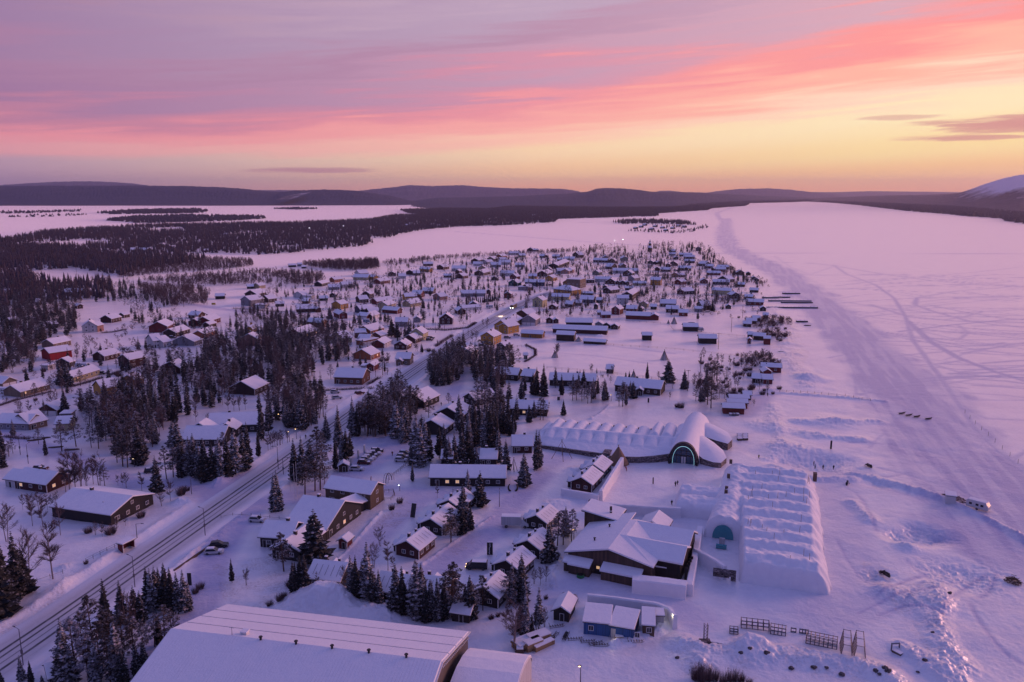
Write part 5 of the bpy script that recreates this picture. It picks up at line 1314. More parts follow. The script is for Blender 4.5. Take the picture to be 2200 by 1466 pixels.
def arch_building():
    ox, oy = 12.3, 290.5; ang = math.atan2(-.301, .954)
    o = hero('arched_snow_building', ox, oy, ang, 'long low building of ribbed snowy vaults with a tall glass arched entrance', 'building', [(-2, -17), (74, -17), (74, 17), (-2, 17)])
    S, N = grid_thing(None, -3, 52, -19, 16.5, .22, .3)     # N: local y, positive away from the camera
    fr = np.interp(S, [-3, 2, 10, 20, 26.5, 27.5, 31, 38, 43, 46.5, 49, 52], [-10, -11.4, -12.6, -14.5, -15.8, -17.5, -17.8, -17.0, -14.6, -12.3, -10.5, -9])
    ph = (S - .5) / 4.75; fr_ = ph - np.floor(ph); bump = np.sqrt(np.clip(1 - (2 * fr_ - 1) ** 2, 0, 1))
    big = np.clip((S - 39) / 2, 0, 1); back = 15.6 - 3.0 * (1 - big) + (0 * S)
    Y = np.where(N < 0, N / 19.0 * np.abs(fr), N / 16.5 * back)
    rear = 2.7 + big * .8 + (2.1 + big * .5) * bump
    front = 2.9 + 1.7 * bump * np.clip(1 - (-Y - 2) / 6.5, 0, 1) - .0
    t = np.clip((-Y - 7) / (np.abs(fr) - 7), 0, 1); front = front * (1 - t) + 1.35 * t; front = np.where(-Y > 7, np.minimum(front, 3.6 - 2.2 * t), front)
    ridge = 5.0 * np.ones_like(S)
    k1 = np.clip((Y - .6) / 1.2, 0, 1); k2 = np.clip((-Y - .5) / 1.6, 0, 1)
    Z = np.where(Y > 0, ridge * (1 - k1) + rear * k1, ridge * (1 - k2) + front * k2)
    taper = np.clip((S + 3) / 6.0, 0, 1) ** .6; Z = Z * (.28 + .72 * taper)
    Z += (fbm(S * .8, Y * .8, 3, 5) - .45) * .22
    Z[:, -1] = -.3; Z[:, 0] = 1.0; Z[0, :] = -.3
    roof = mesh_grid('snow_roof', S, Y, Z, None, 'snow', o)
    # stone wall round the front foot of the snow
    def stone_wall(pts, h0, h1, th=.7, nm='stone_wall'):
        m = MB(); n = len(pts)
        off = offset_line(pts, th)
        V = [(p[0], p[1], -.4) for p in off] + [(p[0], p[1], h0 + (h1 - h0) * i / (n - 1)) for i, p in enumerate(off)] + [(p[0], p[1], h0 + (h1 - h0) * i / (n - 1)) for i, p in enumerate(pts)]
        m.add(V, [(i, i + 1, n + i + 1, n + i) for i in range(n - 1)], 'stone'); m.add(V, [(n + i, n + i + 1, 2 * n + i + 1, 2 * n + i) for i in range(n - 1)], 'stone')
        m.add([V[0], V[n], V[2 * n], (pts[0][0], pts[0][1], -.4)], [(0, 1, 2, 3)], 'stone'); m.add([V[n - 1], V[2 * n - 1], V[3 * n - 1], (pts[-1][0], pts[-1][1], -.4)], [(3, 2, 1, 0)], 'stone')
        return m.build(nm, o)
    ss = np.linspace(-2, 48.6, 60); fl = np.interp(ss, [-3, 2, 10, 20, 26.5, 27.5, 31, 38, 43, 46.5, 49, 52], [-10, -11.4, -12.6, -14.5, -15.8, -17.5, -17.8, -17.0, -14.6, -12.3, -10.5, -9])
    p1 = [(a, b + .25) for a, b in zip(ss, fl) if a < 26]; p2 = [(a, b + .25) for a, b in zip(ss, fl) if a > 27.3]
    stone_wall(p1, 1.0, 1.6); stone_wall(p2, 1.7, 2.4)
    m = MB(); m.box(25.6, -17.2, 0, 28.2, -12.5, 2.3, 'stone'); m.build('stone_wall', o)
    for i in range(9):                        # dark crescent vents between the rear vaults
        x = .5 + 4.75 * (i + 1); m = MB(); m.tube((x, 12.4, 3.0), (x, 13.3, 3.0), .62, .62, 'fascia', 10); m.build('vent', o)
    # barrel of the entrance, from the glass front to the back
    def L2(x, y): dx, dy = x - ox, y - oy; c, s = math.cos(-ang), math.sin(-ang); return (dx * c - dy * s, dx * s + dy * c)
    a0 = Vector((*L2(59.0, 261.9), 0)); a1 = Vector((*L2(72.6, 301), 0)); ax = (a1 - a0); Lb = ax.length; ax.normalize(); sd = Vector((ax.y, -ax.x, 0))
    nseg, na = 40, 26; V = []; F = []
    for i in range(nseg + 1):
        f = i / nseg; r = 4.75 - .1 * f; hh = 7.6 + .5 * math.sin(math.pi * f); c = a0 + ax * (Lb * f + .3)
        for j in range(na + 1):
            th = math.pi * j / na; z = abs(math.sin(th)) ** .75 * hh; w = math.cos(th) * r * (1.0 + .12 * (1 - math.sin(th))); nz = (float(fbm(np.array([i * .35]), np.array([j * .35]), 2, 3)[0]) - .4) * .3
            q_ = c + sd * w; V.append((q_.x, q_.y, z - .2 + nz * math.sin(th)))
    for i in range(nseg):
        for j in range(na): k = i * (na + 1) + j; F.append((k, k + 1, k + na + 2, k + na + 1))
    m = MB(); m.add(V, F, 'snow'); m.build('snow_vault', o, smooth=True)
    m = MB(); c = a1 + ax * .3; m.add([tuple(c + sd * (math.cos(math.pi * j / na) * 4.7))[:2] + (abs(math.sin(math.pi * j / na)) ** .75 * 7.4,) for j in range(na + 1)], [tuple(range(na + 1))], 'wall_dark'); m.build('back_wall', o)
    def arch_ring(name, r_in, r_out, h_in, h_out, d0, d1, mat):
        m = MB(); V = []
        for dd in (d0, d1):
            for r, h in ((r_in, h_in), (r_out, h_out)):
                for j in range(na + 1):
                    th = math.pi * j / na; p = a0 + ax * dd + sd * (math.cos(th) * r); V.append((p.x, p.y, abs(math.sin(th)) ** .75 * h))
        n = na + 1; F = []
        for j in range(na):
            F += [(j, j + 1, n + j + 1, n + j), (2 * n + j, 3 * n + j, 3 * n + j + 1, 2 * n + j + 1), (n + j, n + j + 1, 3 * n + j + 1, 3 * n + j), (j, 2 * n + j, 2 * n + j + 1, j + 1)]
        m.add(V, F, mat); return m.build(name, o)
    arch_ring('arch_frame', 3.9, 4.75, 6.6, 7.7, -.9, .8, 'fascia')
    arch_ring('arch_light', 3.62, 3.72, 6.25, 6.38, -.55, -.45, 'arch_glow')
    m = MB(); m.add([tuple(a0 + ax * .1 + sd * (math.cos(math.pi * j / na) * 3.95))[:2] + (abs(math.sin(math.pi * j / na)) ** .75 * 6.7,) for j in range(na + 1)], [tuple(range(na + 1))], 'glass_blue'); gl = m.build('glass_front', o)
    m = MB()
    def bar(w0, z0, w1, z1, t=.1): 
        p = a0 + ax * -.02 + sd * w0; q = a0 + ax * -.02 + sd * w1; m.tube((p.x, p.y, z0), (q.x, q.y, z1), t, t, 'fascia', 4)
    bar(-3.8, 2.9, 3.8, 2.9, .16)
    for w in (-2.4, -.9, .9, 2.4): bar(w, 0, w, abs(math.sin(math.acos(w / 4))) ** .75 * 6.3, .07)
    bar(-3.3, 4.6, 3.3, 4.6, .06); m.build('mullion', gl)
    m = MB()
    for w in (-.75, .1): p = a0 + ax * -.1 + sd * w; q = a0 + ax * -.1 + sd * (w + .65); m.add([(p.x, p.y, .1), (q.x, q.y, .1), (q.x, q.y, 2.5), (p.x, p.y, 2.5)], [(0, 1, 2, 3)], 'container_white')
    m.build('door', gl)
    for w in (-4.7, 4.7): p = a0 + ax * -1.1 + sd * w; m = MB(); m.tube((p.x, p.y, -.1), (p.x, p.y, .9), .35, .42, 'black_plastic', 10); m.tube((p.x, p.y, .9), (p.x, p.y, 1.6), .1, .45, 'needles_pine', 7); m.build('planter', o)
    # snow lobes on the right
    def lobe(wpts, hub, hubz, nm='snow_lobe'):
        pts = [L2(x, y) for x, y, z in wpts]; zz = [z for x, y, z in wpts]; n = len(pts); hb = L2(*hub)
        m = MB(); m.add([(p[0], p[1], z) for p, z in zip(pts, zz)] + [((p[0] + hb[0]) / 2, (p[1] + hb[1]) / 2, (z + hubz) / 2 + .45) for p, z in zip(pts, zz)] + [(hb[0], hb[1], hubz)], [(i, (i + 1) % n, n + (i + 1) % n, n + i) for i in range(n)] + [(n + i, n + (i + 1) % n, 2 * n) for i in range(n)], 'snow'); m.build(nm, o, smooth=True)
        m = MB(); m.add([(p[0], p[1], -.4) for p in pts] + [(p[0], p[1], z - .02) for p, z in zip(pts, zz)], [(i, (i + 1) % n, n + (i + 1) % n, n + i) for i in range(n)], 'stone'); m.build('stone_wall', o)
    lobe([(69, 304, 4.5), (74, 303, 3.6), (78.5, 297, 3.2), (81.5, 289, 2.9), (81, 281, 2.7), (78, 276, 2.6), (74.5, 279.5, 2.7), (71.6, 283.3, 2.9), (68.6, 288.6, 3.4), (66, 290, 4.5)], (71, 294), 6.0)
    lobe([(66.2, 288.5, 4.8), (70.5, 284, 3.6), (73.5, 277.5, 2.5), (74.8, 270, 2.1), (74, 262.5, 1.9), (70.8, 257.6, 1.8), (68.2, 257.9, 1.9), (65.4, 260.6, 2.2), (63.6, 264.5, 3.2), (63.8, 272, 4.8)], (67.5, 275), 5.6)
arch_building()

# ---- ridged snow hall
def snow_hall():
    ox, oy = 74.1, 171.1; ang = math.atan2(-.307, .952)
    o = hero('snow_hall', ox, oy, ang, 'huge flat snow building with wavy cross ridges and a teal ice door', 'building', [(-43, -2), (2, -2), (2, 75), (-43, 75)])
    Pp, Q = grid_thing(None, -46, 3, -2.5, 77, .36, .36)
    wob = (fbm(Pp / 4, Q / 4, 4, 8) - .47) * 2.6
    def edge(d, w=1.0): return np.clip(d / w, 0, 1)
    slabL = np.interp(Q, [0, 24, 70], [-20.4, -21.5, -23.5])
    sx = edge(-Pp + wob * .8 + 0 * Q, 3.6) * edge(Pp - slabL, .8) * edge(Q + .2 + wob * .25, .9) * edge(73 - Q + wob, 1.5)
    ph = (Q - 1.2) / 7.1 + (fbm(Pp / 9, Q / 9, 2, 18) - .47) * .35; f = ph - np.floor(ph)
    rid = np.where(f < .3, f / .3, (1 - f) / .7) ** .9
    slab = sx ** .55 * (4.7 + .35 * np.clip(-Pp / 10, 0, 1) + 1.25 * rid * np.clip(-Pp / 3 + .3, 0, 1))
    rb = np.abs(Pp + 25.7 - .05 * (Q - 23)); bar = np.sqrt(np.clip(1 - (rb / 5.0) ** 2, 0, 1)) ** .8 * (6.0 + .4 * np.sin(Q / 3.1)) * edge(Q - 23.2, .5) * edge(72.5 - Q + wob, 1.5)
    for q0, q1 in ((35.5, 44.5), (44.5, 53.5)):
        c = (q0 + q1) / 2; arm = np.sqrt(np.clip(1 - (np.abs(Q - c) / 4.75) ** 2.4, 0, 1)) ** .6 * 4.5 * edge(Pp + 41 + wob * .5, 1.5) * edge(-Pp - 22, 1); bar = np.maximum(bar, arm)
    Z = np.maximum(slab, bar); m = Z > .12
    Z = Z + (fbm(Pp / 1.4, Q / 1.4, 4, 30) - .47) * 1.1 * np.clip(Z / 3, 0, 1); Z = np.where(m, Z, -.25)
    mesh_grid('snow_shell', Pp, Q, Z, m, 'snow', o)
    # ice door of the barrel
    na = 18; cx = -25.7; y = 23.0
    v = MB(); v.add([(cx + math.cos(math.pi * j / na) * 2.75, y, .2 + abs(math.sin(math.pi * j / na)) ** .8 * 4.0) for j in range(na + 1)], [tuple(range(na + 1))], 'ice'); v.build('ice_door', o)
    v = MB(); v.box(cx - 1.4, y - 6.2, .1, cx + 1.3, y - 5.2, 1.0, 'ice'); v.box(cx - .7, y - 3.6, .1, cx + .7, y - 3.0, 1.9, 'container_white'); v.build('ice_block', o)
    # little dark sticks poking out of the roof
    r = random.Random(3)
    for i in range(34):
        q, p = r.uniform(2, 70), r.uniform(-20, -2.5); st = MB(); st.tube((p, q, 5.0), (p + r.uniform(-.1, .1), q, 6.9 + r.uniform(0, .5)), .045, .045, 'timber_light', 4); st.build('marker_stick', o)
    for q in (70, 56, 45, 42): st = MB(); st.box(-26.6, q, 5.6, -25.7, q + .8, 6.9, 'timber'); st.build('roof_vent', o)
    st = MB(); st.box(-.9, 71.5, 2.0, .2, 73.2, 4.6, 'timber'); st.build('roof_vent', o)
snow_hall()
def snow_wall(pts, h, th, label, tile='F'):
    w = smooth_line([tuple(P(*TP(tile, a, b))[:2]) for a, b in pts], 1) if len(pts) > 2 else [tuple(P(*TP(tile, a, b))[:2]) for a, b in pts]
    w = resample(w, .8); n = len(w); prof = [(-th / 2 - .25, -.3), (-th / 2 - .05, .2), (-th / 2, h - .2), (-th / 2 + .2, h), (th / 2 - .2, h + .05), (th / 2, h - .2), (th / 2 + .05, .2), (th / 2 + .3, -.3)]
    lines = [offset_line(w, p[0]) for p in prof]; V = []
    for i in range(n):
        for j, p in enumerate(prof):
            x, y = lines[j][i]; nz = (float(fbm(np.array([i * .45]), np.array([j * .9]), 3, 12)[0]) - .45) * (.5 if p[1] > .5 else .15); V.append((x + nz * .3, y, p[1] + (nz if p[1] > h - .5 else 0)))
    k = len(prof); F = [(i * k + j, i * k + j + 1, (i + 1) * k + j + 1, (i + 1) * k + j) for i in range(n - 1) for j in range(k - 1)]
    F += [tuple(range(k)), tuple((n - 1) * k + j for j in range(k))[::-1]]
    m = MB(); m.add([(a, b, c) for a, b, c in V], [f[::-1] for f in F], 'snow'); o = m.build('snow_wall', smooth=False); tag(o, label, 'snow wall', 'cut snow walls round the yards'); return o
snow_wall([(1290, 1077), (1313, 1040), (1336, 1002)], 3.3, 1.2, 'straight pink lit snow wall between the twin cabins and the plaza')
snow_wall([(1206, 1064), (1286, 1078)], 2.2, 1.2, 'low snow wall in front of the twin cabins')
snow_wall([(1268, 1098), (1340, 1106), (1462, 1112)], 3.0, 1.2, 'long snow wall behind the restaurant roofs')
snow_wall([(1358, 1268), (1420, 1274), (1474, 1282)], 3.3, 3.2, 'thick snow wall in front of the white containers')
snow_wall([(1480, 1280), (1492, 1215), (1503, 1150)], 2.8, 1.6, 'snow wall along the right side of the restaurant')
snow_wall([(1262, 1304), (1350, 1315), (1432, 1328), (1450, 1352)], 3.2, 1.0, 'curved bluish snow wall behind the blue hut')
snow_wall([(1492, 1205), (1530, 1226), (1556, 1244)], 3.4, 1.2, 'sloping snow wall closing the court of the teal ice door')
m = MB(); a = P(*TP('L4', 525, 572)); b = P(*TP('L4', 722, 600)); d = (b - a).normalized(); nrm = Vector((-d.y, d.x, 0))
for x0, x1, z0, z1 in ((0, .9, 1.0, 2.6), (.0, .72, 0.6, 1.6), (.78, 1.0, 0, 2.6)):
    L = (b - a).length; p0 = a + d * L * x0; p1 = a + d * L * x1; q0 = p0 + nrm * .5; q1 = p1 + nrm * .5
    m.add([(*p0[:2], z0), (*p1[:2], z0), (*q1[:2], z0), (*q0[:2], z0), (*p0[:2], z1), (*p1[:2], z1), (*q1[:2], z1), (*q0[:2], z1)], [(0, 3, 2, 1), (4, 5, 6, 7), (0, 1, 5, 4), (1, 2, 6, 5), (2, 3, 7, 6), (3, 0, 4, 7)], 'stone')
tag(m.build('stone_gateway'), 'dark stone block gateway in front of the court by the snow hall', 'gateway')

# ---- restaurant
def restaurant():
    ox, oy = 13.9, 184.6; ang = math.atan2(-.413, .911)
    o = hero('restaurant_building', ox, oy, ang, 'big brown wooden building under joined snowy gables beside the snow hall', 'building', [(-3, -4), (29, -4), (29, 32), (-3, 32)])
    w = MB(); w.add([(0, 0, -.4), (21, 0, -.4), (21, 0, 4.6), (10.5, 0, 6.9), (0, 0, 4.3)], [(0, 1, 2, 3, 4)], 'planks_brown')
    w.add([(0, 0, -.4), (0, 22, -.4), (0, 22, 4.3), (0, 0, 4.3)], [(3, 2, 1, 0)], 'planks_brown'); w.add([(21, 0, -.4), (21, 4.3, -.4), (21, 4.3, 4.6), (21, 0, 4.6)], [(0, 1, 2, 3)], 'planks_brown')
    w.add([(21, 4.3, -.4), (27, 4.3, -.4), (27, 4.3, 4.4), (21, 4.3, 4.4)], [(0, 1, 2, 3)], 'wall_dark'); w.add([(27, 4.3, -.4), (27, 12.6, -.4), (27, 12.6, 4.6), (27, 8.4, 6.9), (27, 4.3, 4.4)], [(0, 1, 2, 3, 4)], 'wall_dark')
    w.add([(26.6, 12.6, -.4), (26.6, 23, -.4), (26.6, 23, 4.4), (26.6, 18, 6.9), (26.6, 12.6, 4.6)], [(0, 1, 2, 3, 4)], 'wall_dark'); w.add([(0, 22, -.4), (26.6, 23, -.4), (26.6, 23, 4.4), (0, 22, 4.4)], [(3, 2, 1, 0)], 'wall_dark'); w.build('wall', o)
    r = MB(); th = .4
    def quad(pts, mat='snow'):
        V = [(a, b, c + .12) for a, b, c in pts]; T = [(a, b, c + .12 + th) for a, b, c in pts]; n = len(pts)
        r.add(V + T, [tuple(range(n, 2 * n))] + [(i, (i + 1) % n, n + (i + 1) % n, n + i) for i in range(n)], mat); r.add([(a, b, c - .1) for a, b, c in pts] + [(a, b, c + .125) for a, b, c in pts], [tuple(range(n))[::-1]] + [(i, (i + 1) % n, n + (i + 1) % n, n + i) for i in range(n)], 'fascia')
    ov = .6
    quad([(-.8, -ov, 4.1), (10.5, -ov, 6.9), (10.8, 23, 7.3), (-.8, 22.6, 4.1)])
    quad([(10.5, -ov, 6.9), (21.7, -ov, 4.45), (21.7, 3.7, 4.45), (12.4, 8.2, 7.0), (10.6, 8.2, 7.0)])
    quad([(12.3, 8.2, 7.02), (21.7, 3.7, 4.5), (27.7, 3.7, 4.5), (27.7, 8.2, 7.02)]); quad([(12.3, 8.2, 7.02), (27.7, 8.2, 7.02), (27.7, 13.0, 5.0), (17.5, 13.0, 5.0)])
    quad([(10.6, 8.2, 7.0), (12.4, 8.2, 7.0), (17.6, 13.0, 5.0), (12.4, 18.0, 7.15), (10.7, 18.0, 7.15)])
    quad([(12.3, 18.0, 7.1), (17.5, 12.95, 5.02), (27.3, 12.95, 5.02), (27.3, 18.0, 7.1)]); quad([(10.8, 18.0, 7.15), (27.3, 18.0, 7.1), (27.3, 23.6, 4.3), (10.8, 23.6, 5.0)])
    rf = r.build('roof', o)
    for x, y, z in ((5.2, 5, 5.6), (6.4, 13.5, 6.0)): v = MB(); v.tube((x, y, z), (x, y, z + 1.2), .2, .2, 'chimney', 8); v.box(x - .28, y - .28, z + 1.2, x + .28, y + .28, z + 1.32, 'chimney'); v.build('vent_pipe', rf)
    p = MB(); z1, z2 = 7.6, 6.4      # penthouse with sloping roof
    p.add([(-2.2, 18.5, -.3), (6.6, 18.5, -.3), (6.6, 25.5, -.3), (-2.2, 25.5, -.3), (-2.2, 18.5, z1), (6.6, 18.5, z2), (6.6, 25.5, z2), (-2.2, 25.5, z1)], [(0, 1, 5, 4), (1, 2, 6, 5), (2, 3, 7, 6), (3, 0, 4, 7)], 'planks_brown'); pw = p.build('tower_block', o)
    p = MB(); V = [(-2.9, 17.8, z1 + .05), (7.3, 17.8, z2 - .05), (7.3, 26.2, z2 - .05), (-2.9, 26.2, z1 + .05)]
    p.add(V + [(a, b, c + .25) for a, b, c in V], [(0, 3, 2, 1), (0, 1, 5, 4), (1, 2, 6, 5), (2, 3, 7, 6), (3, 0, 4, 7)], 'fascia'); p.add([(a * .98, b, c + .25) for a, b, c in V] + [(a * .97, b, c + .6) for a, b, c in V], [(4, 5, 6, 7), (0, 1, 5, 4), (1, 2, 6, 5), (2, 3, 7, 6), (3, 0, 4, 7)], 'snow'); p.build('roof', pw)
    p = MB(); p.tube((4.4, 21, 6.6), (4.4, 21, 9.0), .32, .32, 'chimney', 10); p.tube((4.4, 21, 7.7), (4.4, 21, 7.95), .36, .36, 'trim_white', 10); p.build('chimney', pw)
    g = MB(); body(g, 11.5, 18.5, 23.6, 31, 3.6, 1.9, 'y', 'wall_wood'); gw = g.build('rear_wing', o); g = MB(); gable_roof(g, 11.5, 18.5, 23.8, 31, 3.6, 1.9, .5, .4, 'y'); g.build('roof', gw)
    f = MB()      # lean-to along the front with a gap at the entrance
    for x0, x1, dp in ((-.6, .9, 2.2), (.9, 6.6, 3.0), (9.2, 19.2, 3.0)):
        V = [(x0, -dp, 2.35), (x1, -dp, 2.35), (x1, -.02, 3.2), (x0, -.02, 3.2)]; f.add(V + [(a, b, c + .4) for a, b, c in V], [(4, 5, 6, 7), (0, 1, 5, 4), (1, 2, 6, 5), (3, 0, 4, 7)], 'snow'); f.add([(a, b, c - .12) for a, b, c in V] + [(a, b, c + .005) for a, b, c in V], [(0, 3, 2, 1), (0, 1, 5, 4), (1, 2, 6, 5), (3, 0, 4, 7)], 'fascia')
        f.box(x0 + .2, -dp + .35, -.3, x1 - .2, -.03, 2.3, 'planks_brown')
    f.build('lean_to', o)
    d = MB(); d.box(7.0, -.12, 0, 8.8, -.02, 2.2, 'wall_dark'); d.build('door', o); d = MB(); d.box(7.5, -.2, 1.4, 8.3, -.13, 2.1, 'pane_lit'); d.build('lamp', o)
    for i in range(5): b = MB(); b.box(27.9, 5 + i * 1.6, -.3, 28.6, 5.25 + i * 1.6, 3.6, 'wall_dark'); b.build('buttress', o)
restaurant()
def box_hut(tile, ax, ay, bx, by, D, h, mat, label, cat, name, slope=0.3, door=None, win=None, roofmat='snow'):
    A = TP(tile, ax, ay); B = TP(tile, bx, by); a, L, ang = base_frame(A, B, D)
    o = empty(name, (a.x, a.y, 0), ang); tag(o, label, cat); ca, sa = math.cos(ang), math.sin(ang)
    add_foot([(a.x + ca * x - sa * y, a.y + sa * x + ca * y) for x, y in ((0, 0), (L, 0), (L, D), (0, D))])
    w = MB(); w.add([(0, 0, -.3), (L, 0, -.3), (L, D, -.3), (0, D, -.3), (0, 0, h), (L, 0, h), (L, D, h + slope), (0, D, h + slope)], [(0, 1, 5, 4), (1, 2, 6, 5), (2, 3, 7, 6), (3, 0, 4, 7), (4, 5, 6, 7)], mat); w.build('wall', o)
    V = [(-.25, -.35, h - .02), (L + .25, -.35, h - .02), (L + .25, D + .3, h + slope + .02), (-.25, D + .3, h + slope + .02)]
    r = MB(); r.add(V + [(x, y, z + .14) for x, y, z in V], [(0, 3, 2, 1), (0, 1, 5, 4), (1, 2, 6, 5), (2, 3, 7, 6), (3, 0, 4, 7), (4, 5, 6, 7)], 'fascia'); r.add([(x * .995, y * .98, z + .142) for x, y, z in V] + [(x * .985, y * .96, z + .42) for x, y, z in V], [(4, 5, 6, 7), (0, 1, 5, 4), (1, 2, 6, 5), (2, 3, 7, 6), (3, 0, 4, 7)], roofmat); r.build('roof', o)
    if door is not None: d = MB(); d.box(door, -.08, 0, door + 1.0, -.01, 2.1, 'container_white'); d.build('door', o)
    for x in (win or ()): window(o, x, -.01, 1.0, 0, 1.1, 1.2, True, False)
    return o
box_hut('B', 955, 566, 1262, 598, 6.6, 2.9, 'wall_blue', 'left half of the blue painted hut with the largest snow roof panel', 'hut', 'blue_hut', .5, None, (1.0,))
box_hut('B', 1266, 600, 1542, 650, 6.8, 2.7, 'wall_blue', 'right half of the blue painted hut with white door', 'hut', 'blue_hut', .5, .2, (5.2,))
box_hut('B', 1650, 592, 1790, 604, 6.0, 2.6, 'wall_wood', 'small wooden shed with half bare roof right of the blue hut', 'shed', 'wooden_shed', .6, None, (.8,), 'snow')
box_hut('B', 1700, 470, 1900, 482, 2.5, 2.6, 'container_white', 'white container behind the small wooden shed', 'container', 'shipping_container', .02)
box_hut('R', 1340, 1166, 1690, 1218, 2.5, 2.6, 'container_white', 'front white container beside the thick snow wall', 'container', 'shipping_container', .02)
box_hut('R', 1430, 1120, 1795, 1170, 2.5, 2.7, 'container_white', 'rear white container tucked beside the restaurant', 'container', 'shipping_container', .02)
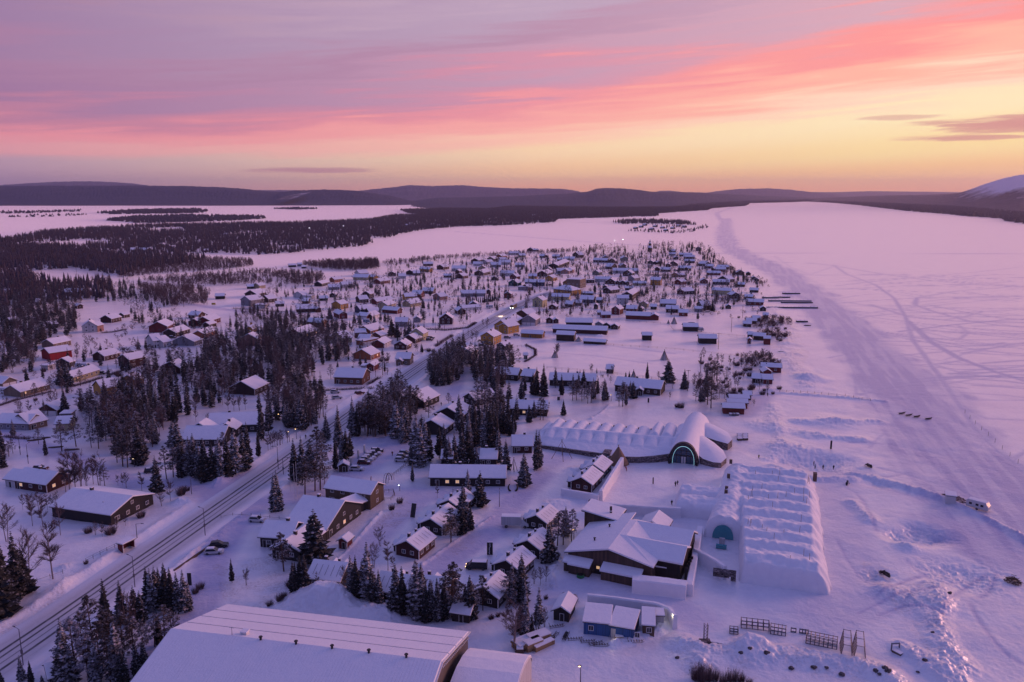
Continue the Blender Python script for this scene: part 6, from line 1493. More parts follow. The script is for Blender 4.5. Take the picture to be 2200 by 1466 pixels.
# ------------------------------------------------------------------ trees: tile, kind, foot x, foot y, top y
TREES = '''
L1 s 570 1500 975;L1 s 925 1100 612;L1 s 1050 960 610;L1 s 1165 960 650;L1 s 1215 950 690;L1 s 1278 840 490;L1 s 1308 850 505;L1 s 1345 800 480;L1 s 1378 790 490;L1 s 1430 830 460;L1 s 1480 860 500;L1 s 1535 880 540;L1 s 1590 870 520;L1 s 1625 850 600
L1 p 820 1290 780;L1 p 760 1460 1100;L1 p 1240 1220 960;L1 p 1420 1160 820;L1 p 1480 1080 850;L1 s 1180 1420 1120;L1 s 1245 1400 1130;L1 p 660 1440 980;L1 p 950 1460 1100;L1 p 1060 1330 900;L1 p 870 1420 1000;L1 s 1060 1480 1200;L1 s 830 1480 1150;L1 p 720 1260 900;L1 p 960 1240 880;L1 b 1110 1080 720;L1 s 1010 1440 980;L1 p 1330 1160 900;L1 s 1370 1150 880;L1 p 1150 1300 950
L1 s 50 840 200;L1 s 160 760 170;L1 b 245 680 180;L1 b 455 572 95;L1 s 0 900 300;L1 p 120 780 480;L1 s 210 700 330;L1 b 60 250 -60;L1 b 280 120 -150;L1 b 370 130 -120;L1 b 520 200 -60;L1 p 20 820 420
L1 s 190 1480 1280;L1 s 270 1490 1300;L1 s 15 1500 1370;L1 s 365 1500 1410;L1 s 430 1500 1400;L1 u 820 200 90;L1 u 880 215 100;L1 u 950 190 110;L1 u 760 180 120;L1 u 1000 150 60;L1 u 1080 120 20;L1 u 1210 50 -20;L1 u 740 445 415;L1 u 1720 660 600;L1 u 1680 700 640
N1 s 640 135 -120;N1 s 715 150 -130;N1 s 285 105 -60;N1 s 685 445 160;N1 s 860 400 165;N1 s 925 430 240;N1 s 1110 365 50;N1 s 1275 370 35;N1 s 1350 400 80;N1 s 1410 400 90;N1 s 15 860 530;N1 s 25 1000 780;N1 p 650 830 510;N1 p 800 780 480;N1 p 960 790 540;N1 p 1035 800 560;N1 p 1170 740 530;N1 s 1230 700 370;N1 s 1320 640 455;N1 p 1230 950 670;N1 p 1290 990 640;N1 p 1340 1000 660;N1 p 1390 960 680;N1 s 1460 960 510;N1 s 1510 900 620;N1 s 1820 780 500
N1 p 1750 1120 780;N1 p 1820 1100 800;N1 p 1870 1110 790;N1 s 1930 1090 740;N1 s 2000 1100 690;N1 s 2050 1120 680;N1 s 2150 1150 700;N1 s 1650 1255 880;N1 p 1100 1190 970;N1 b 740 1320 830;N1 b 850 1290 850;N1 b 920 1240 930;N1 b 1040 1200 860;N1 b 980 1170 900;N1 b 800 1300 860;N1 b 690 1260 900;N1 u 1330 1215 1050;N1 u 1490 1245 1050;N1 u 1790 1350 1140;N1 u 1700 1405 1260;N1 u 1900 1290 1200;N1 b 600 1390 1250;N1 b 330 1466 1270;N1 b 420 1466 1250;N1 b 500 1450 1280;N1 b 240 1440 1280;N1 b 550 1440 1290;N1 b 220 430 310;N1 b 310 445 290;N1 b 590 335 170;N1 u 1240 1190 1080;N1 u 1290 1200 1070
N2 s 890 470 20;N2 s 960 400 60;N2 s 1180 340 60;N2 s 1310 370 10;N2 s 1240 330 50;N2 s 1570 470 170;N2 s 1700 560 110;N2 s 1850 425 20;N2 s 1895 430 90;N2 p 2000 430 90;N2 p 2080 435 130;N2 p 2130 405 60;N2 p 2185 420 100;N2 s 1240 900 470;N2 s 1320 920 430;N2 p 1345 1035 640;N2 p 1450 1000 600;N2 p 1505 990 480;N2 s 1400 800 480;N2 p 1470 730 340;N2 p 1530 800 380;N2 s 1670 780 430;N2 s 1740 695 370;N2 s 1780 695 350;N2 s 1820 655 380;N2 p 1550 930 760;N2 s 1060 1200 790;N2 s 1030 1215 820
N2 s 860 660 380;N2 s 460 890 460;N2 s 540 870 430;N2 s 620 830 350;N2 s 700 790 350;N2 s 750 740 300;N2 s 300 860 460;N2 s 180 850 440;N2 s 100 800 500;N2 s 380 900 480;N2 s 430 880 520;N2 s 50 860 500;N2 s 240 890 520;N2 p 160 880 560;N2 p 500 760 400;N2 s 20 700 250;N2 u 960 595 410;N2 u 1010 575 400;N2 u 1060 545 390;N2 u 1110 520 370;N2 u 1160 500 360;N2 u 985 585 430;N2 u 1035 560 400;N2 u 1085 535 380;N2 u 1410 335 250;N2 b 540 170 -20;N2 b 600 165 -10;N2 b 660 160 0;N2 b 720 150 -20;N2 b 200 270 120;N2 b 330 290 180;N2 u 60 1010 940;N2 u 110 1000 950
N3 s 520 905 700;N3 s 350 445 50;N3 s 440 485 70;N3 p 60 400 90;N3 p 130 430 100;N3 p 200 405 90;N3 p 260 375 80;N3 p 20 380 60;N3 s 600 740 270;N3 s 560 690 180;N3 s 650 695 240;N3 s 700 695 330;N3 s 500 740 500;N3 s 620 600 200;N3 s 800 660 310;N3 s 850 560 290;N3 s 900 720 430;N3 s 960 700 380;N3 s 1040 740 340;N3 s 1110 560 160;N3 s 1150 740 480;N3 s 1180 540 240;N3 s 1230 500 160;N3 s 1280 575 120;N3 s 1330 565 100;N3 s 1400 560 120;N3 s 1420 700 340;N3 s 1500 770 460;N3 s 1545 420 230;N3 s 1580 425 250;N3 s 1600 255 70;N3 s 1490 400 170;N3 s 1690 950 600
N3 s 1745 285 100;N3 s 1795 235 50;N3 p 1860 260 20;N3 p 1890 262 40;N3 s 2105 205 50;N3 s 1100 1055 770;N3 s 1230 1155 790;N3 s 1050 1330 960;N3 p 920 1470 1190;N3 s 1130 1415 1170;N3 p 690 250 20;N3 u 780 1075 920;N3 p 900 90 -30;N3 s 1100 720 300;N3 s 1250 520 230;N3 s 1360 480 60;N3 s 870 730 500;N3 s 1190 735 520;N3 s 420 500 200;N3 s 470 470 180;N3 u 385 1130 1060;N3 u 300 1200 1130;N3 s 1520 420 200;N3 s 1450 380 60
N4 s 100 112 -80;N4 s 190 128 -30;N4 s 350 112 -40;N4 p 440 162 0;N4 p 475 160 -20;N4 p 570 188 30;N4 p 600 180 0;N4 p 640 152 -10;N4 s 710 168 -30;N4 p 870 218 10;N4 s 900 205 20;N4 s 950 138 0;N4 s 930 130 10;N4 s 362 288 150;N4 s 62 348 200;N4 s 128 765 420;N4 s 152 745 428;N4 s 20 905 610;N4 s 1535 175 10;N4 s 1560 170 30;N4 p 1630 230 -20;N4 p 1600 200 -60;N4 p 1700 150 10;N4 p 1745 142 20;N4 s 1580 150 -100;N4 u 1275 160 90;N4 u 1370 222 165;N4 u 1340 218 180;N4 u 1780 130 90;N4 u 1840 120 80;N4 u 1900 130 90;N4 u 2000 210 150;N4 b 1300 60 -60;N4 p 1500 165 40;N4 u 1420 30 -20
N4 s 30 80 -60;N4 s 2 150 -40;N4 p 540 150 0;N4 p 700 130 0;N4 p 520 170 40;N4 p 840 210 60;N4 s 1395 65 -20
L2 p 640 512 190;L2 s 910 430 -10 1.45;L2 s 195 612 410 .8;L2 b 320 625 490;L2 s 725 720 470;L2 s 745 742 500;L2 s 785 738 450;L2 s 825 742 470;L2 s 1220 735 440;L2 s 1265 785 440;L2 s 1320 755 440;L2 s 1365 800 330;L2 s 1400 835 560;L2 s 1460 835 560;L2 s 1605 875 500;L2 s 1660 895 510;L2 s 1690 870 650;L2 s 1780 910 425;L2 s 1825 905 470;L2 s 1900 930 600;L2 s 1960 945 590;L2 s 2015 925 600;L2 p 2085 905 470;L2 s 2030 880 560;L2 b 1470 295 130;L2 b 1410 485 280;L2 b 1535 505 250;L2 b 1580 525 390;L2 b 2070 640 460;L2 u 610 795 730;L2 u 520 825 775;L2 b 1160 750 580;L2 b 930 700 580;L2 u 640 770 720;L2 b 1330 800 600;L2 s 1740 890 560;L2 s 1860 940 640;L2 s 1440 800 600;L2 s 1240 770 500;L2 u 700 640 570
L3 p 275 272 40 1.3;L3 s 375 190 -60;L3 s 440 155 -20;L3 s 440 910 570;L3 p 480 890 640;L3 p 550 850 560 .8;L3 s 25 860 480;L3 s 110 900 600;L3 s 160 920 620;L3 p 290 850 540;L3 s 230 910 580;L3 s 800 792 450;L3 s 880 765 380;L3 s 905 800 560;L3 p 780 800 520;L3 s 920 1065 690;L3 s 890 1055 780;L3 s 1030 1010 670;L3 s 970 1055 880;L3 b 810 1165 800 1.3;L3 b 1080 1005 840;L3 b 750 1010 790;L3 s 870 1020 800;L3 u 1040 632 480;L3 u 990 622 500;L3 u 1090 600 470;L3 u 1170 425 370;L3 p 1190 290 10;L3 p 1240 280 -10;L3 p 1310 250 -20;L3 s 1120 430 90;L3 s 1260 200 -40;L3 u 1190 400 350;L3 b 940 700 600;L3 u 620 920 880;L3 u 680 900 860;L3 u 1090 750 720;L3 b 1010 1020 860;L3 s 400 900 640
L4 u 390 1440 1290 .7;L4 u 455 1455 1310 .75;L4 u 530 1445 1340 .8;L4 u 615 1470 1370 .7;L4 u 690 1450 1340 .75;L4 u 765 1455 1370 .7;L4 u 840 1490 1420 .7
T4 s 165 80 -60;T4 s 700 160 -10;T4 s 820 320 180;T4 p 720 380 250;T4 p 210 370 190;T4 p 770 300 200;T4 b 1110 440 280;T4 b 1050 420 300;T4 b 1680 130 -60;T4 u 910 390 340;T4 b 2110 850 650;T4 s 170 790 660;T4 u 400 690 600;T4 u 110 770 650;T4 u 1670 740 650;T4 b 950 620 480;T4 b 900 640 480;T4 u 270 770 710;T4 p 1800 120 100
T3 s 725 300 110;T3 s 1610 540 270;T3 s 1690 570 340;T3 s 1860 560 310;T3 p 740 1165 950;T3 p 1480 1110 840;T3 u 1550 1120 1010;T3 s 1510 1060 900;T3 b 1050 540 330;T3 s 940 520 360;T3 s 900 520 380;T3 s 620 480 270;T3 s 560 430 300;T3 p 790 470 370;T3 s 1155 720 630;T3 s 205 300 190;T3 b 520 210 80;T3 s 1030 140 60;T3 b 700 470 300;T3 b 880 500 400;T3 b 1260 440 370;T3 b 1440 400 300;T3 s 2060 150 0;T3 b 1960 130 30;T3 s 830 830 530;T3 s 970 770 540;T3 s 2050 800 690;T3 b 1950 770 620;T3 s 420 830 640
T5 s 2130 1310 1015;T5 s 1600 1175 920 ;T5 s 1900 1205 870 1.5;T5 s 1295 1150 1055;T5 s 1345 1160 1040;T5 b 320 830 650;T5 b 510 270 140;T5 b 1575 230 120;T5 b 120 270 160;T5 b 180 280 160;T5 b 240 280 180;T5 s 290 1290 985;T5 s 375 1385 1080;T5 s 120 1410 940;T5 s 20 1400 990;T5 s 540 1300 1080;T5 s 620 1330 1060;T5 s 690 1290 1020;T5 p 570 1440 1250;T5 s 830 1440 1140;T5 s 895 1380 1130;T5 p 740 1440 1250;T5 s 1000 1460 1160;T5 s 1250 1380 1180;T5 s 1360 1380 1180;T5 s 1400 1440 1190;T5 p 1300 1420 1240;T5 s 470 1080 985;T5 s 880 1090 1000;T5 b 800 1090 940;T5 b 1100 1090 970;T5 b 1760 1180 1050;T5 u 1390 1290 1150;T5 s 640 1100 1020;T5 p 1080 1220 1120
T6 s 200 1305 1015;T6 p 600 1200 900;T6 p 660 1190 905;T6 p 540 1190 920;T6 p 1290 900 765 .8;T6 s 1275 1180 1110;T6 p 1180 980 800;T6 p 800 1200 980;T6 b 900 1020 850;T6 b 1430 960 830;T6 b 1040 1180 1010;T6 u 350 1240 1080;T6 u 420 1230 1060;T6 u 960 830 780;T6 u 1400 420 350;T6 u 1370 540 480;T6 u 1480 410 370;T6 u 980 290 255;T6 u 1130 300 270;T6 u 1230 270 250;T6 u 680 260 200;T6 u 1560 1310 1250;T6 u 1470 1380 1330;T6 s 600 190 10;T6 s 275 140 -40;T6 b 520 180 0;T6 b 400 110 -40;T6 b 560 190 40
'''
for grp in TREES.strip().replace('\n', ';').split(';'):
    q = grp.split(); t, k = q[0], q[1]; x, y, top = map(float, q[2:5]); wf = float(q[5]) if len(q) > 5 else None
    px, py = TP(t, x, y); h = hgt(px, py, (y - top) / TILE[t][2]); v = P(px, py)
    h = max(1.2, min(h, 17.0))
    if k == 'b' and h < 2.6: k = 'u'
    if k == 'u' and h > 3.0 and t != 'L4': k = 'b'
    tree(k, v.x, v.y, h, wf, px, py)
# the row of hedge spruces
for i in range(17):
    px, py = 1003 + i * 4.2, 655.5 - i * 0.55; v = P(px, py); tree('s', v.x, v.y, random.uniform(5.5, 8), .8, px, py)
# woods and scattered village trees: photo polygon, number, shares of spruce pine birch bush, height range
WOODS = [
 ([(1370, 536), (1430, 529), (1500, 529), (1530, 545), (1560, 575), (1545, 578), (1490, 550), (1400, 546)], 70, (.3, .15, .5, .05), (8, 13)),
 ([(1225, 542), (1300, 535), (1350, 537), (1345, 547), (1240, 550)], 34, (.2, .25, .5, .05), (8, 12)),
 ([(1500, 760), (1560, 785), (1640, 765), (1668, 780), (1660, 800), (1620, 790), (1600, 830), (1690, 850), (1560, 850), (1500, 840)], 46, (.08, .12, .35, .45), (3, 7)),
 ([(920, 790), (965, 755), (1000, 750), (995, 800), (975, 830), (925, 830)], 40, (.45, .45, .1, 0), (9, 13)),
 ([(1005, 780), (1060, 765), (1120, 790), (1085, 830), (1060, 850), (1030, 835), (1010, 815)], 34, (.5, .4, .1, 0), (9, 13)),
 ([(740, 905), (765, 870), (830, 850), (885, 850), (900, 880), (870, 925), (820, 942), (770, 940)], 30, (.4, .6, 0, 0), (9, 13)),
 ([(1020, 860), (1070, 860), (1120, 880), (1110, 930), (1075, 950), (1000, 950), (960, 960), (990, 900)], 14, (.8, .2, 0, 0), (10, 14)),
 ([(440, 742), (520, 722), (620, 742), (700, 725), (752, 742), (745, 772), (690, 792), (660, 820), (700, 855), (690, 888), (640, 905), (590, 905), (555, 885), (585, 850), (560, 825), (500, 865), (440, 880), (400, 905), (350, 925), (300, 925), (240, 925), (232, 885), (265, 845), (312, 825), (322, 795), (375, 785), (425, 795)], 190, (.52, .28, .2, 0), (8, 13.5)),
 ([(170, 880), (240, 870), (330, 900), (345, 940), (315, 990), (255, 985), (235, 955), (165, 905)], 26, (.35, .5, .15, 0), (9, 13)),
 ([(560, 905), (590, 900), (640, 905), (700, 890), (690, 930), (640, 925)], 10, (.6, .2, .2, 0), (9, 12)),
 ([(0, 665), (165, 662), (172, 700), (160, 722), (112, 726), (90, 748), (70, 765), (72, 800), (0, 805)], 120, (.5, .2, .3, 0), (8, 13)),
 ([(490, 700), (560, 715), (600, 700), (700, 700), (745, 710), (700, 728), (620, 740), (520, 722)], 40, (.6, .2, .2, 0), (8, 12)),
 ([(0, 610), (160, 620), (210, 650), (165, 662), (0, 662)], 70, (.35, .2, .45, 0), (8, 12)),
 ([(200, 610), (300, 612), (380, 640), (380, 655), (330, 690), (300, 700), (265, 660), (215, 645)], 60, (.35, .1, .55, 0), (7, 11)),
 ([(330, 690), (430, 690), (430, 705), (330, 712)], 18, (.5, .1, .4, 0), (6, 10)),
 ([(640, 640), (860, 590), (1100, 560), (1400, 545), (1540, 575), (1640, 605), (1560, 690), (1400, 680), (1180, 700), (1000, 690), (900, 740), (650, 700)], 430, (.33, .22, .28, .17), (5, 11)),
 ([(830, 575), (900, 560), (1080, 552), (1100, 560), (900, 575), (840, 590)], 30, (.3, .3, .4, 0), (6, 9)),
 ([(1000, 710), (1060, 690), (1110, 670), (1100, 665), (1040, 690), (985, 722)], 14, (0, 0, .5, .5), (3, 6)),
 ([(1640, 690), (1690, 690), (1690, 745), (1640, 720)], 8, (0, 0, 0, 1), (1, 2)),
 ([(620, 590), (680, 585), (700, 600), (620, 640), (560, 660), (540, 650)], 40, (.3, .05, .65, 0), (6, 9)),
 ([(1300, 610), (1500, 600), (1560, 640), (1500, 660), (1350, 660)], 40, (.2, .1, .4, .3), (4, 8)),
 ([(20, 800), (130, 760), (300, 740), (400, 700), (420, 740), (300, 800), (200, 830), (60, 870)], 26, (.4, .1, .3, .2), (4, 9)),
 ([(700, 720), (860, 690), (930, 720), (830, 790), (720, 800), (690, 770)], 30, (.3, .2, .3, .2), (4, 8)),
 ([(0, 880), (150, 860), (200, 960), (100, 1000), (0, 1000)], 6, (.3, .2, .3, .2), (4, 8)),
 ([(560, 655), (640, 665), (700, 690), (640, 700), (560, 690), (500, 680)], 26, (.5, .1, .4, 0), (7, 10)),
]
def scatter(poly, n, near=None, sep=3.0):
    w = [tuple(P(a, b)[:2]) for a, b in poly]; xs = [p[0] for p in w]; ys = [p[1] for p in w]; out = []; tries = 0
    while len(out) < n and tries < n * 60:
        tries += 1; x, y = random.uniform(min(xs), max(xs)), random.uniform(min(ys), max(ys))
        if not in_poly(np.array([x]), np.array([y]), w)[0]: continue
        if any(abs(x - a) < sep and abs(y - b) < sep for a, b in out): continue
        if not free_of_buildings(x, y, 1.8): continue
        if seg_dist(np.array([x]), np.array([y]), ROAD)[0] < 8.5: continue
        out.append((x, y))
    return out
ALLW = []
for poly, n, mix, (h0, h1) in WOODS:
    for x, y in scatter(poly, int(n * (2.3 if poly[0][0] < 480 else 2.0)), sep=2.3):
        u = random.random(); k = 's' if u < mix[0] else ('p' if u < mix[0] + mix[1] else ('b' if u < sum(mix[:3]) else 'u'))
        ALLW.append((k, x, y, random.uniform(h0, h1) if k != 'u' else random.uniform(1.5, 3)))
ALLW.sort(key=lambda q: q[2])
for q in ALLW: tree(*q)
# ------------------------------------------------------------------ far woods that read as one mass
def lo_conifer(r, H=10.0):
    V, F = [], []
    for z0, z1, R0 in ((.06, .55, 1.9), (.3, .8, 1.35), (.58, 1.0, .8)):
        o = len(V); n = 5; V += [(R0 * r.uniform(.7, 1.2) * math.cos(6.283 * i / n + z0 * 9), R0 * r.uniform(.7, 1.2) * math.sin(6.283 * i / n + z0 * 9), H * (z0 + r.uniform(-.05, .05))) for i in range(n)] + [(0, 0, H * z1)]
        F += [(o + i, o + (i + 1) % n, o + n) for i in range(n)]
    return np.array(V), np.array(F)
def lo_birch(r, H=9.0, n=46):
    V, F = [], []
    for k in range(n):
        a, q = r.uniform(0, 6.28), r.random() ** .5 * 1.5; z = H * r.uniform(.25, .95); f = math.sin(math.pi * min(1, z / H * .9 + .05)) ; x, y = q * f * math.cos(a), q * f * math.sin(a)
        o = len(V); b = r.uniform(0, 6.28); V += [(x + .13 * math.cos(b), y + .13 * math.sin(b), z - 1.0), (x - .13 * math.cos(b), y - .13 * math.sin(b), z - .9), (x * 1.25 + r.uniform(-.3, .3), y * 1.25 + r.uniform(-.3, .3), z + r.uniform(.5, 1.3))]; F.append((o, o + 1, o + 2))
    o = len(V); V += [(.1, 0, 0), (-.1, .05, 0), (0, 0, H * .8)]; F.append((o, o + 1, o + 2))
    return np.array(V), np.array(F)
def mid_spruce(seed):
    m = spruce_crown(seed, 1.9, 17, .05); V = np.array(m.v); F = np.array(m.f); return V * (10 / 12.), F
def from_mesh(mb, k=10 / 12.):
    V = []; F = []
    for f in mb.f:
        for i in range(1, len(f) - 1): F.append((f[0], f[i], f[i + 1]))
    return np.array(mb.v) * k, np.array(F)
MIDS = [mid_spruce(90 + i) for i in range(3)]; MIDP = [from_mesh(pine_parts(95 + i)[1]) for i in range(2)]; MIDB = [from_mesh(birch_parts(97 + i, 12., 1, 330)[1]) for i in range(2)]
rr_ = random.Random(5)
LOC = [lo_conifer(rr_) for _ in range(4)]; LOB = [lo_birch(rr_) for _ in range(3)]
def mass(name, label, protos, pts, mat, wide=1.0):
    VV, FF, off = [], [], 0; pts = np.asarray(pts, float)
    if len(pts) == 0: return
    which = RNG.integers(0, len(protos), len(pts))
    for k, (V, F) in enumerate(protos):
        s = pts[which == k]; m = len(s)
        if not m: continue
        a = RNG.random(m) * 6.28; ca, sa = np.cos(a)[:, None], np.sin(a)[:, None]; h = s[:, 2][:, None] / 10.0; w = h * wide * (0.8 + .5 * RNG.random((m, 1)))
        X = s[:, 0][:, None] + (V[None, :, 0] * ca - V[None, :, 1] * sa) * w; Y = s[:, 1][:, None] + (V[None, :, 0] * sa + V[None, :, 1] * ca) * w; Z = V[None, :, 2] * h + 0 * X
        VV.append(np.stack([X, Y, Z], -1).reshape(-1, 3)); FF.append((F[None] + (np.arange(m) * len(V))[:, None, None]).reshape(-1, 3) + off); off += m * len(V)
    o = link(name, np_mesh(name, np.concatenate(VV), np.concatenate(FF), [mat])); o['kind'] = 'stuff'; o['label'] = label; o['category'] = name.replace('_', ' ')
    return o
def fill(poly, dens, h0, h1, clear=None, holes=(), thin=0.0):
    """uniform points in a photo polygon, dens per square metre of ground; clear(x, y) noise makes clearings"""
    w = [tuple(P(a, b)[:2]) for a, b in poly]; xs = [p[0] for p in w]; ys = [p[1] for p in w]
    n = int((max(xs) - min(xs)) * (max(ys) - min(ys)) * dens); n = min(n, 400000)
    x = RNG.uniform(min(xs), max(xs), n); y = RNG.uniform(min(ys), max(ys), n); k = in_poly(x, y, w)
    for hl in holes: k &= ~in_poly(x, y, [tuple(P(a, b)[:2]) for a, b in hl])
    if thin: k &= fbm(x / 60, y / 60, 4, 77) > thin
    x, y = x[k], y[k]
    return np.stack([x, y, RNG.uniform(h0, h1, len(x))], -1)
HOLES = [[(60, 583), (160, 577), (225, 588), (240, 600), (120, 612), (70, 600)], [(100, 605), (250, 590), (290, 598), (180, 612)], [(240, 622), (330, 610), (400, 612), (450, 622), (300, 625)], [(430, 552), (520, 545), (525, 556), (470, 560), (440, 556)], [(440, 615), (560, 612), (640, 625), (520, 640)],
         [(330, 655), (400, 645), (480, 655), (400, 680), (330, 680)], [(590, 529), (645, 529), (640, 536), (600, 537)], [(100, 522), (170, 516), (235, 518), (240, 526), (110, 528)], [(0, 524), (90, 521), (200, 522), (100, 530), (0, 530)], [(470, 505), (560, 498), (585, 499), (500, 507)], [(310, 492), (390, 488), (400, 496), (330, 499)]]
P1 = [(40, 511), (100, 499), (200, 492), (330, 485), (500, 481), (640, 480), (790, 474), (850, 464), (905, 462), (875, 458), (860, 452), (950, 449), (1050, 450), (1100, 444), (1250, 440), (1540, 440), (1610, 439), (1600, 443), (1530, 448), (1520, 452), (1415, 459), (1415, 465), (1340, 467), (1200, 471), (1192, 478), (1150, 481), (1080, 485), (1000, 487), (940, 491), (900, 496), (855, 504), (846, 510), (800, 513), (795, 519), (803, 523), (780, 529), (700, 537), (640, 543), (560, 548), (525, 548), (480, 544), (400, 545), (300, 560), (180, 575), (100, 575), (0, 590), (-300, 640), (-300, 540), (0, 520)]
pc = fill(P1, 1 / 62.0, 7, 12, holes=HOLES, thin=.27)
kb = RNG.random(len(pc)) < .35
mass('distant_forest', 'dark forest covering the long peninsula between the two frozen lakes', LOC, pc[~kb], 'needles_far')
mass('distant_birch_wood', 'bare birches mixed through the peninsula forest', LOB, pc[kb], 'twigs', 1.5)
far = [fill([(1100, 444), (1130, 436), (1250, 431), (1500, 428), (1700, 429), (1770, 431), (1700, 435), (1610, 437), (1600, 443), (1250, 443)], 1 / 600.0, 12, 17), fill([(1760, 434), (1800, 430), (2700, 430), (2700, 500), (2300, 487), (2195, 481), (2160, 476), (2150, 470), (2060, 464), (2050, 462), (1960, 455), (1900, 448), (1850, 442), (1800, 437)], 1 / 420.0, 10, 15),
       fill([(205, 458), (300, 452), (420, 450), (447, 453), (440, 458), (330, 460), (240, 461)], 1 / 500.0, 9, 13, thin=.3), fill([(225, 474), (300, 466), (380, 464), (560, 466), (572, 470), (500, 475), (300, 480)], 1 / 300.0, 8, 12), fill([(588, 449), (640, 447), (686, 449), (640, 451)], 1 / 400.0, 8, 11), fill([(0, 455), (100, 454), (178, 451), (170, 455), (60, 459), (0, 460)], 1 / 700.0, 7, 10, thin=.35),
       fill([(0, 464), (110, 462), (200, 461), (110, 467), (10, 467)], 1 / 900.0, 6, 9, thin=.4)]
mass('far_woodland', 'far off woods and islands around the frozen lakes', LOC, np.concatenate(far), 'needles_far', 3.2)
isl = [fill([(1316, 478), (1350, 474), (1420, 474), (1480, 478), (1500, 484), (1440, 482), (1400, 481), (1340, 482)], 1 / 120.0, 7, 11), fill([(1345, 497), (1400, 500), (1460, 503), (1500, 496), (1524, 489), (1515, 484), (1490, 492), (1440, 499), (1380, 494)], 1 / 200.0, 4, 7, thin=.3), fill([(1400, 484), (1480, 486), (1470, 492), (1400, 490)], 1 / 700.0, 6, 9)]
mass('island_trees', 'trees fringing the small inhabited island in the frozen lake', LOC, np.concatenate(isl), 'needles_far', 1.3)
mid = fill([(0, 515), (300, 560), (400, 548), (440, 556), (420, 565), (300, 580), (240, 600), (240, 640), (0, 660), (-200, 700), (-200, 560)], 1 / 42.0, 8, 13, holes=HOLES, thin=.34)
kb = RNG.random(len(mid)) < .35
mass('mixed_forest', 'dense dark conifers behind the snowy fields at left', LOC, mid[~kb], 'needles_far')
mass('bare_birch_wood', 'frosted bare birches among the conifers at left', LOB, mid[kb], 'twigs', 1.7)
scr = [fill([(250, 575), (430, 555), (540, 560), (545, 572), (470, 582), (330, 590), (255, 600)], 1 / 16.0, 3.5, 6.5, thin=.3), fill([(300, 604), (420, 594), (560, 583), (690, 590), (700, 604), (640, 622), (520, 618), (380, 612)], 1 / 22.0, 4, 8, holes=HOLES, thin=.38),
       fill([(648, 571), (700, 566), (812, 562), (815, 577), (760, 583), (700, 580)], 1 / 14.0, 5, 9), fill([(300, 618), (400, 618), (455, 632), (440, 655), (370, 660), (310, 640)], 1 / 20.0, 5, 9, thin=.3), fill([(815, 566), (900, 556), (1020, 549), (1180, 540), (1240, 538), (1240, 542), (1100, 551), (960, 556), (840, 572)], 1 / 30.0, 3, 7),
       fill([(1290, 548), (1350, 549), (1360, 556), (1290, 557)], 1 / 40.0, 3, 6), fill([(1535, 640), (1610, 640), (1612, 651), (1545, 652)], 1 / 12.0, 2.5, 5), fill([(640, 690), (660, 705), (620, 720), (560, 700), (600, 690)], 1 / 40.0, 4, 8),
       fill([(500, 665), (560, 672), (640, 690), (560, 700), (510, 690)], 1 / 60.0, 4, 8, thin=.4)]
mass('birch_scrub', 'thin leafless birch scrub along the frozen bay and fields', LOB, np.concatenate(scr), 'twigs', 1.6)
mass('small_spruces', 'remaining snowy spruces standing between the houses and in the woods', MIDS, [(x, y, h) for k, x, y, h in STUFF_PTS if k == 's'], 'needles_spruce', 1.0)
mass('small_pines', 'remaining dark pines standing between the houses and in the woods', MIDP, [(x, y, h) for k, x, y, h in STUFF_PTS if k == 'p'], 'needles_pine', 1.0)
mass('leafless_trees', 'remaining leafless birches standing between the houses', MIDB, [(x, y, h) for k, x, y, h in STUFF_PTS if k in 'bu'], 'twigs', 1.1)
shr = [(x, y, RNG.uniform(1.8, 4.2)) for x, y in scatter([(560, 660), (700, 600), (860, 575), (1100, 552), (1400, 540), (1540, 560), (1660, 610), (1640, 690), (1400, 672), (1180, 690), (1000, 700), (920, 740), (860, 780), (760, 790), (700, 720), (600, 720)], 900, sep=2.0)]
shr += [(x, y, RNG.uniform(1.8, 4.0)) for x, y in scatter([(0, 800), (130, 730), (300, 690), (440, 700), (420, 760), (300, 790), (200, 840), (0, 900)], 160, sep=2.0)]
mass('garden_shrubs', 'low twiggy garden shrubs packed between the village houses', LOB, shr, 'twigs_red', 2.6)
sml = [(x, y, RNG.uniform(4.5, 9.5)) for x, y in scatter([(620, 640), (860, 585), (1100, 556), (1400, 541), (1540, 560), (1640, 605), (1590, 690), (1400, 668), (1180, 680), (1020, 690), (900, 730), (700, 700)], 420, sep=2.6)]
mass('garden_conifers', 'small conifers packed between the far village houses', MIDS, sml, 'needles_spruce', .95)
shs = [fill(p, 1 / d, 1.6, 4.2, thin=.36) for p, d in (([(1485, 835), (1500, 800), (1560, 778), (1600, 765), (1650, 762), (1680, 782), (1665, 795), (1615, 790), (1600, 815), (1625, 850), (1690, 846), (1680, 858), (1590, 858), (1560, 850)], 5.0), ([(1600, 690), (1650, 682), (1700, 688), (1700, 700), (1620, 706)], 7.0), ([(1620, 712), (1660, 708), (1700, 722), (1670, 735)], 8.0), ([(1540, 560), (1600, 590), (1650, 605), (1640, 615), (1560, 600)], 14.0))]
shs = np.concatenate(shs); shs = np.array([q for q in shs if free_of_buildings(q[0], q[1], 1.0)])
mass('shore_scrub', 'brown leafless scrub round the red huts on the river bank', LOB, shs, 'twigs_red', 2.4)
print('TREES', COUNT, 'stuff', len(STUFF_PTS), 'houses', HCOUNT)
